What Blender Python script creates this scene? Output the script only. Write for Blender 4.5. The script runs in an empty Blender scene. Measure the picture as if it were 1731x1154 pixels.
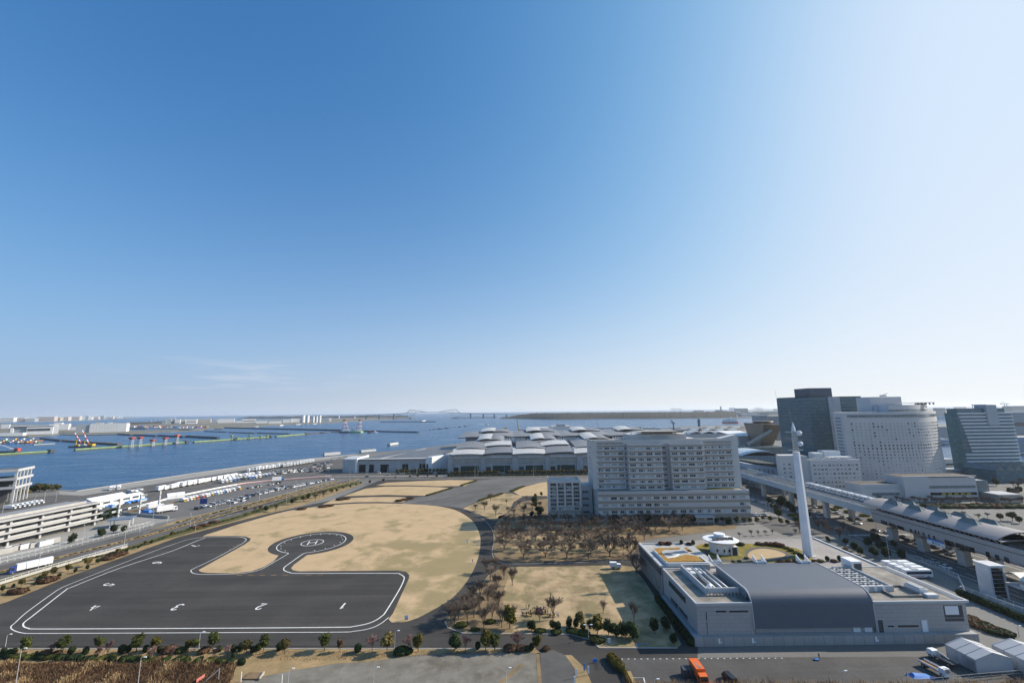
import bpy, bmesh, math, random
from mathutils import Vector, Matrix, noise
random.seed(7)
SC = bpy.context.scene
COL = SC.collection
# ---------------------------------------------------------------- camera
F, CX, CY, H = 700.0, 865.5, 577.0, 75.0
PITCH, ROLL = math.atan(116.5 / F), math.radians(0.71)
cp, sp, cr, sr = math.cos(PITCH), math.sin(PITCH), math.cos(ROLL), math.sin(ROLL)
FW = Vector((0, cp, sp)); U0 = Vector((0, -sp, cp)); R0 = Vector((1, 0, 0))
UP = U0 * cr + R0 * sr; RT = R0 * cr - U0 * sr
cam = bpy.data.cameras.new('camera'); camo = bpy.data.objects.new('camera', cam); COL.objects.link(camo)
cam.sensor_width = 36; cam.lens = F * 36 / 1731; cam.clip_start = 1; cam.clip_end = 60000
mw = Matrix.Identity(4)
for i in range(3):
    mw[i][0], mw[i][1], mw[i][2] = RT[i], UP[i], -FW[i]
mw[2][3] = H
camo.matrix_world = mw
SC.camera = camo
# ---------------------------------------------------------------- sky, sun, exposure
SUN_EL, SUN_AZ = math.radians(29.6), math.radians(76)     # azimuth from +Y towards +X
w = bpy.data.worlds.new('World'); SC.world = w; w.use_nodes = True
nt = w.node_tree; nt.nodes.clear()
wo = nt.nodes.new('ShaderNodeOutputWorld'); bg = nt.nodes.new('ShaderNodeBackground')
sky = nt.nodes.new('ShaderNodeTexSky'); sky.sky_type = 'NISHITA'; sky.sun_disc = False
sky.sun_elevation = SUN_EL; sky.sun_rotation = SUN_AZ
sky.altitude = 0; sky.air_density = 0.6; sky.dust_density = 4.0; sky.ozone_density = 6.0
bg.inputs[1].default_value = 0.088
def wn(t, **k):
    n = nt.nodes.new(t)
    for a_, v_ in k.items(): setattr(n, a_, v_)
    return n
def wlk(a_, b_): nt.links.new(a_, b_)
def wmath(op, a_, b_):
    n = wn('ShaderNodeMath', operation=op)
    for i_, v_ in ((0, a_), (1, b_)):
        if isinstance(v_, (int, float)): n.inputs[i_].default_value = v_
        else: wlk(v_, n.inputs[i_])
    return n.outputs[0]
tc = wn('ShaderNodeTexCoord'); sx = wn('ShaderNodeSeparateXYZ'); wlk(tc.outputs['Generated'], sx.inputs[0])
# film-like shoulder on the sky texture so that the glow round the sun stays below white
sc_ = wn('ShaderNodeSeparateColor'); wlk(sky.outputs[0], sc_.inputs[0]); cc_ = wn('ShaderNodeCombineColor')
for ch, (g_, A_, p_) in enumerate(((14.0, 0.64, 1.32), (17.5, 0.78, 1.05), (18.5, 0.95, 1.0))):
    e_ = wmath('POWER', math.exp(-1), wmath('POWER', wmath('MULTIPLY', sc_.outputs[ch], 0.0221 * g_), p_))
    wlk(wmath('MULTIPLY', wmath('SUBTRACT', 1.0, e_), A_), cc_.inputs[ch])
# pale low air, whiter towards the sun's side
dt = wn('ShaderNodeVectorMath', operation='DOT_PRODUCT'); wlk(tc.outputs['Generated'], dt.inputs[0]); dt.inputs[1].default_value = (math.sin(SUN_AZ), math.cos(SUN_AZ), 0)
az = wn('ShaderNodeMapRange', interpolation_type='SMOOTHSTEP'); az.inputs[1].default_value = -0.9; az.inputs[2].default_value = 1.0; wlk(dt.outputs['Value'], az.inputs[0])
hzc = wn('ShaderNodeMix', data_type='RGBA'); wlk(az.outputs[0], hzc.inputs[0]); hzc.inputs[6].default_value = (0.44, 0.56, 0.75, 1); hzc.inputs[7].default_value = (0.93, 0.95, 0.96, 1)
el = wmath('MULTIPLY', wmath('POWER', math.exp(-1), wmath('MULTIPLY', wmath('MAXIMUM', sx.outputs[2], 0.0), 5.2)), 0.93)
mxs = wn('ShaderNodeMix', data_type='RGBA'); wlk(el, mxs.inputs[0]); wlk(cc_.outputs[0], mxs.inputs[6]); wlk(hzc.outputs[2], mxs.inputs[7])
# a few thin cloud wisps low over the bay on the left
dv_ = wn('ShaderNodeVectorMath', operation='MULTIPLY'); wlk(tc.outputs['Generated'], dv_.inputs[0]); dv_.inputs[1].default_value = (9.0, 9.0, 90.0)
wn_ = wn('ShaderNodeTexNoise'); wn_.inputs['Scale'].default_value = 1.0; wn_.inputs['Detail'].default_value = 6; wlk(dv_.outputs[0], wn_.inputs['Vector'])
def wband(src, a_, b_, c_, d_):
    p_ = wn('ShaderNodeMapRange', interpolation_type='SMOOTHSTEP'); p_.inputs[1].default_value = a_; p_.inputs[2].default_value = b_; wlk(src, p_.inputs[0])
    q_ = wn('ShaderNodeMapRange', interpolation_type='SMOOTHSTEP'); q_.inputs[1].default_value = c_; q_.inputs[2].default_value = d_; q_.inputs[3].default_value = 1; q_.inputs[4].default_value = 0; wlk(src, q_.inputs[0])
    return wmath('MULTIPLY', p_.outputs[0], q_.outputs[0])
cl = wmath('MULTIPLY', wband(sx.outputs[2], 0.035, 0.065, 0.088, 0.12), wband(sx.outputs[0], -0.75, -0.6, -0.45, -0.3))
nr = wn('ShaderNodeMapRange'); nr.inputs[1].default_value = 0.52; nr.inputs[2].default_value = 0.72; wlk(wn_.outputs['Fac'], nr.inputs[0])
cm = wn('ShaderNodeMix', data_type='RGBA'); wlk(wmath('MULTIPLY', wmath('MULTIPLY', cl, nr.outputs[0]), 0.30), cm.inputs[0]); wlk(mxs.outputs[2], cm.inputs[6]); cm.inputs[7].default_value = (0.74, 0.77, 0.84, 1)
fin = wn('ShaderNodeVectorMath', operation='SCALE'); wlk(cm.outputs[2], fin.inputs[0]); fin.inputs['Scale'].default_value = 8.7
wlk(fin.outputs[0], bg.inputs[0]); wlk(bg.outputs[0], wo.inputs[0])
sl = bpy.data.lights.new('sun', 'SUN'); sl.energy = 5.0; sl.angle = math.radians(0.53); sl.color = (1.0, 0.90, 0.76)
so = bpy.data.objects.new('sun', sl); COL.objects.link(so)
SD = Vector((math.sin(SUN_AZ) * math.cos(SUN_EL), math.cos(SUN_AZ) * math.cos(SUN_EL), math.sin(SUN_EL)))
so.rotation_euler = (-SD).to_track_quat('-Z', 'Y').to_euler(); so.location = (300, 80, 300)
SC.view_settings.view_transform = 'Standard'; SC.view_settings.look = 'None'
SC.view_settings.exposure = 0.44; SC.view_settings.gamma = 1.0; SC.view_settings.use_curve_mapping = False
cy = SC.cycles
cy.use_denoising = True; cy.max_bounces = 5; cy.diffuse_bounces = 2; cy.glossy_bounces = 3; cy.transmission_bounces = 3
cy.transparent_max_bounces = 6; cy.volume_bounces = 1; cy.sample_clamp_indirect = 4; cy.use_adaptive_sampling = True
cy.adaptive_threshold = 0.015; cy.caustics_reflective = False; cy.caustics_refractive = False
SC.render.film_transparent = False
# ---------------------------------------------------------------- photo pixel -> place helpers
def ray(px, py):
    return FW + RT * ((px - CX) / F) + UP * ((CY - py) / F)
def G(px, py, z=0.0):                       # point of the plane z seen there
    d = ray(px, py); t = (z - H) / d.z
    return Vector((d.x * t, d.y * t, z))
def D(px, py, Y):                           # point of the plane y=Y
    d = ray(px, py); t = Y / d.y
    return Vector((d.x * t, Y, H + d.z * t))
def E_(px, py, X):                          # point of the plane x=X
    d = ray(px, py); t = X / d.x
    return Vector((X, d.y * t, H + d.z * t))
def GL(pts, z=0.0):
    return [G(p[0], p[1], z) for p in pts]
ORD = ['', 'first', 'second', 'third', 'fourth', 'fifth', 'sixth', 'seventh', 'eighth', 'ninth', 'tenth', 'eleventh', 'twelfth',
       'thirteenth', 'fourteenth', 'fifteenth', 'sixteenth', 'seventeenth', 'eighteenth', 'nineteenth']
TENS = {2: 'twent', 3: 'thirt', 4: 'fort', 5: 'fift', 6: 'sixt', 7: 'sevent', 8: 'eight', 9: 'ninet'}
def ordn(n):
    if n < 20: return ORD[n]
    if n >= 100: return 'hundred and ' + ordn(n - 100) if n > 100 else 'hundredth'
    return TENS[n // 10] + 'ieth' if n % 10 == 0 else TENS[n // 10] + 'y-' + ORD[n % 10]
# ---------------------------------------------------------------- objects
W = {}
def wl(o): return W.get(o.name, Vector((0, 0, 0)))
def tag(o, label=None, cat=None, group=None, kind=None):
    if label: o['label'] = label
    if cat: o['category'] = cat
    if group: o['group'] = group
    if kind: o['kind'] = kind
    return o
def thing(name, loc, label, cat, group=None, rz=0.0):
    o = bpy.data.objects.new(name, None); COL.objects.link(o); o.empty_display_size = 0.5
    o.location = loc; o.rotation_euler = (0, 0, rz); W[o.name] = Vector(loc)
    return tag(o, label, cat, group)
def link(name, mesh, parent=None, loc=None, rz=0.0, scale=None):
    o = bpy.data.objects.new(name, mesh); COL.objects.link(o)
    l = Vector(loc) if loc is not None else (wl(parent) if parent is not None else Vector((0, 0, 0)))
    W[o.name] = l
    o.rotation_euler = (0, 0, rz)
    if scale is not None: o.scale = scale
    if parent is not None:
        o.parent = parent; o.location = l - wl(parent)
    else: o.location = l
    return o
def copy_tree(o, parent=None):
    c = o.copy(); COL.objects.link(c); c.parent = parent
    for ch in list(o.children): copy_tree(ch, c)
    return c
def clone(proto, loc, rz=0.0, label=None, scale=None):
    c = copy_tree(proto); c.location = loc; c.rotation_euler = (0, 0, rz)
    if label: c['label'] = label
    if scale is not None: c.scale = (scale,) * 3 if isinstance(scale, (int, float)) else scale
    return c
def drop(proto):
    for ch in list(proto.children): drop(ch)
    bpy.data.objects.remove(proto)
class MB:
    def __init__(s): s.v = []; s.f = []; s.m = []
    def face(s, pts, m=0):
        n = len(s.v); s.v += [tuple(p) for p in pts]; s.f.append(tuple(range(n, n + len(pts)))); s.m.append(m); return s
    def box(s, x0, x1, y0, y1, z0, z1, m=0):
        n = len(s.v)
        s.v += [(x0, y0, z0), (x1, y0, z0), (x1, y1, z0), (x0, y1, z0), (x0, y0, z1), (x1, y0, z1), (x1, y1, z1), (x0, y1, z1)]
        for q in ((3, 2, 1, 0), (4, 5, 6, 7), (0, 1, 5, 4), (1, 2, 6, 5), (2, 3, 7, 6), (3, 0, 4, 7)):
            s.f.append(tuple(n + i for i in q)); s.m.append(m)
        return s
    def hexa(s, b, t, m=0):                 # four bottom, four top points (counter-clockwise)
        n = len(s.v); s.v += [tuple(p) for p in b] + [tuple(p) for p in t]
        for q in ((3, 2, 1, 0), (4, 5, 6, 7), (0, 1, 5, 4), (1, 2, 6, 5), (2, 3, 7, 6), (3, 0, 4, 7)):
            s.f.append(tuple(n + i for i in q)); s.m.append(m)
        return s
    def obox(s, c, sx, sy, z0, z1, rz=0.0, m=0):
        a, b = math.cos(rz), math.sin(rz); h = []
        for dx, dy in ((-1, -1), (1, -1), (1, 1), (-1, 1)):
            x, y = dx * sx / 2, dy * sy / 2
            h.append((c[0] + a * x - b * y, c[1] + b * x + a * y))
        return s.hexa([(p[0], p[1], z0) for p in h], [(p[0], p[1], z1) for p in h], m)
    def prism(s, poly, z0, z1, m=0, mt=None, side=True):
        p = [(q[0], q[1]) for q in poly]
        if sum(p[i - 1][0] * p[i][1] - p[i][0] * p[i - 1][1] for i in range(len(p))) < 0: p.reverse()
        n = len(s.v); k = len(p)
        s.v += [(q[0], q[1], z0) for q in p] + [(q[0], q[1], z1) for q in p]
        s.f.append(tuple(range(n + k, n + 2 * k))); s.m.append(m if mt is None else mt)
        s.f.append(tuple(range(n + k - 1, n - 1, -1))); s.m.append(m)
        if side:
            for i in range(k):
                j = (i + 1) % k; s.f.append((n + i, n + j, n + k + j, n + k + i)); s.m.append(m)
        return s
    def extr(s, prof, x0, x1, m=0, axis='x', caps=True):   # profile in (y,z) extruded along x, or (x,z) along y
        k = len(prof); n = len(s.v)
        for a in (x0, x1):
            s.v += [((a, q[0], q[1]) if axis == 'x' else (q[0], a, q[1])) for q in prof]
        for i in range(k if caps else k - 1):
            j = (i + 1) % k; s.f.append((n + i, n + j, n + k + j, n + k + i)); s.m.append(m)
        if caps:
            s.f.append(tuple(range(n + k - 1, n - 1, -1))); s.m.append(m); s.f.append(tuple(range(n + k, n + 2 * k))); s.m.append(m)
        return s
    def tube(s, p0, p1, r0, r1=None, n=6, m=0, caps=True):
        r1 = r0 if r1 is None else r1; p0, p1 = Vector(p0), Vector(p1); d = p1 - p0
        if d.length < 1e-6: return s
        d.normalize(); a = d.orthogonal().normalized(); b = d.cross(a); k = len(s.v)
        for p, r in ((p0, r0), (p1, r1)):
            for i in range(n):
                t = 2 * math.pi * i / n; s.v.append(tuple(p + a * (r * math.cos(t)) + b * (r * math.sin(t))))
        for i in range(n):
            j = (i + 1) % n; s.f.append((k + i, k + j, k + n + j, k + n + i)); s.m.append(m)
        if caps:
            s.f.append(tuple(range(k + n - 1, k - 1, -1))); s.m.append(m); s.f.append(tuple(range(k + n, k + 2 * n))); s.m.append(m)
        return s
    def lathe(s, c, prof, n=16, m=0, sx=1.0, sy=1.0):       # prof (r,z)
        k = len(s.v)
        for r, z in prof:
            for i in range(n):
                t = 2 * math.pi * i / n; s.v.append((c[0] + sx * r * math.cos(t), c[1] + sy * r * math.sin(t), c[2] + z))
        for a in range(len(prof) - 1):
            for i in range(n):
                j = (i + 1) % n; s.f.append((k + a * n + i, k + a * n + j, k + (a + 1) * n + j, k + (a + 1) * n + i)); s.m.append(m)
        s.f.append(tuple(range(k + n - 1, k - 1, -1))); s.m.append(m)
        e = k + (len(prof) - 1) * n; s.f.append(tuple(range(e, e + n))); s.m.append(m)
        return s
    def ribbon(s, pts, wd, z=None, closed=False, m=0):      # flat strip along a polyline
        P = [Vector((p[0], p[1], (p[2] if len(p) > 2 else 0) if z is None else z)) for p in pts]; k = len(P); n = len(s.v)
        for i in range(k):
            a = P[i - 1] if (i > 0 or closed) else P[i]; b = P[(i + 1) % k] if (i < k - 1 or closed) else P[i]
            d = (b - a); d.z = 0
            if d.length < 1e-6: d = Vector((1, 0, 0))
            d.normalize(); nn = Vector((-d.y, d.x, 0)) * (wd / 2)
            s.v += [tuple(P[i] + nn), tuple(P[i] - nn)]
        for i in range(k if closed else k - 1):
            j = (i + 1) % k; s.f.append((n + 2 * i + 1, n + 2 * j + 1, n + 2 * j, n + 2 * i)); s.m.append(m)
        return s
    def rail(s, pts, wd, z0, z1, m=0):                      # wall / rail along a polyline
        for a, b in zip(pts[:-1], pts[1:]):
            dx, dy = b[0] - a[0], b[1] - a[1]; L = math.hypot(dx, dy)
            if L < 1e-6: continue
            za = a[2] if len(a) > 2 else 0; zb = b[2] if len(b) > 2 else 0
            nx, ny = -dy / L * wd / 2, dx / L * wd / 2
            c = [(a[0] + nx, a[1] + ny, za), (a[0] - nx, a[1] - ny, za), (b[0] - nx, b[1] - ny, zb), (b[0] + nx, b[1] + ny, zb)]
            s.hexa([(p[0], p[1], p[2] + z0) for p in c], [(p[0], p[1], p[2] + z1) for p in c], m)
        return s
    def mesh(s, name, mats, origin=(0, 0, 0), smooth=False):
        me = bpy.data.meshes.new(name); ox, oy, oz = origin
        me.from_pydata([(x - ox, y - oy, z - oz) for x, y, z in s.v], [], s.f)
        for mt in (mats if isinstance(mats, (list, tuple)) else [mats]): me.materials.append(mt)
        if any(s.m): me.polygons.foreach_set('material_index', s.m)
        if smooth: me.polygons.foreach_set('use_smooth', [True] * len(s.f))
        me.update(); return me
    def build(s, name, mats, parent=None, origin=None, smooth=False, fix=False):
        o = wl(parent) if parent is not None else Vector(origin if origin is not None else (0, 0, 0))
        me = s.mesh(name, mats, o, smooth)
        if fix:
            b = bmesh.new(); b.from_mesh(me); bmesh.ops.recalc_face_normals(b, faces=b.faces); b.to_mesh(me); b.free()
        return link(name, me, parent, o)
def struct(name, mb, mats, **k): return tag(mb.build(name, mats, **k), kind='structure')
# ---------------------------------------------------------------- materials
MT = {}
def mat(name, col, rough=0.75, metal=0.0, var=0.12, sc=0.25, col2=None, bump=0.0, bsc=2.0, spec=0.35, rnd=0.0, detail=4, trans=0.0):
    """plain surface: base colour with world-space mottling; rnd = per-object tone shift"""
    if name in MT: return MT[name]
    m = bpy.data.materials.new(name); m.use_nodes = True; t = m.node_tree; N = t.nodes; L = t.links
    b = N['Principled BSDF']; b.inputs['Roughness'].default_value = rough; b.inputs['Metallic'].default_value = metal
    b.inputs['Specular IOR Level'].default_value = spec
    c1 = (*[max(0, c * (1 - var)) for c in col], 1); c2 = (*(col2 if col2 else [min(1, c * (1 + var)) for c in col]), 1)
    geo = N.new('ShaderNodeNewGeometry'); no = N.new('ShaderNodeTexNoise'); no.inputs['Scale'].default_value = sc
    no.inputs['Detail'].default_value = detail; no.inputs['Roughness'].default_value = 0.6
    L.new(geo.outputs['Position'], no.inputs['Vector'])
    mr = N.new('ShaderNodeMapRange'); mr.inputs[1].default_value = 0.32; mr.inputs[2].default_value = 0.68
    L.new(no.outputs['Fac'], mr.inputs[0])
    mx = N.new('ShaderNodeMix'); mx.data_type = 'RGBA'; mx.inputs[6].default_value = c1; mx.inputs[7].default_value = c2
    L.new(mr.outputs[0], mx.inputs[0]); out = mx.outputs[2]
    if rnd:
        oi = N.new('ShaderNodeObjectInfo'); m2 = N.new('ShaderNodeMapRange'); m2.inputs[3].default_value = 1 - rnd; m2.inputs[4].default_value = 1 + rnd
        L.new(oi.outputs['Random'], m2.inputs[0]); hs = N.new('ShaderNodeHueSaturation'); L.new(m2.outputs[0], hs.inputs['Value'])
        L.new(out, hs.inputs['Color']); out = hs.outputs[0]
    L.new(out, b.inputs['Base Color'])
    if bump:
        n2 = N.new('ShaderNodeTexNoise'); n2.inputs['Scale'].default_value = bsc; L.new(geo.outputs['Position'], n2.inputs['Vector'])
        bp = N.new('ShaderNodeBump'); bp.inputs['Strength'].default_value = bump; L.new(n2.outputs['Fac'], bp.inputs['Height']); L.new(bp.outputs[0], b.inputs['Normal'])
    if trans:
        tr = N.new('ShaderNodeBsdfTranslucent'); ms = N.new('ShaderNodeMixShader'); ms.inputs[0].default_value = trans
        L.new(out, tr.inputs[0]); L.new(b.outputs[0], ms.inputs[1]); L.new(tr.outputs[0], ms.inputs[2])
        L.new(ms.outputs[0], N['Material Output'].inputs[0])
    MT[name] = m; return m
def glass(name, col, rough=0.08, rnd=0.6, spec=0.8):
    return mat(name, col, rough, 0.0, 0.25, 0.15, spec=spec, rnd=rnd)
white = mat('white_paint', (0.74, 0.75, 0.76), 0.6, var=0.05)
offwhite = mat('off_white_panel', (0.62, 0.63, 0.63), 0.65, var=0.07, sc=0.12)
lgrey = mat('light_grey_panel', (0.45, 0.46, 0.47), 0.6, var=0.07, sc=0.1)
concrete = mat('concrete', (0.40, 0.39, 0.37), 0.85, var=0.14, sc=0.3, detail=8)
conc_d = mat('stained_roof_concrete', (0.20, 0.185, 0.16), 0.9, var=0.3, sc=0.22, detail=9, col2=(0.34, 0.31, 0.27))
steel = mat('galvanised_steel', (0.42, 0.43, 0.44), 0.45, 0.5, var=0.06)
dark = mat('dark_grey_metal', (0.06, 0.065, 0.07), 0.5, var=0.1)
black = mat('black_rubber', (0.015, 0.015, 0.017), 0.7)
roofgrey = mat('grey_sheet_roof', (0.20, 0.21, 0.225), 0.5, 0.0, var=0.08, sc=0.05)
glz = glass('window_glass', (0.04, 0.052, 0.06), rnd=0.75)
glz_b = glass('blinded_window_glass', (0.30, 0.33, 0.33), 0.2, rnd=0.35, spec=0.5)
glz_d = glass('dark_window_glass', (0.025, 0.03, 0.036), 0.06, rnd=0.5)
red = mat('red_paint', (0.50, 0.07, 0.045), 0.55); blue = mat('blue_sheet', (0.05, 0.20, 0.55), 0.6, var=0.2, sc=1.0)
yellow = mat('yellow_paint', (0.62, 0.38, 0.04), 0.55); orange = mat('orange_paint', (0.72, 0.14, 0.025), 0.45, var=0.05)
green = mat('green_fender_paint', (0.21, 0.42, 0.19), 0.7, var=0.3, sc=0.08, col2=(0.36, 0.52, 0.20))
rust = mat('rusty_steel', (0.24, 0.14, 0.08), 0.85, var=0.3, sc=0.5)
brick_t = mat('beige_grey_tile', (0.42, 0.40, 0.375), 0.75, var=0.06, sc=0.4)
paint = mat('road_paint', (0.72, 0.72, 0.70), 0.7, var=0.10, sc=0.6)
# ================================================================ setting: sea, land, roads, lawns, paint
def ground_mat(name, c1, c2, sc=0.05, c3=None, sc3=0.3, amt3=0.35, rough=0.9, streak=None, bump=0.0, mask=None, lo=0.35, hi=0.65, lanes=None):
    m = bpy.data.materials.new(name); m.use_nodes = True; t = m.node_tree; N = t.nodes; L = t.links
    b = N['Principled BSDF']; b.inputs['Roughness'].default_value = rough; b.inputs['Specular IOR Level'].default_value = 0.2
    geo = N.new('ShaderNodeNewGeometry'); vec = geo.outputs['Position']
    def noi(scale, v=None, det=6, dist=0.0):
        n = N.new('ShaderNodeTexNoise'); n.inputs['Scale'].default_value = scale; n.inputs['Detail'].default_value = det
        n.inputs['Roughness'].default_value = 0.62; n.inputs['Distortion'].default_value = dist
        L.new(v or vec, n.inputs['Vector']); return n.outputs['Fac']
    def rng(s, a, c):
        r = N.new('ShaderNodeMapRange'); r.inputs[1].default_value = a; r.inputs[2].default_value = c; L.new(s, r.inputs[0]); return r.outputs[0]
    def mix(f, a, c):
        x = N.new('ShaderNodeMix'); x.data_type = 'RGBA'
        for i, s in ((6, a), (7, c)):
            if isinstance(s, tuple): x.inputs[i].default_value = (*s, 1)
            else: L.new(s, x.inputs[i])
        L.new(f, x.inputs[0]) if not isinstance(f, float) else setattr(x.inputs[0], 'default_value', f)
        return x.outputs[2]
    def math_(op, a, c):
        x = N.new('ShaderNodeMath'); x.operation = op
        for i, s in ((0, a), (1, c)):
            if isinstance(s, (int, float)): x.inputs[i].default_value = s
            else: L.new(s, x.inputs[i])
        return x.outputs[0]
    f = noi(sc, det=8)
    if mask:                                 # a patch of different growth around a place
        mp = N.new('ShaderNodeVectorMath'); mp.operation = 'DISTANCE'; L.new(vec, mp.inputs[0]); mp.inputs[1].default_value = (mask[0], mask[1], 0)
        g = N.new('ShaderNodeMapRange'); g.inputs[1].default_value = mask[2]; g.inputs[2].default_value = mask[3]; g.inputs[3].default_value = 0.075; g.inputs[4].default_value = -0.09
        L.new(mp.outputs['Value'], g.inputs[0]); f = math_('ADD', f, g.outputs[0])
    col = mix(rng(f, lo, hi), c1, c2)
    if c3: col = mix(math_('MULTIPLY', rng(noi(sc3, det=9), 0.45, 0.72), amt3), col, c3)
    if streak:
        ang, s1, s2, scol, am = streak
        mp = N.new('ShaderNodeMapping'); mp.vector_type = 'TEXTURE'; mp.inputs['Rotation'].default_value = (0, 0, ang); mp.inputs['Scale'].default_value = (1 / s1, 1 / s2, 1)
        L.new(vec, mp.inputs[0]); col = mix(math_('MULTIPLY', rng(noi(1.0, mp.outputs[0], 5), 0.45, 0.75), am), col, scol)
    if lanes:                                # paving lanes with seams
        k = N.new('ShaderNodeTexBrick'); k.offset = 0.37; k.inputs['Scale'].default_value = 1; k.inputs['Brick Width'].default_value = lanes[0]; k.inputs['Row Height'].default_value = lanes[1]; k.inputs['Mortar Size'].default_value = 0.05
        k.inputs['Color1'].default_value = (0.86, 0.86, 0.86, 1); k.inputs['Color2'].default_value = (1.14, 1.14, 1.14, 1); k.inputs['Mortar'].default_value = (0.7, 0.7, 0.7, 1); L.new(vec, k.inputs['Vector'])
        x = N.new('ShaderNodeMix'); x.data_type = 'RGBA'; x.blend_type = 'MULTIPLY'; x.inputs[0].default_value = 1; L.new(col, x.inputs[6]); L.new(k.outputs['Color'], x.inputs[7]); col = x.outputs[2]
    fine = noi(1.2, det=4); col = mix(math_('MULTIPLY', rng(fine, 0.35, 0.7), 0.3), col, tuple(c * 0.55 for c in c1))
    L.new(col, b.inputs['Base Color'])
    if bump:
        bp = N.new('ShaderNodeBump'); bp.inputs['Strength'].default_value = bump; bp.inputs['Distance'].default_value = 0.3
        L.new(noi(2.5, det=5), bp.inputs['Height']); L.new(bp.outputs[0], b.inputs['Normal'])
    MT[name] = m; return m
asph = ground_mat('asphalt_new', (0.047, 0.044, 0.041), (0.060, 0.056, 0.052), 0.02, (0.085, 0.079, 0.072), 0.05, 0.6, streak=(0.0, 0.012, 0.25, (0.085, 0.079, 0.073), 0.6), lanes=(75, 5.5))
asph2 = ground_mat('asphalt_worn', (0.095, 0.09, 0.084), (0.135, 0.128, 0.12), 0.03, (0.19, 0.185, 0.18), 0.1, 0.4)
asph3 = ground_mat('asphalt_streaked', (0.10, 0.095, 0.09), (0.14, 0.133, 0.126), 0.02, (0.21, 0.205, 0.2), 0.05, 0.3, streak=(math.radians(38), 0.008, 0.11, (0.23, 0.225, 0.22), 0.85))
land_m = ground_mat('port_ground', (0.17, 0.165, 0.155), (0.24, 0.235, 0.22), 0.01, (0.12, 0.115, 0.10), 0.04, 0.6)
lawn_m = ground_mat('dry_lawn', (0.53, 0.38, 0.222), (0.31, 0.245, 0.125), 0.045, (0.24, 0.20, 0.10), 0.09, 0.45, bump=0.3, mask=(-28, 222, 25, 85), lo=0.46, hi=0.58)
lawn2_m = ground_mat('patchy_lawn', (0.46, 0.335, 0.195), (0.245, 0.20, 0.10), 0.085, (0.15, 0.115, 0.065), 0.14, 0.8, bump=0.3, lo=0.46, hi=0.58)
lawn3_m = ground_mat('tan_lawn', (0.55, 0.395, 0.235), (0.45, 0.33, 0.18), 0.05, (0.26, 0.22, 0.1), 0.12, 0.4, bump=0.3)
verge_m = ground_mat('dry_verge', (0.42, 0.29, 0.15), (0.26, 0.19, 0.095), 0.11, (0.14, 0.13, 0.06), 0.25, 0.6, bump=0.4)
grove_m = ground_mat('leaf_litter', (0.26, 0.185, 0.10), (0.15, 0.11, 0.07), 0.09, (0.36, 0.26, 0.14), 0.16, 0.6, bump=0.4)
gravel_m = ground_mat('gravel', (0.20, 0.185, 0.155), (0.13, 0.115, 0.09), 0.07, (0.30, 0.275, 0.235), 0.3, 0.7, bump=0.5, lo=0.42, hi=0.62, streak=(0.4, 0.05, 0.16, (0.27, 0.25, 0.215), 0.6))
conc_g = ground_mat('concrete_paving', (0.28, 0.27, 0.25), (0.36, 0.35, 0.325), 0.06, (0.27, 0.26, 0.24), 0.2, 0.5)
pave_m = ground_mat('pink_grey_paving', (0.30, 0.275, 0.255), (0.38, 0.35, 0.325), 0.1, (0.30, 0.28, 0.26), 0.3, 0.5)
soil_m = ground_mat('brown_soil', (0.20, 0.13, 0.075), (0.27, 0.19, 0.11), 0.2, (0.11, 0.08, 0.05), 0.5, 0.5, bump=0.5)
hedge_g = ground_mat('low_ground_cover', (0.07, 0.085, 0.03), (0.14, 0.12, 0.05), 0.2, (0.22, 0.16, 0.07), 0.5, 0.5, bump=0.8)

def sea_material():
    m = bpy.data.materials.new('sea_water'); m.use_nodes = True; t = m.node_tree; N = t.nodes; L = t.links; b = N['Principled BSDF']
    b.inputs['Base Color'].default_value = (0.006, 0.058, 0.145, 1); b.inputs['IOR'].default_value = 1.33
    geo = N.new('ShaderNodeNewGeometry')
    mp = N.new('ShaderNodeMapping'); mp.vector_type = 'TEXTURE'; mp.inputs['Rotation'].default_value = (0, 0, math.radians(18)); mp.inputs['Scale'].default_value = (90, 14, 1)
    L.new(geo.outputs['Position'], mp.inputs[0])
    sl_ = N.new('ShaderNodeTexNoise'); sl_.inputs['Scale'].default_value = 1.0; sl_.inputs['Detail'].default_value = 7; sl_.inputs['Distortion'].default_value = 0.6
    L.new(mp.outputs[0], sl_.inputs['Vector'])
    r = N.new('ShaderNodeMapRange'); r.inputs[1].default_value = 0.35; r.inputs[2].default_value = 0.72; r.inputs[3].default_value = 0.34; r.inputs[4].default_value = 0.16
    L.new(sl_.outputs['Fac'], r.inputs[0]); L.new(r.outputs[0], b.inputs['Roughness'])          # wind-ruffled and slick water
    n1 = N.new('ShaderNodeTexNoise'); n1.inputs['Scale'].default_value = 0.11; n1.inputs['Detail'].default_value = 9; n1.inputs['Roughness'].default_value = 0.62
    m2 = N.new('ShaderNodeMapping'); m2.vector_type = 'TEXTURE'; m2.inputs['Rotation'].default_value = (0, 0, math.radians(25)); m2.inputs['Scale'].default_value = (2.2, 1, 1)
    L.new(geo.outputs['Position'], m2.inputs[0]); L.new(m2.outputs[0], n1.inputs['Vector'])
    bp = N.new('ShaderNodeBump'); bp.inputs['Strength'].default_value = 0.85; bp.inputs['Distance'].default_value = 1.8
    L.new(n1.outputs['Fac'], bp.inputs['Height']); L.new(bp.outputs[0], b.inputs['Normal'])
    return m
sea_m = sea_material()
SEA = -2.0
struct('sea', MB().face([(-19000, -1500, SEA), (19000, -1500, SEA), (19000, 19500, SEA), (-19000, 19500, SEA)]), sea_m)

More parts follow.
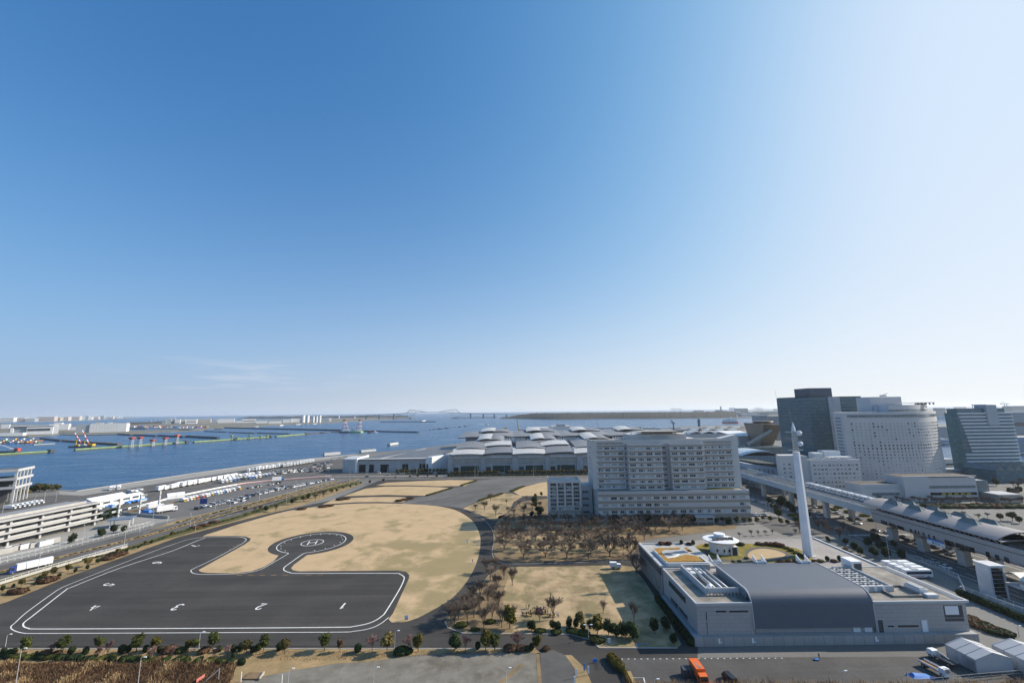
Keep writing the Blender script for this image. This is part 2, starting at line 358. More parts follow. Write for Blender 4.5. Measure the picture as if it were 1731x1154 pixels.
def cat(pts, n=6, closed=False):            # Catmull-Rom through points
    P = [Vector((p[0], p[1], 0)) for p in pts]; k = len(P); out = []
    for i in range(k if closed else k - 1):
        p0 = P[i - 1] if (i > 0 or closed) else P[i]; p1 = P[i]; p2 = P[(i + 1) % k]; p3 = P[(i + 2) % k] if (i + 2 < k or closed) else p2
        for j in range(n):
            t = j / n
            out.append(0.5 * ((2 * p1) + (p2 - p0) * t + (2 * p0 - 5 * p1 + 4 * p2 - p3) * t * t + (3 * p1 - p0 - 3 * p2 + p3) * t ** 3))
    if not closed: out.append(P[-1])
    return [(p.x, p.y) for p in out]
def sheet(name, poly, z, m, parent=None, px=True, curve=False):
    p = [G(*q)[:2] for q in poly] if px else poly
    if curve: p = cat(p, 6, True)
    if sum(p[i - 1][0] * p[i][1] - p[i][0] * p[i - 1][1] for i in range(len(p))) < 0: p = p[::-1]
    mb = MB().face([(q[0], q[1], z) for q in p])
    if parent is not None: return mb.build(name, m, parent)
    return struct(name, mb, m)
# mainland: near shore, quay, the far port shore, the canal on the right
shore = [(-700, 850), (-200, 828), (0, 823), (60, 821), (100, 827), (130, 828.5), (320, 800), (450, 782), (540, 773), (600, 767), (700, 759), (790, 748), (840, 736),
         (880, 731), (960, 729), (1000, 727.5), (1200, 719), (1290, 717.5), (1400, 745), (1560, 777), (1731, 790), (2300, 860)]
mp_ = [G(*q)[:2] for q in shore] + [(1200, 200), (900, -300), (-900, -300)]
struct('ground', MB().prism(mp_, -6, 0.0, 0, 1), [concrete, land_m])
def up(pts, z): return [(p[0], p[1], z) for p in pts]
# quay strip of pale concrete along the water
q1 = [(100, 829), (130, 831), (320, 802), (450, 784), (540, 775), (600, 768.5)]
sheet('quay_apron', [(100, 829), (130, 830.5), (320, 801.5), (450, 783), (540, 774), (600, 768), (602, 772), (540, 778), (450, 788), (320, 808), (140, 837), (100, 835)], 0.03, conc_g)
tag(MB().rail(GL([(100, 828.5), (130, 830), (320, 801), (450, 782.8), (540, 773.8), (600, 767.8)]), 1.0, -1.0, 0.55).build('quay_kerb', concrete),
    'low concrete kerb wall along the edge of the long quay', 'quay wall')
# left yards
sheet('quay_parking_lot', [(-60, 850), (100, 836), (140, 838), (320, 809), (450, 789), (540, 779), (602, 773), (580, 800), (555, 803), (440, 814), (300, 838), (200, 862), (150, 872), (-60, 880)], 0.03, asph2)
sheet('coach_park', [(206, 869), (285, 876), (378, 862), (422, 849), (562, 811), (561, 807), (505, 809), (380, 832), (299, 852)], 0.05, ground_mat('asphalt_mid', (0.125, 0.12, 0.115), (0.16, 0.155, 0.15), 0.03, (0.2, 0.195, 0.19), 0.1, 0.4))
sheet('terminal_yard', [(-60, 975), (0, 949), (100, 924), (260, 885), (300, 877), (285, 877), (206, 870), (150, 873), (-60, 930)], 0.04, conc_g)
sheet('brown_strip', [(200, 867), (225, 866), (300, 851), (298, 848), (230, 860)], 0.07, soil_m)
# roads of the left corridor, from the park hedge outwards
R1L = [(-120, 1012), (0, 979), (100, 950), (190, 931), (260, 910), (300, 897), (400, 871), (505, 837.6), (560, 821), (607, 812.7)]
R1U = [(-120, 1000), (0, 970), (80, 949), (170, 926), (260, 903.4), (380, 869.5), (449, 850), (518.6, 833.5), (607, 811)]
R2L = [(-120, 993), (0, 964.4), (133, 932), (260, 899.6), (380, 866.8), (449, 847), (518.6, 830.7), (607, 808.6)]
R2U = [(-120, 984), (0, 955.5), (130, 924), (260, 892), (380, 862), (435, 848.7), (500.6, 832), (571, 814)]
def band(name, lo, hi, z, m, parent=None): return sheet(name, lo + hi[::-1], z, m, parent)
road1 = band('road', R1L, R1U, 0.06, asph2); road2 = band('road', R2L, R2U, 0.06, asph2)
med = band('median_strip', R1U, R2L, 0.16, verge_m)
band('planted_strip', [(250, 897), (300, 884), (380, 863.5), (436, 850), (502, 833), (572, 814.6)], [(300, 879), (380, 860), (435, 846.5), (500, 829.5), (570, 812)], 0.10, verge_m)
hedge_strip = band('hedge_strip', [(-120, 1030), (0, 990), (60, 972), (150, 946), (230, 926), (300, 906), (400, 879), (505, 844), (560, 829), (612, 817)], R1L, 0.12, hedge_g)
for pts, off in ((R1U, 0.0), (R2U, 0.0), (R1L, 0.0)):
    pass
def shift(pa, pb, t): return [(a[0] * (1 - t) + b[0] * t, a[1] * (1 - t) + b[1] * t) for a, b in zip(pa, pb)]
# painted lane lines on the two carriageways
def dashes(poly, step, ln):
    out = []; P = [Vector((p[0], p[1], 0)) for p in poly]; acc = 0.0
    for a, b in zip(P[:-1], P[1:]):
        L = (b - a).length; s = (-acc) % step
        while s + ln < L:
            out.append((a + (b - a) * (s / L), a + (b - a) * ((s + ln) / L))); s += step
        acc += L
    return out
def lane(parent, poly, z, wd=0.25, dash=None):
    mb = MB()
    if dash:
        for a, b in dashes(poly, *dash): mb.ribbon([a, b], wd, z)
    else: mb.ribbon(poly, wd, z)
    return mb.build('lane_line', paint, parent)
lane(road1, cat([((a[0] + b[0]) / 2, (a[1] + b[1]) / 2) for a, b in zip(GL([(0, 979), (100, 950), (260, 910), (400, 871), (505, 837.6), (607, 812.7)]), GL([(0, 970), (100, 944.5), (260, 903.4), (400, 864), (505, 836), (607, 811)]))]), 0.075, 0.25, (9, 4))
lane(road2, cat([((a[0] + b[0]) / 2, (a[1] + b[1]) / 2) for a, b in zip(GL([(0, 964.4), (133, 932), (260, 899.6), (380, 866.8), (449, 847)]), GL([(0, 955.5), (133, 923.3), (260, 892), (380, 862), (449, 845)]))]), 0.075, 0.25, (9, 4))
# the park: new asphalt everywhere, lawns on top, apron and heliport over the lawn
park = sheet('park_asphalt', [(-200, 1096), (-120, 1060), (0, 1022), (120, 973), (300, 908), (420, 875), (560, 845), (590, 833), (640, 812), (760, 803), (925, 803), (925, 885), (1075, 905), (1180, 1093), (1176, 1160), (1240, 1320), (900, 1320), (905, 1096)], 0.04, asph)
sheet('park_verge', [(-200, 1090), (-120, 1060), (0, 1022), (120, 973), (300, 908), (420, 876), (500, 857), (545, 843), (600, 822), (618, 816), (612, 817), (560, 829), (505, 844), (400, 879), (300, 906), (230, 926), (150, 946), (60, 972), (0, 990), (-120, 1030)], 0.08, verge_m)
sheet('plaza_asphalt', [(680, 850), (700, 841), (723, 838), (765, 824), (781, 822), (806, 811), (925, 804), (925, 814), (885, 822), (868, 830), (850, 834), (815, 843), (781, 858), (745, 855)], 0.07, asph3)
lawn = sheet('lawn', [(657, 1046), (672, 1051), (692, 1049), (722, 1036), (768, 1007), (798, 968), (811, 930), (810, 900), (794, 876), (760, 859), (700, 852), (600, 851), (500, 861), (420, 881), (372, 896), (343, 906), (330, 920), (330, 960), (420, 985), (560, 985), (650, 975), (640, 1000)], 0.09, lawn_m, curve=True)
sheet('lawn', [(636, 820), (654, 815.5), (705, 813), (760, 811), (806, 811.5), (786, 821), (740, 821.5), (692, 820)], 0.09, lawn3_m)
sheet('lawn', [(580, 838.5), (618, 825.5), (650, 822), (692, 821.8), (740, 823), (763, 824.5), (723, 837.5), (690, 837), (654, 836)], 0.09, lawn3_m)
sheet('lawn', [(545, 852.5), (566, 843), (629, 839.5), (670, 839.5), (698, 841), (680, 849), (640, 848), (600, 848.5)], 0.09, lawn3_m)
sheet('lawn', [(868, 831), (885, 823), (912, 816), (926, 814), (926, 838), (880, 838)], 0.11, lawn3_m)
sheet('lawn', [(782, 859), (815, 845), (850, 834), (866, 834), (884, 839), (868, 848), (864, 858), (850, 874), (835, 880), (812, 870)], 0.11, lawn2_m)
sheet('grove_floor', [(843, 872), (850, 870), (866, 862), (880, 848), (925, 842), (925, 882), (1245, 886), (1245, 893), (1090, 912), (1062, 945), (1000, 947), (870, 950), (842, 946), (834, 936), (834, 897)], 0.11, grove_m)
for k, ys in enumerate(((886, 894), (906, 915), (922, 934))):     # light grass bands between the tree rows
    sheet('grass_band', [(846, ys[0]), (1080, ys[0] - 1), (1065 - 6 * k, ys[1]), (850, ys[1])], 0.125 + 0.01 * k, lawn2_m)
sheet('lawn', [(752, 1050), (757, 1061), (782, 1070), (870, 1072), (965, 1072), (1000, 1082), (1013, 1095), (1145, 1095), (1152, 1089), (1127, 1040), (1090, 982), (1070, 958), (1049, 955), (960, 957), (875, 958), (845, 961), (826, 972), (805, 999), (773, 1028)], 0.12, lawn2_m)
sheet('grove_floor', [(753, 1050), (757, 1060), (782, 1069), (860, 1071), (862, 1050), (850, 1010), (862, 970), (870, 960), (845, 962), (827, 973), (806, 1000), (774, 1029)], 0.135, grove_m, curve=True)
# near strip: verge, gravel lot, brush bank
verge_n = sheet('dry_verge', [(-250, 1096.5), (905, 1096), (915, 1103), (760, 1103), (690, 1108), (620, 1119), (570, 1121), (500, 1132), (410, 1150), (380, 1200), (-250, 1320)], 0.10, verge_m)
sheet('gravel_lot', [(905, 1098), (912, 1120), (925, 1320), (300, 1320), (380, 1200), (410, 1150), (500, 1132), (570, 1121), (620, 1119), (690, 1108), (760, 1102)], 0.07, gravel_m)
sheet('dry_track', [(842, 1154), (880, 1121), (886, 1123), (850, 1156)], 0.09, grove_m)
sheet('dry_track', [(906, 1105), (912, 1105), (918, 1175), (910, 1175)], 0.12, grove_m)
sheet('parking_asphalt', [(913, 1104), (935, 1098), (955, 1107), (972, 1130), (985, 1320), (925, 1320)], 0.09, ground_mat('asphalt_rough', (0.085, 0.083, 0.08), (0.115, 0.112, 0.107), 0.08, (0.15, 0.14, 0.13), 0.3, 0.5))
sheet('dry_verge', [(955, 1107), (966, 1107), (990, 1130), (1000, 1154), (1010, 1320), (985, 1320), (972, 1130)], 0.11, verge_m)
lot = sheet('parking_asphalt', [(1050, 1112), (1600, 1109), (1760, 1108), (1990, 1320), (1060, 1320)], 0.06, ground_mat('asphalt_brown', (0.072, 0.069, 0.066), (0.098, 0.094, 0.089), 0.03, (0.125, 0.12, 0.115), 0.12, 0.4, streak=(0.0, 0.02, 0.3, (0.12, 0.117, 0.112), 0.5), lanes=(34, 5.0)))
# ground right of the park: paths, square, main road
sheet('paved_square', [(1180, 875), (1290, 868), (1370, 868), (1400, 905), (1290, 920), (1180, 893)], 0.05, ground_mat('square_asphalt', (0.21, 0.20, 0.185), (0.27, 0.255, 0.235), 0.05, (0.15, 0.145, 0.135), 0.12, 0.5))
mainroad = sheet('main_road', [(196, 100), (250, 100), (250, 520), (196, 520)], 0.05, asph2, px=False)
sheet('side_road', [(160, 262), (300, 262), (300, 300), (160, 300)], 0.09, asph2, px=False)
for x in (199, 212, 219, 232): lane(mainroad, [(x, 110), (x, 258)], 0.075, 0.3); lane(mainroad, [(x, 304), (x, 500)], 0.075, 0.3)
for x in (203.5, 208, 236, 240): lane(mainroad, [(x, 110), (x, 258)], 0.075, 0.25, (8, 4)); lane(mainroad, [(x, 304), (x, 500)], 0.075, 0.25, (8, 4))
for yy in (258.5, 301):
    for k in range(18): lane(mainroad, [(198 + k * 2.0, yy), (198 + k * 2.0, yy + 3)], 0.115, 0.8)
# the road before the halls
hr = sheet('hall_road', [(-260, 486), (190, 478), (190, 520), (-260, 534)], 0.08, asph2, px=False)
lane(hr, [(-240, 509), (185, 499)], 0.1, 0.4, (10, 5)); lane(hr, [(-240, 489), (185, 480)], 0.1, 0.4)
MB().rail([(-230, 511, 0.1), (185, 501, 0.1)], 2.5, 0, 0.15).build('kerb_island', concrete, hr)
# ---- apron and helipad
hc = G(528, 917); HR = 22.6
def arc(c, r, a0, a1, n): return [(c[0] + r * math.cos(a0 + (a1 - a0) * i / n), c[1] + r * math.sin(a0 + (a1 - a0) * i / n)) for i in range(n + 1)]
ap = [G(*q)[:2] for q in [(-150, 1092), (620, 1092), (636, 1075), (656, 1047), (664, 1037), (691, 978), (692, 972), (686, 966), (672, 964), (600, 964.5), (505, 965.5), (495, 963.5), (492, 960), (497, 954)]]
a0 = math.atan2(G(519, 938).y - hc.y, G(519, 938).x - hc.x); a1 = math.atan2(G(480, 935).y - hc.y, G(480, 935).x - hc.x)
if a1 < a0: a1 += 2 * math.pi
ap += arc(hc, HR, a0, a1, 40)
ap += [G(*q)[:2] for q in [(463, 948), (446, 958), (425, 965.5), (395, 969), (350, 968), (337, 966), (336, 963), (350, 955), (412, 921), (422, 914), (424, 910), (415, 906.5), (395, 905.5), (352, 906), (330, 907), (200, 955), (0, 1021)]]
apron = sheet('heliport_apron', ap, 0.125, asph, px=False)
PZ = 0.14
outer = [(657, 1043.5), (645, 1053), (631.6, 1060), (615, 1064.5), (597, 1066.8), (573, 1068.3), (400, 1069), (200, 1070), (60, 1070.5), (40, 1070), (27, 1067), (19, 1062.5), (19, 1058), (26, 1052), (46, 1034), (90, 1002), (102, 994.5), (116, 988), (174, 965), (260, 931.5), (310, 914), (325, 910.5), (344, 907.8), (370, 907), (400, 907.3), (410, 908.3), (416, 911), (414, 915), (405, 921), (362, 944.5), (327, 961), (323, 964.5), (325, 968), (336, 970.3), (360, 970.8), (391, 970), (414, 968.5), (440, 962.5), (463, 950), (487, 936)]
inner = [(347, 909), (333, 914), (289.5, 931.5), (202.6, 960), (121.6, 992), (110, 998), (58, 1038.6), (43, 1050), (39, 1055), (41, 1059.5), (49, 1062), (63, 1063), (200, 1062.5), (400, 1061.5), (574, 1060), (597, 1058.7), (620, 1054.3), (635, 1048.5), (645, 1041.5), (652, 1034), (675, 996.6), (683, 979), (682, 974), (676, 970.5), (664, 968.8), (560, 968.8), (501, 968.8), (489, 967.3), (481, 964.3), (479.6, 961), (484, 956), (512, 936)]
def pxline(pts, wd, z=PZ): return MB().ribbon(cat([G(*p)[:2] for p in pts], 4), wd, z)
pxline(outer, 0.32).build('apron_outer_line', paint, apron); pxline(inner, 0.46).build('apron_inner_line', paint, apron)
q0, q1 = G(512, 936) - hc, G(487, 936) - hc; b0, b1 = math.atan2(q0.y, q0.x), math.atan2(q1.y, q1.x); b1 += 2 * math.pi if b1 < b0 else 0
MB().ribbon([(hc.x + q0.x, hc.y + q0.y)] + arc(hc, HR - 4.3, b0 + 0.06, b1 - 0.06, 60) + [(hc.x + q1.x, hc.y + q1.y)], 0.42, PZ).build('helipad_circle', paint, apron)
MB().ribbon(arc(hc, 6.0, 0, 2 * math.pi, 40)[:-1], 0.42, PZ, closed=True).build('helipad_ring', paint, apron)
hd = math.radians(15)
def hp(u, v): return (hc.x + u * math.cos(hd) - v * math.sin(hd), hc.y + u * math.sin(hd) + v * math.cos(hd))
hm = MB(); hm.ribbon([hp(-2.1, -3.6), hp(-2.1, 3.6)], 0.6, PZ); hm.ribbon([hp(2.1, -3.6), hp(2.1, 3.6)], 0.6, PZ); hm.ribbon([hp(-1.8, 0), hp(1.8, 0)], 0.6, PZ + 0.003)
hm.build('helipad_letter', paint, apron)
# amber dashes around the parking stands
dm = MB()
for a, b in dashes(cat([G(*p)[:2] for p in [(415, 911), (405, 918), (385, 930)]], 3), 4.5, 1.8) + dashes([G(*p)[:2] for p in [(400, 972), (500, 972), (560, 971)]], 5.5, 2.6): dm.ribbon([a, b], 0.4, PZ + 0.004)
dm.build('amber_dash_line', mat('amber_paint', (0.30, 0.17, 0.05), 0.8), apron)
# stand numbers, painted for pilots who come in from the far side
NUM = {'1': [[(0.9, 1.5), (1.3, 2), (1.3, 0)]], '2': [[(0.3, 1.6), (0.6, 1.95), (1.1, 1.95), (1.4, 1.6), (1.3, 1.1), (0.3, 0.05), (1.5, 0.05)]],
       '3': [[(0.3, 1.7), (0.7, 1.97), (1.2, 1.9), (1.4, 1.5), (1.15, 1.1), (0.8, 1.03), (1.2, 0.95), (1.45, 0.5), (1.2, 0.1), (0.7, 0.03), (0.25, 0.3)]],
       '4': [[(1.15, 0), (1.15, 2), (0.2, 0.6), (1.6, 0.6)]], '5': [[(1.35, 1.95), (0.45, 1.95), (0.35, 1.1), (0.8, 1.25), (1.25, 1.1), (1.45, 0.6), (1.2, 0.12), (0.7, 0.03), (0.25, 0.3)]],
       '6': [[(1.35, 1.75), (1.0, 1.97), (0.6, 1.85), (0.3, 1.2), (0.3, 0.5), (0.6, 0.06), (1.1, 0.06), (1.4, 0.5), (1.15, 1.0), (0.7, 1.05), (0.35, 0.75)]],
       '7': [[(0.25, 1.95), (1.45, 1.95), (0.75, 0)]]}
for ch, px, py, rot, hgt in (('1', 583, 1024, 180, 4.9), ('2', 441, 1025, 180, 4.9), ('3', 300, 1026, 180, 4.9), ('4', 160, 1027, 208, 4.9), ('5', 184, 988, 250, 4.9), ('6', 266, 951, 255, 4.9), ('7', 329, 922, 258, 4.9)):
    c = G(px, py); r = math.radians(rot); mb = MB(); s = hgt / 2
    for st in NUM[ch]:
        mb.ribbon([(c.x + ((u - 0.85) * s * 0.75) * math.cos(r) - ((v - 1) * s) * math.sin(r), c.y + ((u - 0.85) * s * 0.75) * math.sin(r) + ((v - 1) * s) * math.cos(r)) for u, v in st], 0.7, PZ)
    mb.build('stand_number', paint, apron)
# bay lines and dots on the near right lot
lm = MB(); lm.ribbon(GL([(1058, 1200), (1060, 1145), (1088, 1145), (1102, 1200)]), 0.28, 0.085); lm.build('bay_line', paint, lot)
dm = MB()
for k in range(28):
    p = G(1030 + k * 10.8, 1113.6 - k * 0.06); dm.box(p.x - 0.22, p.x + 0.22, p.y - 0.14, p.y + 0.14, 0.062, 0.08)
dm.build('bay_dot_line', paint, lot)
# kerbs of the near loop road
for pts in ([(-200, 1096.5), (905, 1096)], [(752, 1050), (757, 1061), (782, 1070), (965, 1072), (1000, 1082), (1013, 1095), (1145, 1095)]):
    tag(MB().rail(up([G(*q)[:2] for q in pts], 0.04), 0.3, 0, 0.16).build('kerb', concrete), kind='structure')
pk = cat([G(*q)[:2] for q in [(660, 855), (700, 848.5), (745, 851), (790, 862), (822, 882), (835, 905), (832, 935), (845, 950), (880, 953), (1060, 948)]], 6)
tag(MB().rail(up(pk, 0.04), 0.22, 0, 0.16).build('kerb', concrete), kind='structure')
# ================================================================ buildings of the park and the hospital
WM = {}
def win_mesh(wd, h, var, panes=3, frame=None):
    key = (round(wd, 2), round(h, 2), var, panes, frame.name if frame else '')
    if key in WM: return WM[key]
    mb = MB(); t = 0.09; y0 = -0.10
    mb.box(-wd / 2, wd / 2, y0, 0.03, 0, t, 0); mb.box(-wd / 2, wd / 2, y0, 0.03, h - t, h, 0)
    for i in range(panes + 1):
        x = -wd / 2 + (wd - t) * i / panes; mb.box(x, x + t, y0 + 0.004, 0.028, t, h - t, 0)
    r = random.Random(hash(key[2]) + int(wd * 10) + int(h * 10))
    for i in range(panes):
        x0 = -wd / 2 + t + (wd - t) * i / panes; x1 = -wd / 2 + (wd - t) * (i + 1) / panes
        g = {0: 1, 1: 2, 2: r.choice((1, 2)), 3: r.choice((1, 1, 2))}[var]
        mb.face([(x0, -0.03, t), (x1, -0.03, t), (x1, -0.03, h - t), (x0, -0.03, h - t)], g)
    me = mb.mesh('window', [frame or white, glz, glz_b]); WM[key] = me; return me
RZ = {'-y': 0.0, '-x': -math.pi / 2, '+x': math.pi / 2, '+y': math.pi}
def win(parent, x, y, z, wd, h, face='-y', var=None, panes=3, rz=None, name='window', frame=None):
    var = random.choice((0, 1, 1, 2, 3)) if var is None else var
    return link(name, win_mesh(wd, h, var, panes, frame), parent, (x, y, z), RZ[face] if rz is None else rz)
def part(name, m, parent, *boxes):
    mb = MB()
    for b in boxes: mb.box(*b)
    return mb.build(name, m, parent)
# ---------------------------------------------------------------- grey exhibition building with the barrel roof (front right)
tile_m = mat('grey_wall_tile', (0.40, 0.40, 0.41), 0.7, var=0.05, sc=0.4)
def panel_tile(name, col, bw_, bh_, mort, v_=1.0):
    m = bpy.data.materials.new(name); m.use_nodes = True; t = m.node_tree; N = t.nodes; L = t.links; b = N['Principled BSDF']; b.inputs['Roughness'].default_value = 0.6
    g = N.new('ShaderNodeNewGeometry'); s = N.new('ShaderNodeSeparateXYZ'); L.new(g.outputs['Position'], s.inputs[0]); a = N.new('ShaderNodeMath'); a.operation = 'ADD'
    L.new(s.outputs[0], a.inputs[0]); L.new(s.outputs[1], a.inputs[1]); c = N.new('ShaderNodeCombineXYZ'); L.new(a.outputs[0], c.inputs[0]); L.new(s.outputs[2], c.inputs[1])
    k = N.new('ShaderNodeTexBrick'); k.offset = 0.5; k.inputs['Scale'].default_value = 1; k.inputs['Brick Width'].default_value = bw_; k.inputs['Row Height'].default_value = bh_
    k.inputs['Mortar Size'].default_value = mort; k.inputs['Color1'].default_value = (*[x * (1 - 0.07 * v_) for x in col], 1); k.inputs['Color2'].default_value = (*[x * (1 + 0.07 * v_) for x in col], 1); k.inputs['Mortar'].default_value = (*[x * (1 - 0.4 * v_) for x in col], 1)
    L.new(c.outputs[0], k.inputs['Vector']); L.new(k.outputs['Color'], b.inputs['Base Color']); MT[name] = m; return m
wallt = panel_tile('grey_wall_panel', (0.37, 0.352, 0.345), 2.4, 1.2, 0.06, 0.6)
barrel_m = panel_tile('barrel_roof_shingle', (0.10, 0.117, 0.145), 1.8, 0.9, 0.05, 0.35)
plinth_m = panel_tile('concrete_panel', (0.33, 0.33, 0.325), 3.2, 3.4, 0.09)
B = thing('exhibition_building', (103, 162, 0), 'long grey building with a curved barrel roof beside the dark car park', 'building')
PT = 2.75
part('plinth', plinth_m, B, (57.3, 148, 146.3, 150, 0, PT), (57.6, 147.8, 150, 178, 0, PT - 0.4))
lb = part('wall', wallt, B, (59.2, 77.5, 148.0, 178.3, PT, 11.7)); rb = part('wall', wallt, B, (117.0, 147.2, 148.0, 178.0, PT, 11.6))
part('roof_slab', conc_d, B, (59.5, 77.5, 148.3, 178.0, 11.72, 11.85)); part('roof_slab', conc_d, B, (117.0, 147.0, 148.3, 177.8, 11.62, 11.8))
part('parapet', lgrey, B, (59.0, 77.5, 147.8, 148.35, 11.3, 12.1), (59.0, 59.55, 148.35, 178.3, 11.3, 12.1), (59.55, 77.5, 177.8, 178.35, 11.6, 12.1))
part('parapet', lgrey, B, (117.0, 148.3, 147.7, 148.3, 11.3, 12.0), (147.4, 148.3, 148.3, 178, 11.3, 12.0), (117.0, 147.4, 177.5, 178, 11.6, 12.0), (146.2, 146.6, 149, 177, 11.8, 12.05), (145.2, 145.5, 149, 177, 11.8, 12.0))
prof = [(147.75, 4.35)]
for i in range(13):
    a = math.pi - math.pi / 2 * i / 12; prof.append((152.0 + 4.1 * math.cos(a), 10.9 + 4.1 * math.sin(a)))
prof += [(173.4, 15.3), (173.4, 14.7), (152.2, 14.4)]
for i in range(8):
    a = math.pi / 2 + math.pi / 2 * i / 7; prof.append((152.2 + 3.6 * math.cos(a), 10.8 + 3.6 * math.sin(a)))
prof += [(148.4, 4.35)]
MB().extr(prof, 77.6, 116.9).build('barrel_roof', barrel_m, B, fix=True)
part('hall_wall', wallt, B, (78.0, 116.5, 148.6, 173.2, PT, 4.3), (78.0, 116.5, 148.6, 173.2, 4.3, 10.5), (78.0, 116.5, 152.3, 173.2, 10.5, 14.3))
for x in (77.25, 116.9):
    pr = [(p[0] - 0.12 if i == 0 else p[0], p[1] + 0.16) for i, p in enumerate(prof[:15])]
    MB().extr(pr + [(q[0] + 0.3, q[1] - 0.5) for q in pr[::-1]], x, x + 0.33).build('roof_edge_trim', lgrey, B, fix=True)
def at_front(px0, py0, px1, py1, Y):
    a, c = D(px0, py0, Y), D(px1, py1, Y); return a.x, c.x, c.z, a.z
def opening(name, m, rect, Y, dep=0.25, parent=B, pr=0.06, fr=None):
    x0, x1, z0, z1 = rect; o = part(name, m, parent, (x0, x1, Y - pr, Y + dep, z0, z1))
    if fr: part('frame', fr, o, (x0 - 0.15, x0, Y - pr - 0.06, Y, z0, z1), (x1, x1 + 0.15, Y - pr - 0.06, Y, z0, z1), (x0 - 0.15, x1 + 0.15, Y - pr - 0.06, Y, z1, z1 + 0.15))
    return o
for r in ((1209.4, 1031, 1227.5, 1034), (1232, 1031, 1265, 1034)): opening('slit_window', glz_d, at_front(*r, 148), 148, fr=lgrey)
opening('slit_window', glz_d, at_front(1192.5, 1033, 1195.5, 1047, 148), 148, fr=lgrey); opening('groove', dark, at_front(1195, 1049, 1196.3, 1073, 148), 148)
for r in ((1500, 1056, 1511, 1059), (1517, 1055.5, 1553, 1059)): opening('slit_window', glz_d, at_front(*r, 148), 148, fr=lgrey)
opening('door', dark, at_front(1483, 1047, 1495, 1071, 148), 148, fr=lgrey); opening('door', white, at_front(1557, 1047.5, 1570, 1069, 148), 148, fr=lgrey)
x0, x1, z0, z1 = at_front(1594, 1022.6, 1630, 1049, 148)
lg = part('loggia', dark, B, (x0, x1, 147.9, 148.2, z0, z1)); part('blind', white, lg, (x0 + 0.3, x1 - 1.4, 147.84, 147.9, z0 + 2.0, z1 - 0.15)); part('railing', steel, lg, (x0, x1, 147.8, 147.88, z0 + 1.0, z0 + 1.1))
for r in ((1442, 1060.5, 1455.5, 1074), (1461, 1060.5, 1475, 1074)):
    x0, x1, z0, z1 = at_front(*r, 148.6); part('door', white, B, (x0, x1, 148.45, 148.6, PT, 4.25), ((x0 + x1) / 2 - 0.05, (x0 + x1) / 2 + 0.05, 148.4, 148.45, PT, 4.25))
for px in (1217, 1274, 1483):               # painted wall marks on the plinth
    a = D(px, 1083, 146.2); mk = MB(); mk.box(a.x - 0.45, a.x + 0.1, 146.22, 146.29, 0.9, 2.4); mk.box(a.x + 0.25, a.x + 0.6, 146.22, 146.29, 1.0, 1.5); mk.build('wall_mark', white, B)
# long windows of the west wall
for (pa, pb, zh) in (((1131, 979), (1159, 1017), 2.0), ((1134, 1007), (1146, 1022), 1.6), ((1148, 1023), (1162, 1041), 1.6)):
    a, b = E_(*pa, 59.2), E_(*pb, 59.2); z1_ = min(a.z, 11.2)
    o = MB().box(59.05, 59.3, b.y, a.y, z1_ - zh, z1_).build('long_window', glz_d, B); MB().box(59.0, 59.1, b.y - 0.2, a.y + 0.2, z1_, z1_ + 0.25).build('frame', lgrey, o)
# plant enclosures
pe = part('plant_screen', lgrey, B, (65.5, 66.0, 154.5, 176.5, 11.85, 14.0), (66.0, 76.6, 154.0, 154.5, 12.6, 14.2), (66.0, 77.3, 176.5, 177, 11.85, 14.0))
for k in range(9): part('support', steel, pe, (66.3 + k * 1.2, 66.7 + k * 1.2, 153.7, 154.0, 11.85, 13.1))
for x in (69.2, 71.6, 73.6): MB().tube((x, 156, 13.2), (x, 175, 13.2), 0.55, n=10).build('duct', steel, B, smooth=True)
MB().lathe((68.2, 157.6, 11.9), [(0.9, 0), (1.1, 0.5), (1.1, 1.3), (0.7, 2.0), (0.1, 2.3)], 14).build('tank', white, B, smooth=True)
for k in range(4): part('roof_unit', offwhite, B, (67.0 + (k % 2) * 3.2, 69.2 + (k % 2) * 3.2, 169 + (k // 2) * 3.4, 171.4 + (k // 2) * 3.4, 11.85, 13.5))
for i in range(5):
    for j in range(4):
        x, y = 118.6 + j * 2.9, 157.5 + i * 3.6; u = part('chiller', lgrey, B, (x, x + 2.3, y, y + 2.7, 11.8, 12.9))
        for s in (-0.55, 0.55): MB().tube((x + 1.15 + s, y + 1.35, 12.9), (x + 1.15 + s, y + 1.35, 13.15), 0.45, n=8).build('fan', dark, u)
part('plant_screen', lgrey, B, (130.6, 130.9, 156, 177, 11.8, 13.4), (117.6, 130.9, 155.4, 155.9, 11.8, 13.6))
for k in range(4): part('support', white, B, (118.4 + k * 2.8, 119.4 + k * 2.8, 155.2, 155.4, 12.1, 13.3))
part('stair_tower', white, B, (131.5, 135.5, 174, 179.5, 11.8, 15.2)); part('louvre', dark, B, (132.4, 135.1, 173.8, 174, 12.2, 14.4))
x = G(1527, 1002, 13).x; y = G(1527, 1008, 12).y
part('skylight_well', conc_d, B, (126.5, 136.5, 150.8, 151.3, 11.8, 12.5), (126.5, 127, 151.3, 158.8, 11.8, 12.5), (136, 136.5, 151.3, 158.8, 11.8, 12.5), (126.5, 136.5, 158.8, 159.3, 11.8, 12.5))
part('roof_unit', offwhite, B, (136.9, 139.6, 152.2, 158.2, 11.8, 13.6)); part('roof_unit', offwhite, B, (137.4, 141, 150.2, 152.0, 11.8, 12.8)); part('vent_cap', steel, B, (137.2, 139.3, 152.6, 157.8, 13.6, 13.9))
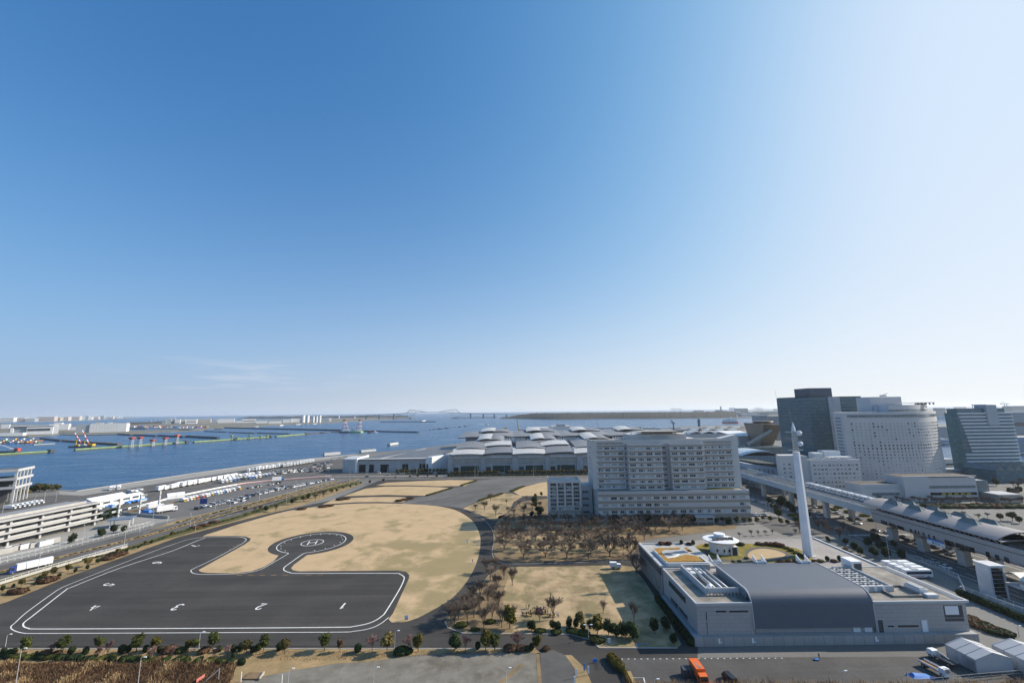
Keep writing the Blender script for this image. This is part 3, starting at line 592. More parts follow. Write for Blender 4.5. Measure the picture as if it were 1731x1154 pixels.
for px in (1209, 1284, 1358):               # white vent horns along the back of the barrel
    a = G(px, 949, 15.4); v = MB()
    for s in (-1, 1): v.hexa([(a.x + s * 1.7 - 0.15, a.y - 1.6, 15.3), (a.x + s * 1.7 + 0.15, a.y - 1.6, 15.3), (a.x + s * 1.7 + 0.15, a.y + 1.6, 15.3), (a.x + s * 1.7 - 0.15, a.y + 1.6, 15.3)], [(a.x + s * 1.7 - 0.15, a.y - 1.6, 15.9), (a.x + s * 1.7 + 0.15, a.y - 1.6, 15.9), (a.x + s * 1.7 + 0.15, a.y + 1.6, 17.6), (a.x + s * 1.7 - 0.15, a.y + 1.6, 17.6)])
    v.box(a.x - 1.55, a.x + 1.55, a.y - 1.3, a.y - 1.1, 15.3, 16.2); v.build('roof_vent', white, B)
# wing with the orange sedum roof
part('wall', wallt, B, (60.2, 84, 178.4, 182, 0, 10.6), (59.6, 84, 182, 211, 0, 11.2)); part('stone_base', mat('brown_stone_wall', (0.23, 0.205, 0.18), 0.9, var=0.25, sc=0.6), B, (59.35, 59.6, 183, 210.5, 0.4, 7.2))
part('cornice', dark, B, (59.3, 59.6, 182, 211, 8.0, 11.1)); part('roof_slab', concrete, B, (59.8, 84, 182.2, 211, 11.2, 11.35))
part('parapet', lgrey, B, (59.2, 60.4, 181.8, 211.3, 11.1, 11.9), (60.4, 84, 210.6, 211.3, 11.1, 11.8)); part('planter_wall', offwhite, B, (62.3, 62.8, 182.6, 200, 11.35, 12.7), (62.8, 79.4, 182.3, 182.9, 11.35, 12.7), (78.9, 79.4, 182.9, 190, 11.35, 12.7))
sed = mat('orange_sedum', (0.42, 0.16, 0.025), 0.95, var=0.35, sc=1.2, col2=(0.36, 0.24, 0.05), bump=0.8, bsc=6)
def roofbed(pts, z, m, name='sedum_bed'):
    return MB().prism([G(*p, z)[:2] for p in pts], z - 0.3, z).build(name, m, B)
roofbed([(1104.5, 926), (1150, 924.5), (1149, 927.5), (1123, 928), (1117, 932), (1127, 943), (1142, 941), (1159, 936.5), (1178, 939), (1189, 947.5), (1126, 949)], 12.75, sed)
roofbed([(1157, 925), (1160, 924), (1170, 931), (1163, 931)], 12.7, sed)
MB().prism([G(*p, 12.6)[:2] for p in [(1118, 932), (1123, 928), (1150, 927.5), (1178, 939), (1159, 936.5), (1142, 941), (1127, 943)]], 11.4, 12.6).build('terrace_floor', concrete, B)
a = G(1130.5, 935.5, 12.7); MB().lathe((a.x, a.y, 12.6), [(1.6, 0), (1.6, 0.12), (0.1, 0.14)], 18).build('paving_disc', pave_m, B)
MB().ribbon(cat([G(*p, 12.66)[:2] for p in [(1128, 942), (1140, 940.5), (1148, 936)]], 5), 1.2, 12.67).build('bench_wall', white, B)
# ---------------------------------------------------------------- roof terrace behind it
TZ = 5.0
ter = struct('garden_terrace', MB().prism([(84.2, 182), (84.2, 234), (100, 238), (161.5, 238), (161.5, 182), (148, 179.2), (117.5, 179.2), (117.5, 174), (84.2, 174)], 0, TZ, 0, 1), [wallt, pave_m])
def tpoly(name, pts, z, m, curve=True): return sheet(name, [G(*p, TZ)[:2] for p in pts], z, m, parent=ter, px=False, curve=curve)
tpoly('planting_bed', [(1170, 935), (1180, 921), (1205, 918), (1260, 918), (1300, 922), (1345, 926), (1375, 945), (1368, 950), (1210, 950), (1185, 945)], TZ + 0.03, ground_mat('terrace_turf', (0.13, 0.13, 0.03), (0.34, 0.25, 0.04), 0.15, (0.16, 0.11, 0.05), 0.4, 0.6, bump=0.5))
tpoly('path', [(1188, 933), (1198, 928), (1200, 940), (1230, 945), (1256, 943), (1262, 930), (1285, 924), (1312, 928), (1340, 938), (1330, 944), (1300, 948), (1215, 949), (1192, 944)], TZ + 0.05, asph2)
tpoly('oval_lawn', [(1265, 941), (1268, 932), (1285, 927), (1310, 929.5), (1328, 937), (1315, 943), (1285, 946)], TZ + 0.07, lawn3_m)
part('edge_wall', offwhite, ter, (160.9, 161.7, 182, 238, TZ, TZ + 0.5), (137, 161, 181.6, 182.2, TZ, TZ + 0.5))
# round white pavilion
rp = G(1231, 940, TZ); rp = Vector((rp.x, rp.y + 6.5, TZ))
RP = thing('round_pavilion', rp, 'small oval white pavilion with a wide disc roof on the roof garden', 'pavilion')
MB().lathe(rp, [(4.7, 0), (5.0, 3.0), (5.2, 4.6)], 28, sx=1.1).build('wall', white, RP, smooth=False)
MB().lathe((rp.x, rp.y, rp.z + 4.6), [(5.2, 0), (7.3, 0.9), (7.6, 1.35), (7.2, 1.5), (0.2, 1.9)], 40, sx=1.1, sy=1.0).build('roof', white, RP)
MB().lathe((rp.x + 0.5, rp.y + 2.0, rp.z + 6.1), [(2.6, 0), (2.5, 1.6), (2.7, 1.7), (2.6, 1.95), (0.2, 2.0)], 24).build('lantern', white, RP)
for k in range(4): MB().hexa([(rp.x - 5 + k * 2.6, rp.y - 3.6 + 0.3 * k, rp.z + 6.3), (rp.x - 2.7 + k * 2.6, rp.y - 3.8 + 0.3 * k, rp.z + 6.3), (rp.x - 2.7 + k * 2.6, rp.y - 2, rp.z + 6.3), (rp.x - 5 + k * 2.6, rp.y - 2, rp.z + 6.3)], [(rp.x - 5 + k * 2.6, rp.y - 3.6 + 0.3 * k, rp.z + 6.5), (rp.x - 2.7 + k * 2.6, rp.y - 3.8 + 0.3 * k, rp.z + 6.5), (rp.x - 2.7 + k * 2.6, rp.y - 2, rp.z + 7.4), (rp.x - 5 + k * 2.6, rp.y - 2, rp.z + 7.4)]).build('solar_panel', dark, RP)
part('entrance', dark, RP, (rp.x + 2.6, rp.x + 5.2, rp.y - 5.0, rp.y - 4.2, TZ, TZ + 3.2)); part('porch', white, RP, (rp.x + 2.2, rp.x + 2.6, rp.y - 5.6, rp.y - 3.5, TZ, TZ + 3.6), (rp.x + 5.2, rp.x + 5.6, rp.y - 5.4, rp.y - 2.5, TZ, TZ + 3.6), (rp.x + 2.2, rp.x + 5.6, rp.y - 5.5, rp.y - 3, TZ + 3.6, TZ + 3.9))
for dx in (-4.3, -1.2, 1.2): part('window', glz_d, RP, (rp.x + dx, rp.x + dx + 0.7, rp.y - 5.35 + abs(dx) * 0.22, rp.y - 4.2, TZ + 1.4, TZ + 2.6))
# ---------------------------------------------------------------- broadcasting mast
mbs = G(1367, 938.5, TZ); mt_top = D(1346.3, 763, mbs.y).z
MA = thing('antenna_mast', mbs, 'tall tapering white antenna mast standing on the paved terrace', 'mast')
MB().lathe(mbs, [(2.3, 0), (2.2, 3), (1.55, mt_top - TZ)], 8).build('column', white, MA)
MB().lathe(mbs, [(3.0, 0), (3.0, 0.25), (2.6, 0.3)], 20).build('base_ring', concrete, MA)
tipz = D(1341, 713, mbs.y).z; am = MB(); cz = mt_top
for s in (-1, 1):
    for q in (-1, 1): am.tube((mbs.x + s * 0.7, mbs.y + q * 0.7, cz), (mbs.x + s * 0.25, mbs.y + q * 0.25, tipz - 3), 0.09, n=5)
z = cz + 0.8
while z < tipz - 3:
    f = 0.7 - 0.45 * (z - cz) / (tipz - 3 - cz); am.box(mbs.x - f, mbs.x + f, mbs.y - f, mbs.y + f, z, z + 0.12); z += 1.1
am.build('lattice', steel, MA); MB().lathe((mbs.x, mbs.y, tipz - 4.5), [(0.9, 0), (0.8, 1.5), (0.35, 3.4), (0.05, 4.5)], 8).build('radome', white, MA)
for zz, hw in ((tipz - 5, 4.2), (cz + 0.7, 3.6)): MB().box(mbs.x - hw, mbs.x + hw, mbs.y - 0.12, mbs.y + 0.12, zz, zz + 0.22).build('cross_arm', white, MA)
for k in range(9):
    zz = cz + 1.8 + k * 1.0
    for s in (-1, 1): MB().tube((mbs.x + s * 0.5, mbs.y, zz), (mbs.x + s * 1.55, mbs.y - 0.3, zz), 0.16, n=5).build('whip_antenna', white, MA)
for px, py in ((1350.5, 732), (1352.5, 750)):
    a = D(px, py, mbs.y - 0.8); dm = MB(); dm.lathe((0, 0, 0), [(0.1, -0.4), (0.9, -0.2), (1.25, 0.35), (1.2, 0.55), (0.1, 0.75)], 16)
    d = link('dish', dm.mesh('dish', white, smooth=True), MA, a); d.rotation_euler = (math.radians(75), 0, math.radians(-20))
MB().tube((mbs.x - 0.4, mbs.y, tipz - 2), (mbs.x - 0.9, mbs.y, tipz + 6), 0.05, n=4).build('lightning_rod', steel, MA)
# ---------------------------------------------------------------- hospital
HO = thing('hospital', (105, 300, 0), 'large pale hospital slab above a wide podium with rows of windows', 'building')
sp_m = panel_tile('beige_tile_band', (0.335, 0.30, 0.26), 2.8, 0.9, 0.05)
HW = mat('hospital_white', (0.57, 0.545, 0.515), 0.6, var=0.05, sc=0.2)
PY, MY, WY = 291.5, 302.0, 297.5           # podium front, slab front, front of the two bays
pz = D(1266, 829, PY).z; xl, xr = D(1011, 840, PY).x, D(1267, 840, PY).x
part('podium_wall', HW, HO, (xl, xr, PY, 322, 0, pz - 0.1)); part('podium_roof', conc_d, HO, (xl + 0.6, xr - 0.6, PY + 0.6, 321, pz - 0.09, pz + 0.05))
part('parapet', lgrey, HO, (xl - 0.1, xr + 0.1, PY - 0.15, PY + 0.5, pz - 0.6, pz + 0.6), (xl - 0.1, xl + 0.5, PY + 0.5, 322, pz - 0.6, pz + 0.6), (xr - 0.5, xr + 0.1, PY + 0.5, 322, pz - 0.6, pz + 0.6))
fl = [1.0, 5.9, 10.2, 14.6]
for i, z in enumerate(fl[1:]):
    part('tile_band', sp_m, HO, (xl - 0.12, xr + 0.12, PY - 0.22, PY, z + 2.5, min(z + 4.1, pz - 0.65))); part('ledge', HW, HO, (xl - 0.2, xr + 0.2, PY - 0.4, PY, z + 0.05, z + 0.4))
part('tile_band', sp_m, HO, (xl - 0.12, xr + 0.12, PY - 0.22, PY, 2.9, 5.5))
n = 17; st_ = (xr - xl - 4) / n
for i, z in enumerate(fl):
    for k in range(n):
        if i == 2 and 8 <= k <= 15:
            if k % 2 == 0: part('louvre_panel', lgrey, HO, (xl + 2 + st_ * k + 0.4, xl + 2 + st_ * (k + 2) - 0.4, PY - 0.06, PY, z + 0.9, z + 1.5))
            continue
        win(HO, xl + 2 + st_ * (k + 0.5), PY - 0.03, z + 0.5, st_ * 0.7, 1.9 if i else 1.6)
for i, z in enumerate(fl[1:]):
    for k in range(4): win(HO, xl - 0.03, PY + 3 + k * 4, z + 0.5, 2.4, 1.9, '-x')
cn = part('entrance_canopy', lgrey, HO, (D(1170, 872, PY).x, D(1202, 872, PY).x, PY - 6, PY - 0.4, 4.6, 5.1)); [part('post', lgrey, cn, (x_, x_ + 0.4, PY - 5.6, PY - 5.2, 0, 4.6)) for x_ in (D(1173, 872, PY).x, D(1186, 872, PY).x, D(1199, 872, PY).x)]
# slab
sx0, sx1 = D(1002, 790, MY).x, D(1251, 790, MY).x; mz = D(1000, 746, MY).z
zt = D(1100, 752, WY).z
part('slab_wall', HW, HO, (sx0, sx1, MY, 322, pz, mz)); part('slab_roof', conc_d, HO, (sx0 + 0.6, sx1 - 0.6, MY + 0.6, 321, mz, mz + 0.1))
part('parapet', HW, HO, (sx0 - 0.05, sx1 + 0.05, MY - 0.05, MY + 0.4, mz, mz + 0.9), (sx0 - 0.05, sx0 + 0.4, MY + 0.4, 322, mz, mz + 0.9), (sx1 - 0.4, sx1 + 0.05, MY + 0.4, 322, mz, mz + 0.9))
b1 = (D(1063, 790, WY).x, D(1121, 790, WY).x); b2 = (D(1135, 790, WY).x, D(1191, 790, WY).x)
for b in (b1, b2): part('bay_wall', HW, HO, (b[0], b[1], WY, MY, pz, zt)); part('bay_roof', conc_d, HO, (b[0] + 0.4, b[1] - 0.4, WY + 0.4, MY, zt, zt + 0.08)); part('parapet', HW, HO, (b[0] - 0.05, b[1] + 0.05, WY - 0.05, WY + 0.35, zt, zt + 0.7), (b[0] - 0.05, b[0] + 0.3, WY + 0.35, MY - 0.05, zt, zt + 0.7), (b[1] - 0.3, b[1] + 0.05, WY + 0.35, MY - 0.05, zt, zt + 0.7))
wz0 = D(1050, 822, MY).z; NF = 8; fh = (D(1050, 757.5, MY).z - wz0) / 7
lx = (sx0 + 3.3, D(1056, 790, MY).x); rx_ = (D(1192, 790, MY).x, D(1240, 790, MY).x)
for k in range(NF):
    z = wz0 + k * fh - 0.8
    for b, Y, nb in ((lx, MY, 4), (b1, WY, 4), (b2, WY, 4), (rx_, MY, 4)):
        s = (b[1] - b[0]) / nb
        part('tile_band', sp_m, HO, (b[0] + 0.05, b[1] - 0.05, Y - 0.25, Y, z + 1.85, z + fh - 0.72)); part('ledge', HW, HO, (b[0] - 0.1, b[1] + 0.1, Y - 0.75, Y, z - 0.7, z - 0.02))
        for q in range(nb): win(HO, b[0] + s * (q + 0.5), Y - 0.03, z + 0.12, s * 0.74, 1.6)
    for x_, wd in ((D(1059.5, 790, MY).x, 2.2), ((b1[1] + b2[0]) / 2, 3.2)):
        part('recess_band', brick_t, HO, (x_ - wd / 2 - 0.5, x_ + wd / 2 + 0.5, MY - 0.12, MY, z + 1.85, z + fh - 0.3)); win(HO, x_, MY - 0.03, z + 0.12, wd, 1.7, var=0)
    win(HO, sx0 - 0.03, 312, z + 0.1, 3.0, 1.6, '-x')
part('top_band', sp_m, HO, (lx[0], lx[1], MY - 0.2, MY, wz0 + 8 * fh - 0.6, wz0 + 8 * fh + 0.5), (rx_[0], rx_[1], MY - 0.2, MY, wz0 + 8 * fh - 0.6, wz0 + 8 * fh + 0.5))
for b in (lx, rx_):
    for q in range(4):
        x_ = b[0] + (b[1] - b[0]) * (q + 0.5) / 4; v = part('vent_grille', dark, HO, (x_ - 1.2, x_ + 1.2, MY - 0.08, MY, mz - 2.0, mz - 1.7), (x_ - 1.2, x_ + 1.2, MY - 0.08, MY, mz - 1.3, mz - 1.0))
hx0, hx1, hz = D(1063, 740, 306).x, D(1160, 740, 306).x, D(1100, 733.5, 306).z
part('penthouse', HW, HO, (hx0, hx1, 306, 321, mz, hz)); part('penthouse_step', HW, HO, (hx1, hx1 + 7, 307, 320, mz, D(1165, 740.5, 307).z))
hd_ = part('helipad_deck', concrete, HO, (D(1083, 730, 306).x, D(1152, 730, 306).x, 303.5, 325, hz + 1.0, hz + 1.7)); part('deck_edge', rust, hd_, (D(1083, 730, 306).x - 0.6, D(1152, 730, 306).x + 0.6, 302.7, 303.4, hz + 1.5, hz + 2.1)); [part('deck_column', lgrey, hd_, (x_, x_ + 0.6, 306.5, 307.1, hz, hz + 1.0)) for x_ in (85, 93, 101, 109, 117, 125)]
tx = (D(1122, 736, 306).x)                  # lettering on the penthouse
for k in range(7):
    lt = MB(); x_ = D(1101.5 + k * 4.25, 737.5, 305.9).x; z_ = D(1110, 738.7, 305.9).z
    lt.box(x_, x_ + 1.3, 305.85, 305.99, z_ + 1.05, z_ + 1.25); lt.box(x_ + 0.55, x_ + 0.75, 305.84, 305.99, z_, z_ + 1.4); lt.box(x_, x_ + 0.2, 305.86, 305.99, z_ + 0.1 * (k % 3), z_ + 0.9)
    if k % 2: lt.box(x_, x_ + 1.3, 305.83, 305.99, z_ + 0.5, z_ + 0.66)
    else: lt.box(x_ + 1.1, x_ + 1.3, 305.83, 305.99, z_, z_ + 0.9)
    lt.build('sign_character', steel, HO)
MB().hexa([(sx1 - 12, MY + 0.5, mz + 0.1), (sx1, MY + 0.5, mz + 0.1), (sx1, MY + 8, mz + 0.1), (sx1 - 12, MY + 8, mz + 0.1)], [(sx1 - 12, MY + 0.5, mz + 0.9), (sx1, MY + 0.5, mz + 3.6), (sx1, MY + 8, mz + 3.6), (sx1 - 12, MY + 8, mz + 0.9)]).build('roof_fin', HW, HO)
sheet('roof_planting', [(xr - 28, PY + 3), (xr - 6, PY + 3), (xr - 7, MY - 1.5), (xr - 27, MY - 1.5)], pz + 0.12, hedge_g, parent=HO, px=False) if False else MB().prism([(xr - 28, PY + 3), (xr - 8, PY + 3), (xr - 9, MY - 1.5), (xr - 27, MY - 1.5)], pz + 0.05, pz + 0.45).build('roof_planting', hedge_g, HO)
# small residence block beside it
SB = thing('residence_block', (35, 307, 0), 'narrow eight-storey pale block with balconies left of the hospital', 'building')
SY = 300.6; bx0, bx1 = D(929, 840, SY).x, D(981, 840, SY).x; bz = D(955, 812.5, SY).z
part('wall', HW, SB, (bx0, bx1, SY, 318, 0, bz)); part('roof', mat('solar_blue_roof', (0.035, 0.055, 0.085), 0.35, var=0.2, sc=0.6), SB, (bx0 + 0.6, bx1 - 0.6, SY + 0.6, 317.4, bz, bz + 0.1))
part('parapet', HW, SB, (bx0 - 0.1, bx1 + 0.1, SY - 0.1, SY + 0.5, bz, bz + 0.7), (bx0 - 0.1, bx0 + 0.5, SY + 0.5, 318.1, bz, bz + 0.7), (bx1 - 0.5, bx1 + 0.1, SY + 0.5, 318.1, bz, bz + 0.7)); part('roof_hatch', white, SB, (bx0 + 12, bx0 + 15.5, 306, 308.5, bz + 0.1, bz + 0.7))
bw4 = (bx1 - bx0) / 4; f6 = (bz - 9.6 - 1.2) / 6
for q in range(5): part('pier', HW, SB, (bx0 + q * bw4 - 0.45, bx0 + q * bw4 + 0.45, SY - 1.3, SY, 9.0, bz - 0.02))
part('cornice', HW, SB, (bx0 - 0.45, bx1 + 0.45, SY - 1.35, SY, bz - 1.2, bz - 0.03)); part('tile_band', sp_m, SB, (bx0 - 0.05, bx1 + 0.05, SY - 0.2, SY, 5.0, 6.9), (bx0 - 0.05, bx1 + 0.05, SY - 0.2, SY, 1.4, 2.6))
for k in range(6):
    z = 9.6 + k * f6
    for q in range(4):
        x0, x1 = bx0 + q * bw4 + 0.45, bx0 + (q + 1) * bw4 - 0.45
        bl = part('balcony', HW, SB, (x0, x1, SY - 1.15, SY, z - 0.25, z)); part('railing', glz_b, bl, (x0, x1, SY - 1.1, SY - 1.03, z, z + 0.95)); win(SB, (x0 + x1) / 2, SY - 0.03, z + 0.1, x1 - x0 - 0.5, 2.5, var=random.choice((0, 2, 3)))
    win(SB, bx0 - 0.03, 308, z + 0.5, 1.6, 1.6, '-x'); win(SB, bx0 - 0.03, 314, z + 0.5, 1.6, 1.6, '-x')
for z in (2.7, 7.0):
    for q in range(4): win(SB, bx0 + (q + 0.5) * bw4, SY - 0.03, z, bw4 * 0.62, 1.8)
LKX = (bx1, sx0)
lk = thing('link_block', ((bx1 + xl) / 2, 312, 0), 'shaded connecting block between the narrow block and the hospital', 'building'); part('wall', lgrey, lk, (bx1 + 0.05, sx0 - 0.05, 308, 320, 0, 22)); 
for z in (3, 7.5, 12, 16.5): win(lk, (bx1 + sx0) / 2, 307.97, z, 4.5, 1.8, var=0)
# ================================================================ towers and station on the right
def curtain(name, c1, c2, cw, rh, rough=0.12, mort=0.09, mcol=(0.12, 0.14, 0.15)):
    m = bpy.data.materials.new(name); m.use_nodes = True; t = m.node_tree; N = t.nodes; L = t.links; b = N['Principled BSDF']
    b.inputs['Roughness'].default_value = rough; b.inputs['Specular IOR Level'].default_value = 0.4
    g = N.new('ShaderNodeNewGeometry'); s = N.new('ShaderNodeSeparateXYZ'); L.new(g.outputs['Position'], s.inputs[0]); a = N.new('ShaderNodeMath'); a.operation = 'ADD'
    L.new(s.outputs[0], a.inputs[0]); L.new(s.outputs[1], a.inputs[1]); c = N.new('ShaderNodeCombineXYZ'); L.new(a.outputs[0], c.inputs[0]); L.new(s.outputs[2], c.inputs[1])
    k = N.new('ShaderNodeTexBrick'); k.offset = 0; k.inputs['Scale'].default_value = 1; k.inputs['Brick Width'].default_value = cw; k.inputs['Row Height'].default_value = rh
    k.inputs['Mortar Size'].default_value = mort; k.inputs['Bias'].default_value = -0.3
    k.inputs['Color1'].default_value = (*c1, 1); k.inputs['Color2'].default_value = (*c2, 1); k.inputs['Mortar'].default_value = (*mcol, 1)
    L.new(c.outputs[0], k.inputs['Vector']); L.new(k.outputs['Color'], b.inputs['Base Color']); MT[name] = m; return m
cw_dark = curtain('teal_curtain_wall', (0.065, 0.14, 0.175), (0.10, 0.20, 0.25), 3.2, 1.9, mcol=(0.06, 0.12, 0.15))  # reflected sky is put into the pane colours
cw_blue = curtain('blue_curtain_wall', (0.065, 0.14, 0.175), (0.10, 0.20, 0.25), 3.0, 2.0, mcol=(0.06, 0.12, 0.15))  # pane colours hold the sky reflection here too
cw_pale = curtain('pale_glass_wall', (0.13, 0.17, 0.18), (0.22, 0.26, 0.27), 1.5, 3.5, 0.2)
# dark office tower
TY = 500; tz = D(1314, 671, TY).z
x0, xm, xc0, xc1, x1 = [D(p, 730, TY).x for p in (1319, 1373, 1406, 1426, 1464)]
TW = thing('office_tower', ((x0 + x1) / 2, TY + 20, 0), 'dark teal glass office tower behind the white hotel', 'tower')
x0 = D(1319, 730, TY + 45).x
MB().prism([(x0, TY + 45), (xm, TY), (xc0, TY), (xc0, TY + 45)], 0, tz - 1).build('glass_block', cw_dark, TW); MB().prism([(xc1, TY), (x1, TY), (x1, TY + 45), (xc1, TY + 45)], 0, tz - 1).build('glass_block', cw_dark, TW)
part('service_core', mat('pale_core_panel', (0.40, 0.41, 0.43), 0.6), TW, (xc0, xc1, TY - 1.2, TY + 45, 0, tz - 0.6))
nfl = 21
for k in range(nfl + 1):
    z = 2 + (tz - 3.2) * k / nfl
    MB().prism([(x0 - 0.3, TY + 45), (xm - 0.1, TY - 0.3), (xc0 - 0.05, TY - 0.3), (xc0 - 0.05, TY + 0.5), (xm + 0.3, TY + 0.5), (x0 + 0.5, TY + 45)], z, z + 0.55).build('floor_band', mat('dark_spandrel', (0.03, 0.058, 0.072), 0.3), TW)
    part('floor_band', MT['dark_spandrel'], TW, (xc1 + 0.05, x1 + 0.2, TY - 0.28, TY + 0.5, z, z + 0.55))
MB().prism([(x0 + 1, TY + 44.6), (xm + 0.4, TY + 0.6), (xc0, TY + 0.6), (xc0, TY + 44.6)], tz - 1, tz).build('roof_edge', dark, TW)
part('roof_edge', dark, TW, (xc1, x1, TY + 0.6, TY + 45, tz - 1, tz - 0.1))
px0, px1 = D(1371, 660, TY).x, D(1410, 660, TY).x; ph = part('plant_tower', mat('dark_blue_panel', (0.08, 0.10, 0.13), 0.5), TW, (px0, px1, TY + 4, TY + 30, tz - 1, D(1390, 655.5, TY + 4).z))
MB().tube((px0 - 30, TY + 20, tz), (px0 - 30, TY + 20, tz + 9), 0.12, n=4).build('antenna', steel, TW)
# curved white hotel
hot = mat('hotel_white', (0.53, 0.515, 0.51), 0.65, var=0.04, sc=0.1)
HT = thing('hotel', (380, 445, 0), 'tall white curved hotel with rows of small dark windows', 'hotel')
hp_ = [(D(1432, 760, 428).x, 428), (D(1500, 760, 420).x, 420), (D(1545, 760, 420).x, 420), (D(1568, 760, 424).x, 424), (D(1582, 760, 431).x, 431), (D(1590, 760, 440).x, 440), (D(1593, 760, 452).x, 452)]
hpc = cat(hp_, 5); hz = D(1440, 697, 428).z
bl = [(D(1416, 760, 447).x, 447), (D(1421, 760, 462).x, 462)]
MB().prism(hpc + [(hpc[-1][0] - 30, 470)] + bl[::-1], 0, hz).build('wall', hot, HT)
def along(poly, s):
    for a, b in zip(poly[:-1], poly[1:]):
        L = math.hypot(b[0] - a[0], b[1] - a[1])
        if s <= L: t = s / L; return (a[0] + (b[0] - a[0]) * t, a[1] + (b[1] - a[1]) * t, math.atan2(b[1] - a[1], b[0] - a[0]))
        s -= L
    return None
Lh = sum(math.hypot(b[0] - a[0], b[1] - a[1]) for a, b in zip(hpc[:-1], hpc[1:]))
zb, zt_ = D(1500, 808, 420).z, D(1500, 717, 420).z; NR = 18; cnt = 0; rest = MB()
for r in range(NR):
    z = zb + (zt_ - zb) * r / (NR - 1)
    dkr = r in (6, 7, 8, 9, 10)
    MB().rail([(p[0], p[1] - 0.02, 0) for p in hpc], 0.5, z - 1.35, z - 1.1).build('string_course', lgrey, HT)
    for c in range(33):
        p = along(hpc, 7 + (Lh - 9) * c / 32.6)
        if p is None: continue
        dk = (dkr and random.random() < 0.8) or random.random() < 0.12
        nx, ny = math.sin(p[2]), -math.cos(p[2])
        if cnt < 300: win(HT, p[0] + nx * 0.05, p[1] + ny * 0.05, z, 1.5, 1.5, rz=p[2], var=0 if dk else 1, panes=1); cnt += 1
        else: rest.obox((p[0] + nx * 0.05, p[1] + ny * 0.05), 1.4, 0.2, z, z + 1.5, p[2], 0 if dk else 1)
o = rest.build('small_windows', [glz_d, glz_b], HT); o['kind'] = 'stuff'
for zz, hh, s0, s1, m in ((hz - 5.0, 2.6, 4, Lh - 2, cw_pale),):
    pts = [along(hpc, s0 + (s1 - s0) * i / 24)[:2] for i in range(25)]; MB().rail(up(pts, 0), 0.5, zz, zz + hh).build('ribbon_window', m, HT)
for k in range(18):                          # recessed stair side with dark slots
    z = 6 + k * (hz - 9) / 18; a, c = Vector((*hpc[0], 0)), Vector((*bl[0], 0)); p, q = a.lerp(c, 0.25), a.lerp(c, 0.78)
    MB().rail([(p.x - 0.1, p.y, 0), (q.x - 0.1, q.y, 0)], 0.4, z, z + 1.2).build('slot_window', mat('side_slot', (0.16, 0.16, 0.17), 0.5), HT)
z2 = D(1540, 684, 428).z; p2 = [(q[0] * 0.985 + 3, q[1] + 4) for q in [along(hpc, Lh * (0.37 + 0.6 * i / 14))[:2] for i in range(15)]]
MB().prism(p2 + [(p2[-1][0] - 12, 462), (p2[0][0], 458)], hz, z2).build('upper_storey', hot, HT)
MB().rail(up(p2, 0), 0.4, hz + 0.6, hz + 2.6).build('ribbon_window', cw_pale, HT)
a, c = D(1473, 690, 440).x, D(1526, 690, 440).x; part('plant_block', hot, HT, (a, c, 440, 458, hz, D(1500, 670.5, 440).z)); part('roof_step', hot, HT, (D(1482, 690, 436).x, D(1530, 690, 436).x, 436, 440, hz, D(1500, 686, 436).z))
a = D(1491, 668, 446); cr = MB(); cr.box(a.x - 2, a.x + 4, 445, 447, a.z - 1.2, a.z + 0.3); cr.tube((a.x, 446, a.z), (a.x + 6.5, 446, a.z + 2.6), 0.25); cr.tube((a.x + 6.5, 446, a.z + 2.6), (a.x + 3, 446, a.z + 3.2), 0.2); cr.build('window_crane', steel, HT)
a, c = D(1539, 681, 440), D(1574, 681, 440); part('helipad_deck', steel, HT, (a.x, c.x, 436, 456, a.z, a.z + 0.5)); [part('deck_column', steel, HT, (a.x + 8 + k * 4.0, a.x + 9.0 + k * 4.0, 440, 441, z2, a.z)) for k in range(5)]
for k in range(7): part('sign_letter', dark, HT, (D(1546 + k * 3, 683, 438).x, D(1548.2 + k * 3, 683, 438).x, 437.6, 437.9, z2 + 0.1, z2 + 1.6))
a = D(1571, 687.8, 424); sg = MB()
for k in range(9): t = k / 8; p = along(p2, 0.90 * sum(math.hypot(b[0] - q[0], b[1] - q[1]) for q, b in zip(p2[:-1], p2[1:])) * (0.86 + 0.14 * t)); sg.obox((p[0] + math.sin(p[2]) * 0.3, p[1] - math.cos(p[2]) * 0.3), 0.8, 0.2, z2 - 2.4 + 0.5 * math.sin(k * 1.3), z2 - 1.6 + 0.5 * math.sin(k * 1.3), p[2])
sg.build('script_sign', mat('sign_grey', (0.28, 0.29, 0.31), 0.6), HT)['kind'] = 'stuff'
# banded office on the far right
RY = 450; RT_ = thing('banded_office', (496, RY + 20, 0), 'office block with white horizontal bands and a dark glass corner at right', 'office')
x0, x1 = D(1624, 735, RY).x, D(1716, 735, RY).x; rz_ = D(1650, 696.5, RY).z
part('glass_core', cw_blue, RT_, (x0, x1, RY, RY + 13, 0, rz_ - 0.5)); part('plinth', lgrey, RT_, (x0 + 4, x1 + 6, RY - 6, RY, 0, 9))
for k in range(16):
    z = 12 + (rz_ - 14) * k / 15; s = 0.22 + 0.014 * ((15 - k) if k > 4 else 6)
    part('white_band', offwhite, RT_, (x0 + (x1 - x0) * (0.02 if k < 4 else max(0.0, 0.19 - 0.012 * k)), x1 + 0.8, RY - 0.9, RY, z, z + 1.75))
part('top_storey', cw_blue, RT_, (x0 + 2, x1 - 5, RY + 1, RY + 12, rz_ - 0.5, D(1640, 690, RY).z)); a, c = D(1666, 700, RY).x, D(1684, 700, RY).x
part('core_shaft', lgrey, RT_, (a, c, RY - 1.6, RY + 10, D(1675, 718, RY).z, D(1675, 684, RY).z)); a = D(1651, 684, RY + 12)
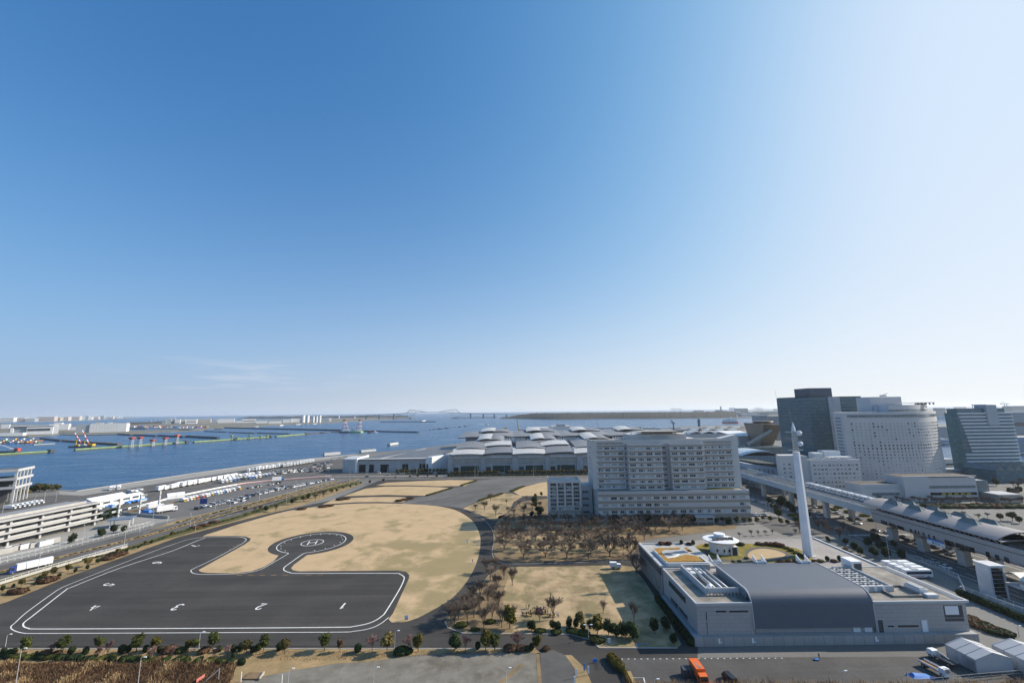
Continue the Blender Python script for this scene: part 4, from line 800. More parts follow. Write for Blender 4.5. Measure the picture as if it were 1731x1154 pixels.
part('roof_plant', steel, RT_, (a.x - 2, a.x + 8, RY + 3, RY + 11, rz_, a.z)); MB().box(a.x - 11, a.x + 5, RY + 7, RY + 7.6, a.z - 0.2, a.z + 0.4).build('window_crane', steel, RT_); MB().tube((a.x - 10, RY + 7.3, rz_), (a.x - 10, RY + 7.3, a.z), 0.3).build('crane_post', steel, RT_)
for k in range(3): part('lit_panel', cw_pale, RT_, (x0 + 0.5, x0 + 32 - 6 * k, RY - 0.3, RY, 36.5 - 3.6 * k, 38.6 - 3.6 * k))
# sawtooth glass hall at the edge
gx0 = D(1684, 800, 420).x; SG = thing('glass_hall', (gx0 + 40, 440, 0), 'glass hall with a sawtooth roof at the right edge below the banded office', 'building')
gz = D(1700, 795, 420).z; part('glass_wall', cw_blue, SG, (gx0, gx0 + 90, 420, 450, 0, gz))
for k in range(7): MB().hexa([(gx0 + k * 9, 419.5, gz), (gx0 + k * 9 + 9, 419.5, gz), (gx0 + k * 9 + 9, 450, gz), (gx0 + k * 9, 450, gz)], [(gx0 + k * 9 + 4, 419.5, gz + 4.6), (gx0 + k * 9 + 4.8, 419.5, gz + 4.6), (gx0 + k * 9 + 4.8, 450, gz + 4.6), (gx0 + k * 9 + 4, 450, gz + 4.6)]).build('roof_tooth', cw_pale, SG)
# low white office behind the viaduct
LY = 388; LW = thing('white_office', (275, LY + 14, 0), 'low white five-storey office behind the viaduct, in front of the towers', 'office')
x0, xm, x1 = D(1322, 800, LY + 7).x, D(1372, 800, LY).x, D(1456, 800, LY).x; lz = D(1440, 777, LY).z; lz2 = D(1330, 769, LY + 7).z
MB().prism([(xm, LY), (x1, LY), (x1, LY + 34), (xm, LY + 34)], 0, lz).build('wall', hot, LW); MB().prism([(x0, LY + 9), (xm - 6, LY + 9), (xm - 0.1, LY + 3), (xm - 0.1, LY + 20), (x0 + 4, LY + 20)], 0, lz2 - 0.5).build('wall', hot, LW)
part('parapet', white, LW, (xm, x1, LY - 0.1, LY + 0.5, lz, lz + 0.6), (x1 - 0.5, x1 + 0.05, LY + 0.5, LY + 34, lz, lz + 0.6)); part('roof', conc_d, LW, (xm + 0.2, x1 - 0.6, LY + 0.7, LY + 33.5, lz, lz + 0.1))
s = (x1 - xm - 3) / 12
for r in range(6):
    z = 3.5 + r * (lz - 6.5) / 5.6
    part('string_course', lgrey, LW, (xm + 0.05, x1 + 0.05, LY - 0.12, LY, z - 1.4, z - 1.15))
    for c in range(12): win(LW, xm + 1.5 + s * (c + 0.5), LY - 0.03, z, s * 0.72, 1.7, var=random.choice((0, 1, 1, 2)), panes=2)
    for c in range(3): win(LW, x0 + 4 + c * 5, LY + 8.97, z, 2.4, 1.7, panes=2, var=random.choice((0, 1)))
for (a, c, yy, h_) in ((1378, 1392, LY + 12, 5), (1394, 1421, LY + 16, 6.5), (1402, 1440, LY + 8, 1.8)): part('roof_block', offwhite, LW, (D(a, 770, yy).x, D(c, 770, yy).x, yy, yy + 9, lz + 0.1, lz + h_))
for k in range(9): part('roof_unit', lgrey, LW, (xm + 3 + k * 4.2, xm + 5.6 + k * 4.2, LY + 3 + (k % 3), LY + 5.4 + (k % 3), lz + 0.1, lz + 1.2 + 0.4 * (k % 2)))
# hotel podium
PD = thing('hotel_podium', (320, 365, 0), 'low pale wing with long window bands in front of the hotel', 'building'); py_ = 345
a, b, c, d = [D(p, 830, py_).x for p in (1462, 1530, 1572, 1655)]
z1, z2_, z3 = D(1500, 820, py_).z, D(1545, 806, py_).z, D(1620, 807, py_).z
part('wall', hot, PD, (a, b, py_ + 3, py_ + 20, 0, z1)); part('wall', hot, PD, (b, c, py_, py_ + 17, 0, z2_)); part('wall', hot, PD, (c, d, py_ + 1, py_ + 17, 0, z3))
part('roof', mat('brown_roof', (0.10, 0.082, 0.065), 0.9, var=0.2), PD, (a + 0.5, b - 0.2, py_ + 3.6, py_ + 19, z1 + 0.02, z1 + 0.12)); part('roof', MT['brown_roof'], PD, (b + 0.5, d - 0.5, py_ + 1.6, py_ + 16, z2_ + 0.02, z2_ + 0.14))
part('parapet', hot, PD, (b, d + 0.1, py_ - 0.1, py_ + 0.9, z2_, z2_ + 0.6), (a, b, py_ + 2.9, py_ + 3.5, z1, z1 + 0.6)); part('glass_end', cw_pale, PD, (d, D(1680, 830, py_).x, py_ + 3, py_ + 17, 0, z3 - 3)); part('glass_end_roof', lgrey, PD, (d, D(1672, 830, py_).x, py_ + 3, py_ + 17, z3 - 3, z3 - 2.6))
yb = mat('yellow_blind', (0.45, 0.36, 0.05), 0.7)
for zz, xx0, xx1, m in ((4.4, c + 1, d - 1, glz_d), (4.4, a + 8, b - 2, cw_pale), (9.6, c + 1, d - 1, cw_pale), (0.6, c + 1, d - 1, glz_d), (9.0, a + 1, b - 1, lgrey)): part('window_band', m, PD, (xx0, xx1, (py_ + 1 if xx0 > b else py_ + 3) - 0.12, py_ + 3.2, zz, zz + 2.0))
for k in range(5): part('blind', yb, PD, (c + 10 + k * 5, c + 13 + k * 5, py_ + 0.8, py_ + 0.87, 4.6, 6.0))
# panelled hall, arched hall left of the white office
PH = thing('panelled_hall', (255, 450, 0), 'blue-grey panelled hall with a dark roof beyond the viaduct', 'building'); y0 = 432
a, c = D(1262, 800, y0).x, D(1318, 800, y0).x; h0, h1 = D(1264, 783, y0).z, D(1316, 790, y0).z
MB().hexa([(a, y0, 0), (c, y0, 0), (c, y0 + 50, 0), (a, y0 + 50, 0)], [(a, y0, h0), (c, y0, h1), (c, y0 + 50, h1), (a, y0 + 50, h0)]).build('wall', mat('blue_grey_panel', (0.33, 0.38, 0.44), 0.5), PH)
for k in range(7): MB().box(a + k * 4.4, a + k * 4.4 + 0.4, y0 - 0.15, y0, 1, h1 - 1).build('panel_joint', dark, PH)
MB().hexa([(a + 12, y0 + 1, h0), (c, y0 + 1, h1), (c, y0 + 49, h1), (a + 6, y0 + 49, h0)], [(a + 12, y0 + 1, h0 + 0.5), (c, y0 + 1, h1 + 3.2), (c, y0 + 49, h1 + 3.4), (a + 6, y0 + 49, h0 + 0.5)]).build('roof', mat('dark_green_roof', (0.05, 0.06, 0.055), 0.8), PH)
AH = thing('arched_hall', (300, 545, 0), 'hall with a pale blue arched roof between the hospital and the dark tower', 'building'); y0 = 520
a, c = D(1256, 770, y0).x, D(1326, 770, y0).x; h_ = D(1290, 770, y0).z; part('wall', mat('pale_stone', (0.36, 0.36, 0.35), 0.8), AH, (a, c, y0, y0 + 45, 0, h_))
pr = [(a - 2 + (c - a + 4) * i / 12, h_ + 4.6 * math.sin(math.pi * i / 12) ** 0.8) for i in range(13)]; MB().extr([(p[0], p[1] + 0.6) for p in pr] + [p for p in pr[::-1]], y0 - 1, y0 + 46, axis='y').build('arched_roof', mat('pale_blue_roof', (0.40, 0.47, 0.53), 0.4), AH, fix=True)
for k in range(12): part('pilaster', lgrey, AH, (a + 2 + k * 4.1, a + 2.7 + k * 4.1, y0 - 0.4, y0, 0, h_ - 1))
# inverted-pyramid conference tower
CT = thing('inverted_pyramid_tower', (380, 660, 0), 'bronze inverted-pyramid conference tower with a glass escalator tube', 'tower'); yy = 650
tl, tr_, bl_, br_ = D(1256, 716.5, yy), D(1322, 718, yy), D(1296, 757, yy), D(1318, 757, yy)
tl.x = D(1257, 716.5, yy + 58).x
ti = mat('bronze_titanium', (0.185, 0.15, 0.115), 0.45, 0.35, var=0.1, sc=0.15)
MB().hexa([(bl_.x, yy + 18, bl_.z), (br_.x, yy + 18, br_.z), (br_.x, yy + 40, bl_.z), (bl_.x, yy + 40, bl_.z)], [(tl.x, yy, tl.z), (tr_.x, yy, tr_.z), (tr_.x, yy + 58, tl.z), (tl.x, yy + 58, tl.z)]).build('pyramid', ti, CT)
part('shaft', ti, CT, (bl_.x + 2, br_.x, yy + 18.2, yy + 40, 0, bl_.z)); part('window', dark, CT, (D(1299, 728, yy).x, D(1304, 728, yy).x, yy + 2, yy + 12, D(1300, 730, yy).z, D(1300, 727, yy).z))
MB().lathe((D(1290, 716, yy + 30).x, yy + 30, tl.z), [(12, 0), (15, 2.2), (14.5, 3.2), (1, 3.6)], 24).build('roof_disc', ti, CT)
MB().tube(D(1262, 752, yy - 14), D(1303, 728, yy - 2), 2.6, n=8).build('escalator_tube', cw_pale, CT); part('base_hall', cw_pale, CT, (D(1248, 760, yy).x, D(1316, 760, yy).x, yy - 20, yy + 30, 0, D(1280, 756, yy - 20).z))
part('block', mat('grey_box', (0.30, 0.32, 0.34), 0.7), CT, (D(1282, 702, yy + 60).x, D(1297, 702, yy + 60).x, yy + 60, yy + 80, 20, D(1290, 702, yy + 60).z)); part('block', MT['grey_box'], CT, (D(1309, 704, yy + 60).x, D(1322, 704, yy + 60).x, yy + 60, yy + 80, 20, D(1315, 703, yy + 60).z))
# scalloped west hall roofs
WH = thing('scalloped_hall', (330, 860, 0), 'hall with rows of pale scalloped roof shells behind the hospital', 'building')
wm_ = mat('warm_white_roof', (0.62, 0.58, 0.53), 0.5); part('wall', lgrey, WH, (D(1165, 740, 820).x, D(1262, 740, 820).x, 820, 930, 0, D(1200, 733, 820).z))
for r, (yy_, pyy) in enumerate(((822, 730), (850, 726), (880, 722.5))):
    zz = D(1200, pyy + 3, yy_).z
    for k in range(4):
        ca = D(1176 + k * 22 + r * 6, pyy, yy_); rr = 12.5; pr = [(ca.x - rr + 2 * rr * i / 8, zz + 4.2 * math.sin(math.pi * i / 8)) for i in range(9)]
        MB().extr([(p[0], p[1] + 0.5) for p in pr] + pr[::-1], yy_, yy_ + 26, axis='y').build('roof_shell', wm_, WH, fix=True)
sh = thing('sawtooth_roof_hall', (D(1265, 735, 700).x, 705, 0), 'small bright white roof with a wavy edge beside the bronze pyramid', 'building'); a, c = D(1249, 735, 700), D(1282, 735, 700)
part('wall', lgrey, sh, (a.x, c.x, 701, 740, 0, a.z - 2)); MB().hexa([(a.x - 6, 698, a.z - 2), (c.x, 698, a.z - 2), (c.x - 6, 745, a.z + 4), (a.x - 16, 745, a.z + 4)], [(a.x - 6, 698, a.z - 1.2), (c.x, 698, a.z - 1.2), (c.x - 6, 745, a.z + 4.8), (a.x - 16, 745, a.z + 4.8)]).build('roof', white, sh)
# ---------------------------------------------------------------- monorail viaduct, train, station
vb = mat('viaduct_pale_blue', (0.40, 0.49, 0.54), 0.5, var=0.06)
VI = thing('viaduct', (222, 330, 0), 'elevated guideway with pale blue girders running beside the hospital', 'viaduct')
VX0, VX1, VYN, VYF = 212.0, 234.0, 256.0, 520.0
part('girder', vb, VI, (VX0, VX0 + 1.2, VYN, VYF, 10.9, 13.4)); part('girder', vb, VI, (VX1 - 1.2, VX1, VYN, VYF, 10.9, 13.4)); part('side_wall', mat('guideway_wall', (0.42, 0.47, 0.50), 0.6), VI, (VX0 - 0.25, VX0 + 0.15, VYN, VYF, 13.4, 15.2)); part('side_wall', MT['guideway_wall'], VI, (VX1 - 0.15, VX1 + 0.25, VYN, VYF, 13.4, 15.0))
part('deck', dark, VI, (VX0 + 1.2, VX1 - 1.2, VYN, VYF, 12.9, 13.3))
for xx in (215.5, 220.5, 225.2, 230.2):
    part('track_slab', concrete, VI, (xx - 1.3, xx - 0.7, VYN, VYF, 13.3, 13.75)); part('track_slab', concrete, VI, (xx + 0.7, xx + 1.3, VYN, VYF, 13.3, 13.75)); part('guide_rail', steel, VI, (xx - 1.75, xx - 1.6, VYN, VYF, 13.3, 14.4)); part('guide_rail', steel, VI, (xx + 1.6, xx + 1.75, VYN, VYF, 13.3, 14.4))
for k in range(24): part('sleeper', steel, VI, (VX0 + 1.2, VX1 - 1.2, VYN + 3 + k * 11, VYN + 3.5 + k * 11, 13.3, 14.05))
def pier(parent, x, y, zt__, wx=2.4, wy=3.2, head=True):
    mb = MB().box(x - wx / 2, x + wx / 2, y - wy / 2, y + wy / 2, 0, zt__ - 1.2)
    if head: mb.hexa([(x - wx / 2, y - wy / 2, zt__ - 1.2), (x + wx / 2, y - wy / 2, zt__ - 1.2), (x + wx / 2, y + wy / 2, zt__ - 1.2), (x - wx / 2, y + wy / 2, zt__ - 1.2)], [(x - wx, y - wy / 2, zt__), (x + wx, y - wy / 2, zt__), (x + wx, y + wy / 2, zt__), (x - wx, y + wy / 2, zt__)])
    return mb.build('pier', concrete, parent)
for yv in (300, 336, 372, 410, 450):
    for xv in (214.5, 231.5): pier(VI, xv, yv, 10.85)
    part('cross_beam', concrete, VI, (213, 233, yv - 1.4, yv + 1.4, 9.9, 10.88))
TR = thing('monorail_train', (228, 303, 13.7), 'white six-car automated train on the elevated guideway', 'train')
for k in range(6):
    ya = 271.5 + k * 10.6; yb_ = ya + 10.1
    cb = MB().box(226.0, 229.8, ya, yb_, 14.35, 17.0).box(226.3, 229.5, ya + 0.1, yb_ - 0.1, 17.0, 17.35).build('car_body', white, TR)
    MB().box(225.95, 226.02, ya + 0.6, yb_ - 0.6, 15.6, 16.5).build('side_window', glz_d, cb)
    for q in range(2): MB().box(225.93, 226.0, ya + 2 + q * 4.2, ya + 3.6 + q * 4.2, 14.5, 16.7).build('door', lgrey, cb)
    MB().box(226.5, 229.3, ya + 0.8, yb_ - 0.8, 13.75, 14.35).build('bogie', black, cb)
    if k < 5: MB().box(226.6, 229.2, yb_, yb_ + 0.5, 14.5, 16.8).build('gangway', black, cb)
    for q in range(2): MB().box(226.9, 228.9, ya + 2 + q * 4, ya + 4 + q * 4, 17.35, 17.6).build('roof_unit', lgrey, cb)
MB().box(226.5, 229.3, 271.42, 271.55, 15.3, 16.8).build('windscreen', glz_d, TR)
st_w = mat('station_wall', (0.37, 0.355, 0.35), 0.65, var=0.05); st_r = panel_tile('station_roof_panel', (0.27, 0.25, 0.25), 2.5, 30, 0.08)
ST = thing('station', (220, 215, 0), 'elevated station with a long curved mauve-grey roof and glass skylights', 'station')
wprof = [(210.0, 15.0), (210.0, 9.6), (210.6, 8.4), (212, 7.9), (230, 7.9), (231.5, 8.6), (232, 15), (231.6, 15), (231.4, 9.6), (210.4, 9.6), (210.4, 15.0)]
MB().extr(wprof, 150, 257, axis='y').build('wall', st_w, ST, fix=True); part('platform', concrete, ST, (210.5, 231.3, 150, 256, 12.2, 13.2))
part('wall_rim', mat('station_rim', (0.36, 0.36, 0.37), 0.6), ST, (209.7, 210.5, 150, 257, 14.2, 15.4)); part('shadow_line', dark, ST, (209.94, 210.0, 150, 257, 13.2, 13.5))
RYN = 191.0
rpf = []
for i in range(15):
    t = i / 14; rpf.append((208.3 + 22.9 * t, 17.0 + 3.0 * math.sin(math.pi * min(1, t * 1.0)) ** 0.85))
MB().extr([(p[0], p[1] + 0.35) for p in rpf] + rpf[::-1], RYN, 262, axis='y').build('roof', st_r, ST, fix=True)
MB().face([(208.3, RYN, 17.2)] + [(p[0], RYN - 7 * math.sin(math.pi * i / 14) - 2, p[1] + 0.1) for i, p in enumerate(rpf)] + [(231.2, RYN, 17.2)]).build('roof_tip', st_r, ST)
for k in range(10): part('roof_seam', dark, ST, (208.4, 208.5, RYN + 7 * k, RYN + 7 * k + 6.9, 17.0, 17.36))
for k in range(16):                          # open truss under the eave
    ya = RYN + 1 + k * 4.2
    MB().tube((210.2, ya, 15.3), (209.4, ya + 2.1, 17.1), 0.12, n=4).build('truss_bar', steel, ST); MB().tube((209.4, ya + 2.1, 17.1), (210.2, ya + 4.2, 15.3), 0.12, n=4).build('truss_bar', steel, ST)
    if k % 2 == 0: part('column', steel, ST, (211.2, 211.6, ya, ya + 0.4, 13.2, 17.6)); part('column', steel, ST, (229.6, 230.0, ya, ya + 0.4, 13.2, 17.6))
part('platform_screen', glz_d, ST, (212.3, 212.5, RYN, 256, 13.2, 16.6)); part('platform_screen', glz_d, ST, (229.0, 229.2, RYN, 256, 13.2, 16.6))
skg = mat('skylight_glass', (0.20, 0.25, 0.24), 0.25, spec=0.6)
for (spx, spy) in ((1511, 850), (1549, 860.5), (1593, 871.5), (1641, 885), (1538, 849), (1578, 858), (1624, 869), (1674, 882)):
    c = G(spx, spy, 20.3); c.x = 216.6 if spx in (1511, 1549, 1593, 1641) else 223.6; c = E_(spx, spy, c.x); zb_ = 19.2
    b4 = [(c.x - 1.7, c.y - 5), (c.x + 1.7, c.y - 5), (c.x + 1.7, c.y + 5), (c.x - 1.7, c.y + 5)]; t4 = [(c.x - 0.25, c.y - 2.4), (c.x + 0.25, c.y - 2.4), (c.x + 0.25, c.y + 2.4), (c.x - 0.25, c.y + 2.4)]
    sk = MB().hexa([(*p, zb_) for p in b4], [(*p, zb_ + 2.7) for p in t4]).build('skylight', skg, ST); fr = MB()
    for i in range(9): t = i / 8; fr.tube((c.x - 1.75, c.y - 5 + 10 * t, zb_ + 0.05), (c.x - 0.28, c.y - 2.4 + 4.8 * t, zb_ + 2.75), 0.07, n=4)
    for p, q in ((0, 1), (1, 2), (2, 3), (3, 0)): fr.tube((*b4[p], zb_), (*b4[q], zb_), 0.12, n=4)
    fr.tube((*t4[0], zb_ + 2.7), (*t4[3], zb_ + 2.7), 0.12, n=4)
    for p in range(4): fr.tube((*b4[p], zb_), (*t4[p], zb_ + 2.7), 0.1, n=4)
    fr.build('skylight_frame', dark, sk)
def stwin(pxa, pya, pxb, pyb, h_, m=glz_d, nm='window'):
    a, b = E_(pxa, pya, 209.95), E_(pxb, pyb, 209.95); return MB().box(209.88, 210.02, min(a.y, b.y), max(a.y, b.y), a.z - h_, a.z).build(nm, m, ST)
for k in range(12): stwin(1489 + k * 2.7 + (k // 4) * 2.6, 878 + k * 0.95 + (k // 4) * 0.5, 1490.8 + k * 2.7 + (k // 4) * 2.6, 878.5, 1.9)
for a in ((1537.5, 893, 1541.5), (1545.5, 895, 1548.5), (1551.5, 896.5, 1553.5), (1559.5, 899, 1562), (1568.5, 902, 1571), (1577, 904.5, 1580)): stwin(a[0], a[1], a[2], a[1], 1.9)
for a in ((1596.5, 911, 1611.5), (1614.5, 916, 1629), (1631, 921, 1646), (1665.5, 931, 1672), (1681, 936, 1688), (1697, 940, 1704.5)): stwin(a[0], a[1], a[2], a[1], 2.3)
sp_ = stwin(1566, 908, 1596, 917, 2.6, white, 'name_panel'); a, b = E_(1566, 907, 209.9), E_(1596, 916, 209.9); MB().box(209.8, 209.9, b.y, a.y, a.z - 0.9, a.z - 0.2).build('blue_stripe', blue, sp_)
for k in range(3): MB().box(209.8, 209.9, (a.y + b.y) / 2 - 2 + k * 1.4, (a.y + b.y) / 2 - 1.1 + k * 1.4, a.z - 2.2, a.z - 1.3).build('sign_character', blue if k == 2 else steel, sp_)
for yv in (212, 232, 249.5):
    pier(ST, 214.2, yv, 7.9, 3.4, 3.6, False); pier(ST, 229, yv, 7.9, 3.4, 3.6, False)
bx = part('stair_box', lgrey, ST, (212.6, 216.5, 173, 181, 13.2, 17.0)); part('blue_sign', blue, bx, (212.5, 212.6, 174, 176.5, 14.6, 16.4)); part('shelter', lgrey, ST, (222, 229, 165, 186, 16.4, 17.2)); part('platform_edge', dark, ST, (217, 224, 150, 190, 13.2, 13.3))
# ---------------------------------------------------------------- footbridge tower and covered walk at the right edge
fbw = mat('footbridge_white', (0.58, 0.58, 0.59), 0.6); crf = mat('cream_curved_roof', (0.62, 0.60, 0.52), 0.5)
FB = thing('footbridge', (195, 172, 0), 'covered footbridge with a cream curved roof and lift tower at right edge', 'footbridge')
part('lift_tower', fbw, FB, (187.2, 188.0, 176.5, 181.5, 0, 11.5), (192.6, 193.4, 176.5, 181.5, 0, 11.5), (188.0, 192.6, 181.0, 181.5, 0, 11.5), (187.2, 193.4, 176.0, 182.0, 11.5, 12.3)); part('tower_glass', glz_d, FB, (188.0, 192.6, 176.7, 176.9, 0.3, 11.4)); [part('glazing_bar', steel, FB, (188.0, 192.6, 176.6, 176.7, 1.2 + k * 1.5, 1.35 + k * 1.5)) for k in range(7)]
part('deck', fbw, FB, (192.6, 212, 171.5, 176.4, 5.4, 6.2)); part('side_wall', fbw, FB, (192.6, 212, 171.3, 171.6, 6.2, 7.6)); part('side_glass', glz_b, FB, (193.4, 212, 171.35, 171.5, 7.6, 8.9)); part('deck', fbw, FB, (192.6, 197, 140, 171.2, 5.4, 6.2)); part('side_wall', fbw, FB, (192.4, 192.7, 140, 171.2, 6.2, 7.6)); part('side_glass', glz_b, FB, (192.45, 192.6, 140, 171, 7.6, 8.9))
pr = [(171.0 + 6 * i / 8, 8.9 + 1.5 * math.sin(math.pi * i / 8)) for i in range(9)]; MB().extr([(p[0], p[1] + 0.15) for p in pr] + pr[::-1], 193.2, 212, axis='x').build('curved_roof', crf, FB, fix=True)
pr = [(192.2 + 6 * i / 8, 8.9 + 1.5 * math.sin(math.pi * i / 8)) for i in range(9)]; MB().extr([(p[0], p[1] + 0.15) for p in pr] + pr[::-1], 140, 171, axis='y').build('curved_roof', crf, FB, fix=True)
for q in ((195, 160), (205, 174), (195, 146)): part('pier', concrete, FB, (q[0] - 0.9, q[0] + 0.9, q[1] - 0.9, q[1] + 0.9, 0, 5.4))
# retaining walls with white railings beside the road
def railing(pts, name, label, hgt=1.1, base=0.0, step=2.4, m=white, wall=0.0, wm=concrete):
    t = thing(name, pts[0] if len(pts[0]) > 2 else (*pts[0], 0), label, 'railing'); P = [Vector((p[0], p[1], p[2] if len(p) > 2 else 0)) for p in pts]
    if wall: MB().rail(P, 0.35, base, base + wall).build('wall', wm, t)
    b = base + wall
    MB().rail(P, 0.07, b + hgt - 0.1, b + hgt).build('top_rail', m, t); MB().rail(P, 0.05, b + hgt * 0.5, b + hgt * 0.5 + 0.07).build('mid_rail', m, t)
    pm = MB()
    for a, c in zip(P[:-1], P[1:]):
        n = max(1, int((c - a).length / step))
        for i in range(n): q = a.lerp(c, i / n); pm.box(q.x - 0.04, q.x + 0.04, q.y - 0.04, q.y + 0.04, q.z + b, q.z + b + hgt - 0.1)
    pm.build('posts', m, t)['kind'] = 'stuff'
    return t
railing([G(1632, 1006), G(1731, 1043), (183, 140, 0)], 'railing', 'white railing on a retaining wall right of the barrel-roofed building', wall=2.2)
railing([G(1532, 944), G(1560, 952), G(1590, 965), G(1621, 980), G(1632, 1004)], 'railing', 'white railing between the parked coaches and the main road', wall=1.4)
railing([(186, 180, 0), (188, 165, 0), (189, 140, 0)], 'railing', 'low white railing below the lift tower at the right edge', wall=1.0)
sheet('ramp_road', [(181.5, 182), (186, 182), (188, 120), (182.5, 120)], 0.07, asph2, px=False)
# ================================================================ exhibition halls, truck terminals, vehicles
# long east hall: pillars, bays with green doors, wave roofs
EH = thing('exhibition_hall', (0, 570, 0), 'long exhibition hall with wave-shaped roofs in shaded grey and lit white by the water', 'hall'); EY = 527.0
eg = mat('dark_green_door', (0.015, 0.045, 0.04), 0.5); hallw = mat('hall_grey_wall', (0.36, 0.38, 0.40), 0.6); hband = mat('hall_pale_band', (0.50, 0.55, 0.60), 0.5); hroof = mat('hall_roof_shaded_grey', (0.21, 0.212, 0.22), 0.55, var=0.1, sc=0.03); hwhite_lit = mat('white_and_sunlit_roof', (0.52, 0.51, 0.49), 0.5)  # light and shade put into the roof colours: white shells sunlit, grey shells shaded
def ex(p): return D(p, 780, EY).x
ez = D(870, 767, EY).z
part('wall', hallw, EH, (ex(763), ex(1040), EY + 1.5, EY + 200, 0, ez - 0.5))
pil = [(757, 766), (813, 820.5), (866, 876), (921.5, 929), (975, 985), (1030, 1040)]
for a, b in pil: part('pillar', hallw, EH, (ex(a), ex(b), EY - 1.6, EY + 1.4, 0, D(870, 768, EY).z))
for (a, b), (c, d) in zip(pil[:-1], pil[1:]):
    x0, x1 = ex(b), ex(c)
    part('pale_band', hband, EH, (x0, x1, EY - 0.3, EY + 1.4, D(870, 771.5, EY).z, ez - 0.6)); part('ledge', white, EH, (x0, x1, EY - 2.2, EY - 0.2, D(870, 772.4, EY).z, D(870, 771.4, EY).z))
    part('upper_panel', mat('hall_beige_panel', (0.33, 0.335, 0.32), 0.7), EH, (x0, x1, EY - 0.6, EY + 1.4, D(870, 782.5, EY).z, D(870, 772.6, EY).z)); part('lower_panel', hallw, EH, (x0, x1, EY - 0.2, EY + 1.4, 0, D(870, 782.8, EY).z))
    part('green_door', eg, EH, (x0 + (x1 - x0) * 0.28, x0 + (x1 - x0) * 0.92, EY - 0.5, EY, 0, 8.5)); part('glass_door', glz, EH, (x0 + 1, x0 + (x1 - x0) * 0.2, EY - 0.5, EY, 0, 7))
def wave(x0, x1, y0, y1, z0, rise, back, m, name='roof_wave', th=1.1, low=0.0):
    """shell: arched in x, leaning up to the back"""
    n = 12; mb = MB()
    def pt(i, k): t = i / n; return (x0 + (x1 - x0) * t, y0 + (y1 - y0) * k, z0 + low * t + 0.65 * rise * math.sin(math.pi * t) + back * k)
    for k in range(3):
        for i in range(n): mb.face([pt(i, k / 3), pt(i + 1, k / 3), pt(i + 1, (k + 1) / 3), pt(i, (k + 1) / 3)], 0)
    for i in range(n):
        a, b = pt(i, 0), pt(i + 1, 0); mb.face([(a[0], a[1] - 0.05, a[2] - th), (b[0], b[1] - 0.05, b[2] - th), (b[0], b[1] - 0.05, b[2] + 0.1), (a[0], a[1] - 0.05, a[2] + 0.1)], 1)
    for k in range(3):
        for i in (0, n): a, b = pt(i, k / 3), pt(i, (k + 1) / 3); mb.face([(a[0], a[1], a[2] - th), (b[0], b[1], b[2] - th), b, a], 1)
    return mb.build(name, [m, hroof if m is not hroof else dark], EH)
for u in range(4):
    x0, x1 = ex(763 + u * 104), ex(763 + (u + 1) * 104 - 1); w_ = x1 - x0
    wave(x0, x0 + w_ * 0.54, EY - 4, EY + 20, ez + 0.2, 1.4, 5.2, hwhite_lit, th=1.6); wave(x0 + w_ * 0.52, x1, EY - 4, EY + 48, ez + 0.4, 1.6, 7.5, hroof, th=1.8, low=1.2)
    wave(x0 + w_ * 0.06, x0 + w_ * 0.56, EY + 16, EY + 72, ez + 5.6, 2.4, 4.5, hroof, th=1.8, low=-0.8); wave(x0 + w_ * 0.50, x1 - 1, EY + 30, EY + 72, ez + 7.0, 1.4, 3.0, hwhite_lit, low=1.5)
    wave(x0 + w_ * 0.28, x0 + w_ * 0.82, EY + 62, EY + 130, ez + 9.0, 2.6, 2.0, hwhite_lit); wave(x0 + w_ * 0.34, x0 + w_ * 0.60, EY + 70, EY + 130, ez + 12.0, 1.8, 4.0, hwhite_lit, low=2.0); wave(x0 + w_ * 0.58, x0 + w_ * 0.84, EY + 70, EY + 130, ez + 12.6, 2.0, 3.0, hroof, low=-1.5)
    wave(x0 - w_ * 0.1, x0 + w_ * 0.5, EY + 120, EY + 205, ez + 12.5, 2.2, 4.5, hroof); wave(x0 + w_ * 0.45, x1 + 2, EY + 125, EY + 205, ez + 13.2, 2.4, 5.0, hroof)
    wave(x0 + w_ * 0.30, x0 + w_ * 0.62, EY + 170, EY + 215, ez + 18.5, 1.8, 3.4, hwhite_lit, low=1.5); wave(x0 + w_ * 0.60, x0 + w_ * 0.92, EY + 172, EY + 215, ez + 18.8, 1.6, 2.4, hroof, low=-1.0)
    part('roof_body', hallw, EH, (x0 + 3, x1 - 2, EY + 8, EY + 64, ez - 0.5, ez + 3), (x0 + w_ * 0.3, x0 + w_ * 0.8, EY + 64, EY + 128, ez - 0.5, ez + 9), (x0 + 3, x1, EY + 128, EY + 200, ez - 0.5, ez + 12.4))
    for k in range(9):                                                                    # white truss between the shells
        xa = x0 + w_ * (0.84 + 0.045 * k); zz = ez + 10.5; MB().tube((xa, EY + 66, zz), (xa + w_ * 0.0225, EY + 66, zz + 4.6), 0.45, n=4).build('truss_bar', white, EH); MB().tube((xa + w_ * 0.0225, EY + 66, zz + 4.6), (xa + w_ * 0.045, EY + 66, zz), 0.45, n=4).build('truss_bar', white, EH)
    part('roof_mast', white, EH, (x1 - 1, x1 + 0.6, EY - 2, EY, ez, ez + 7))
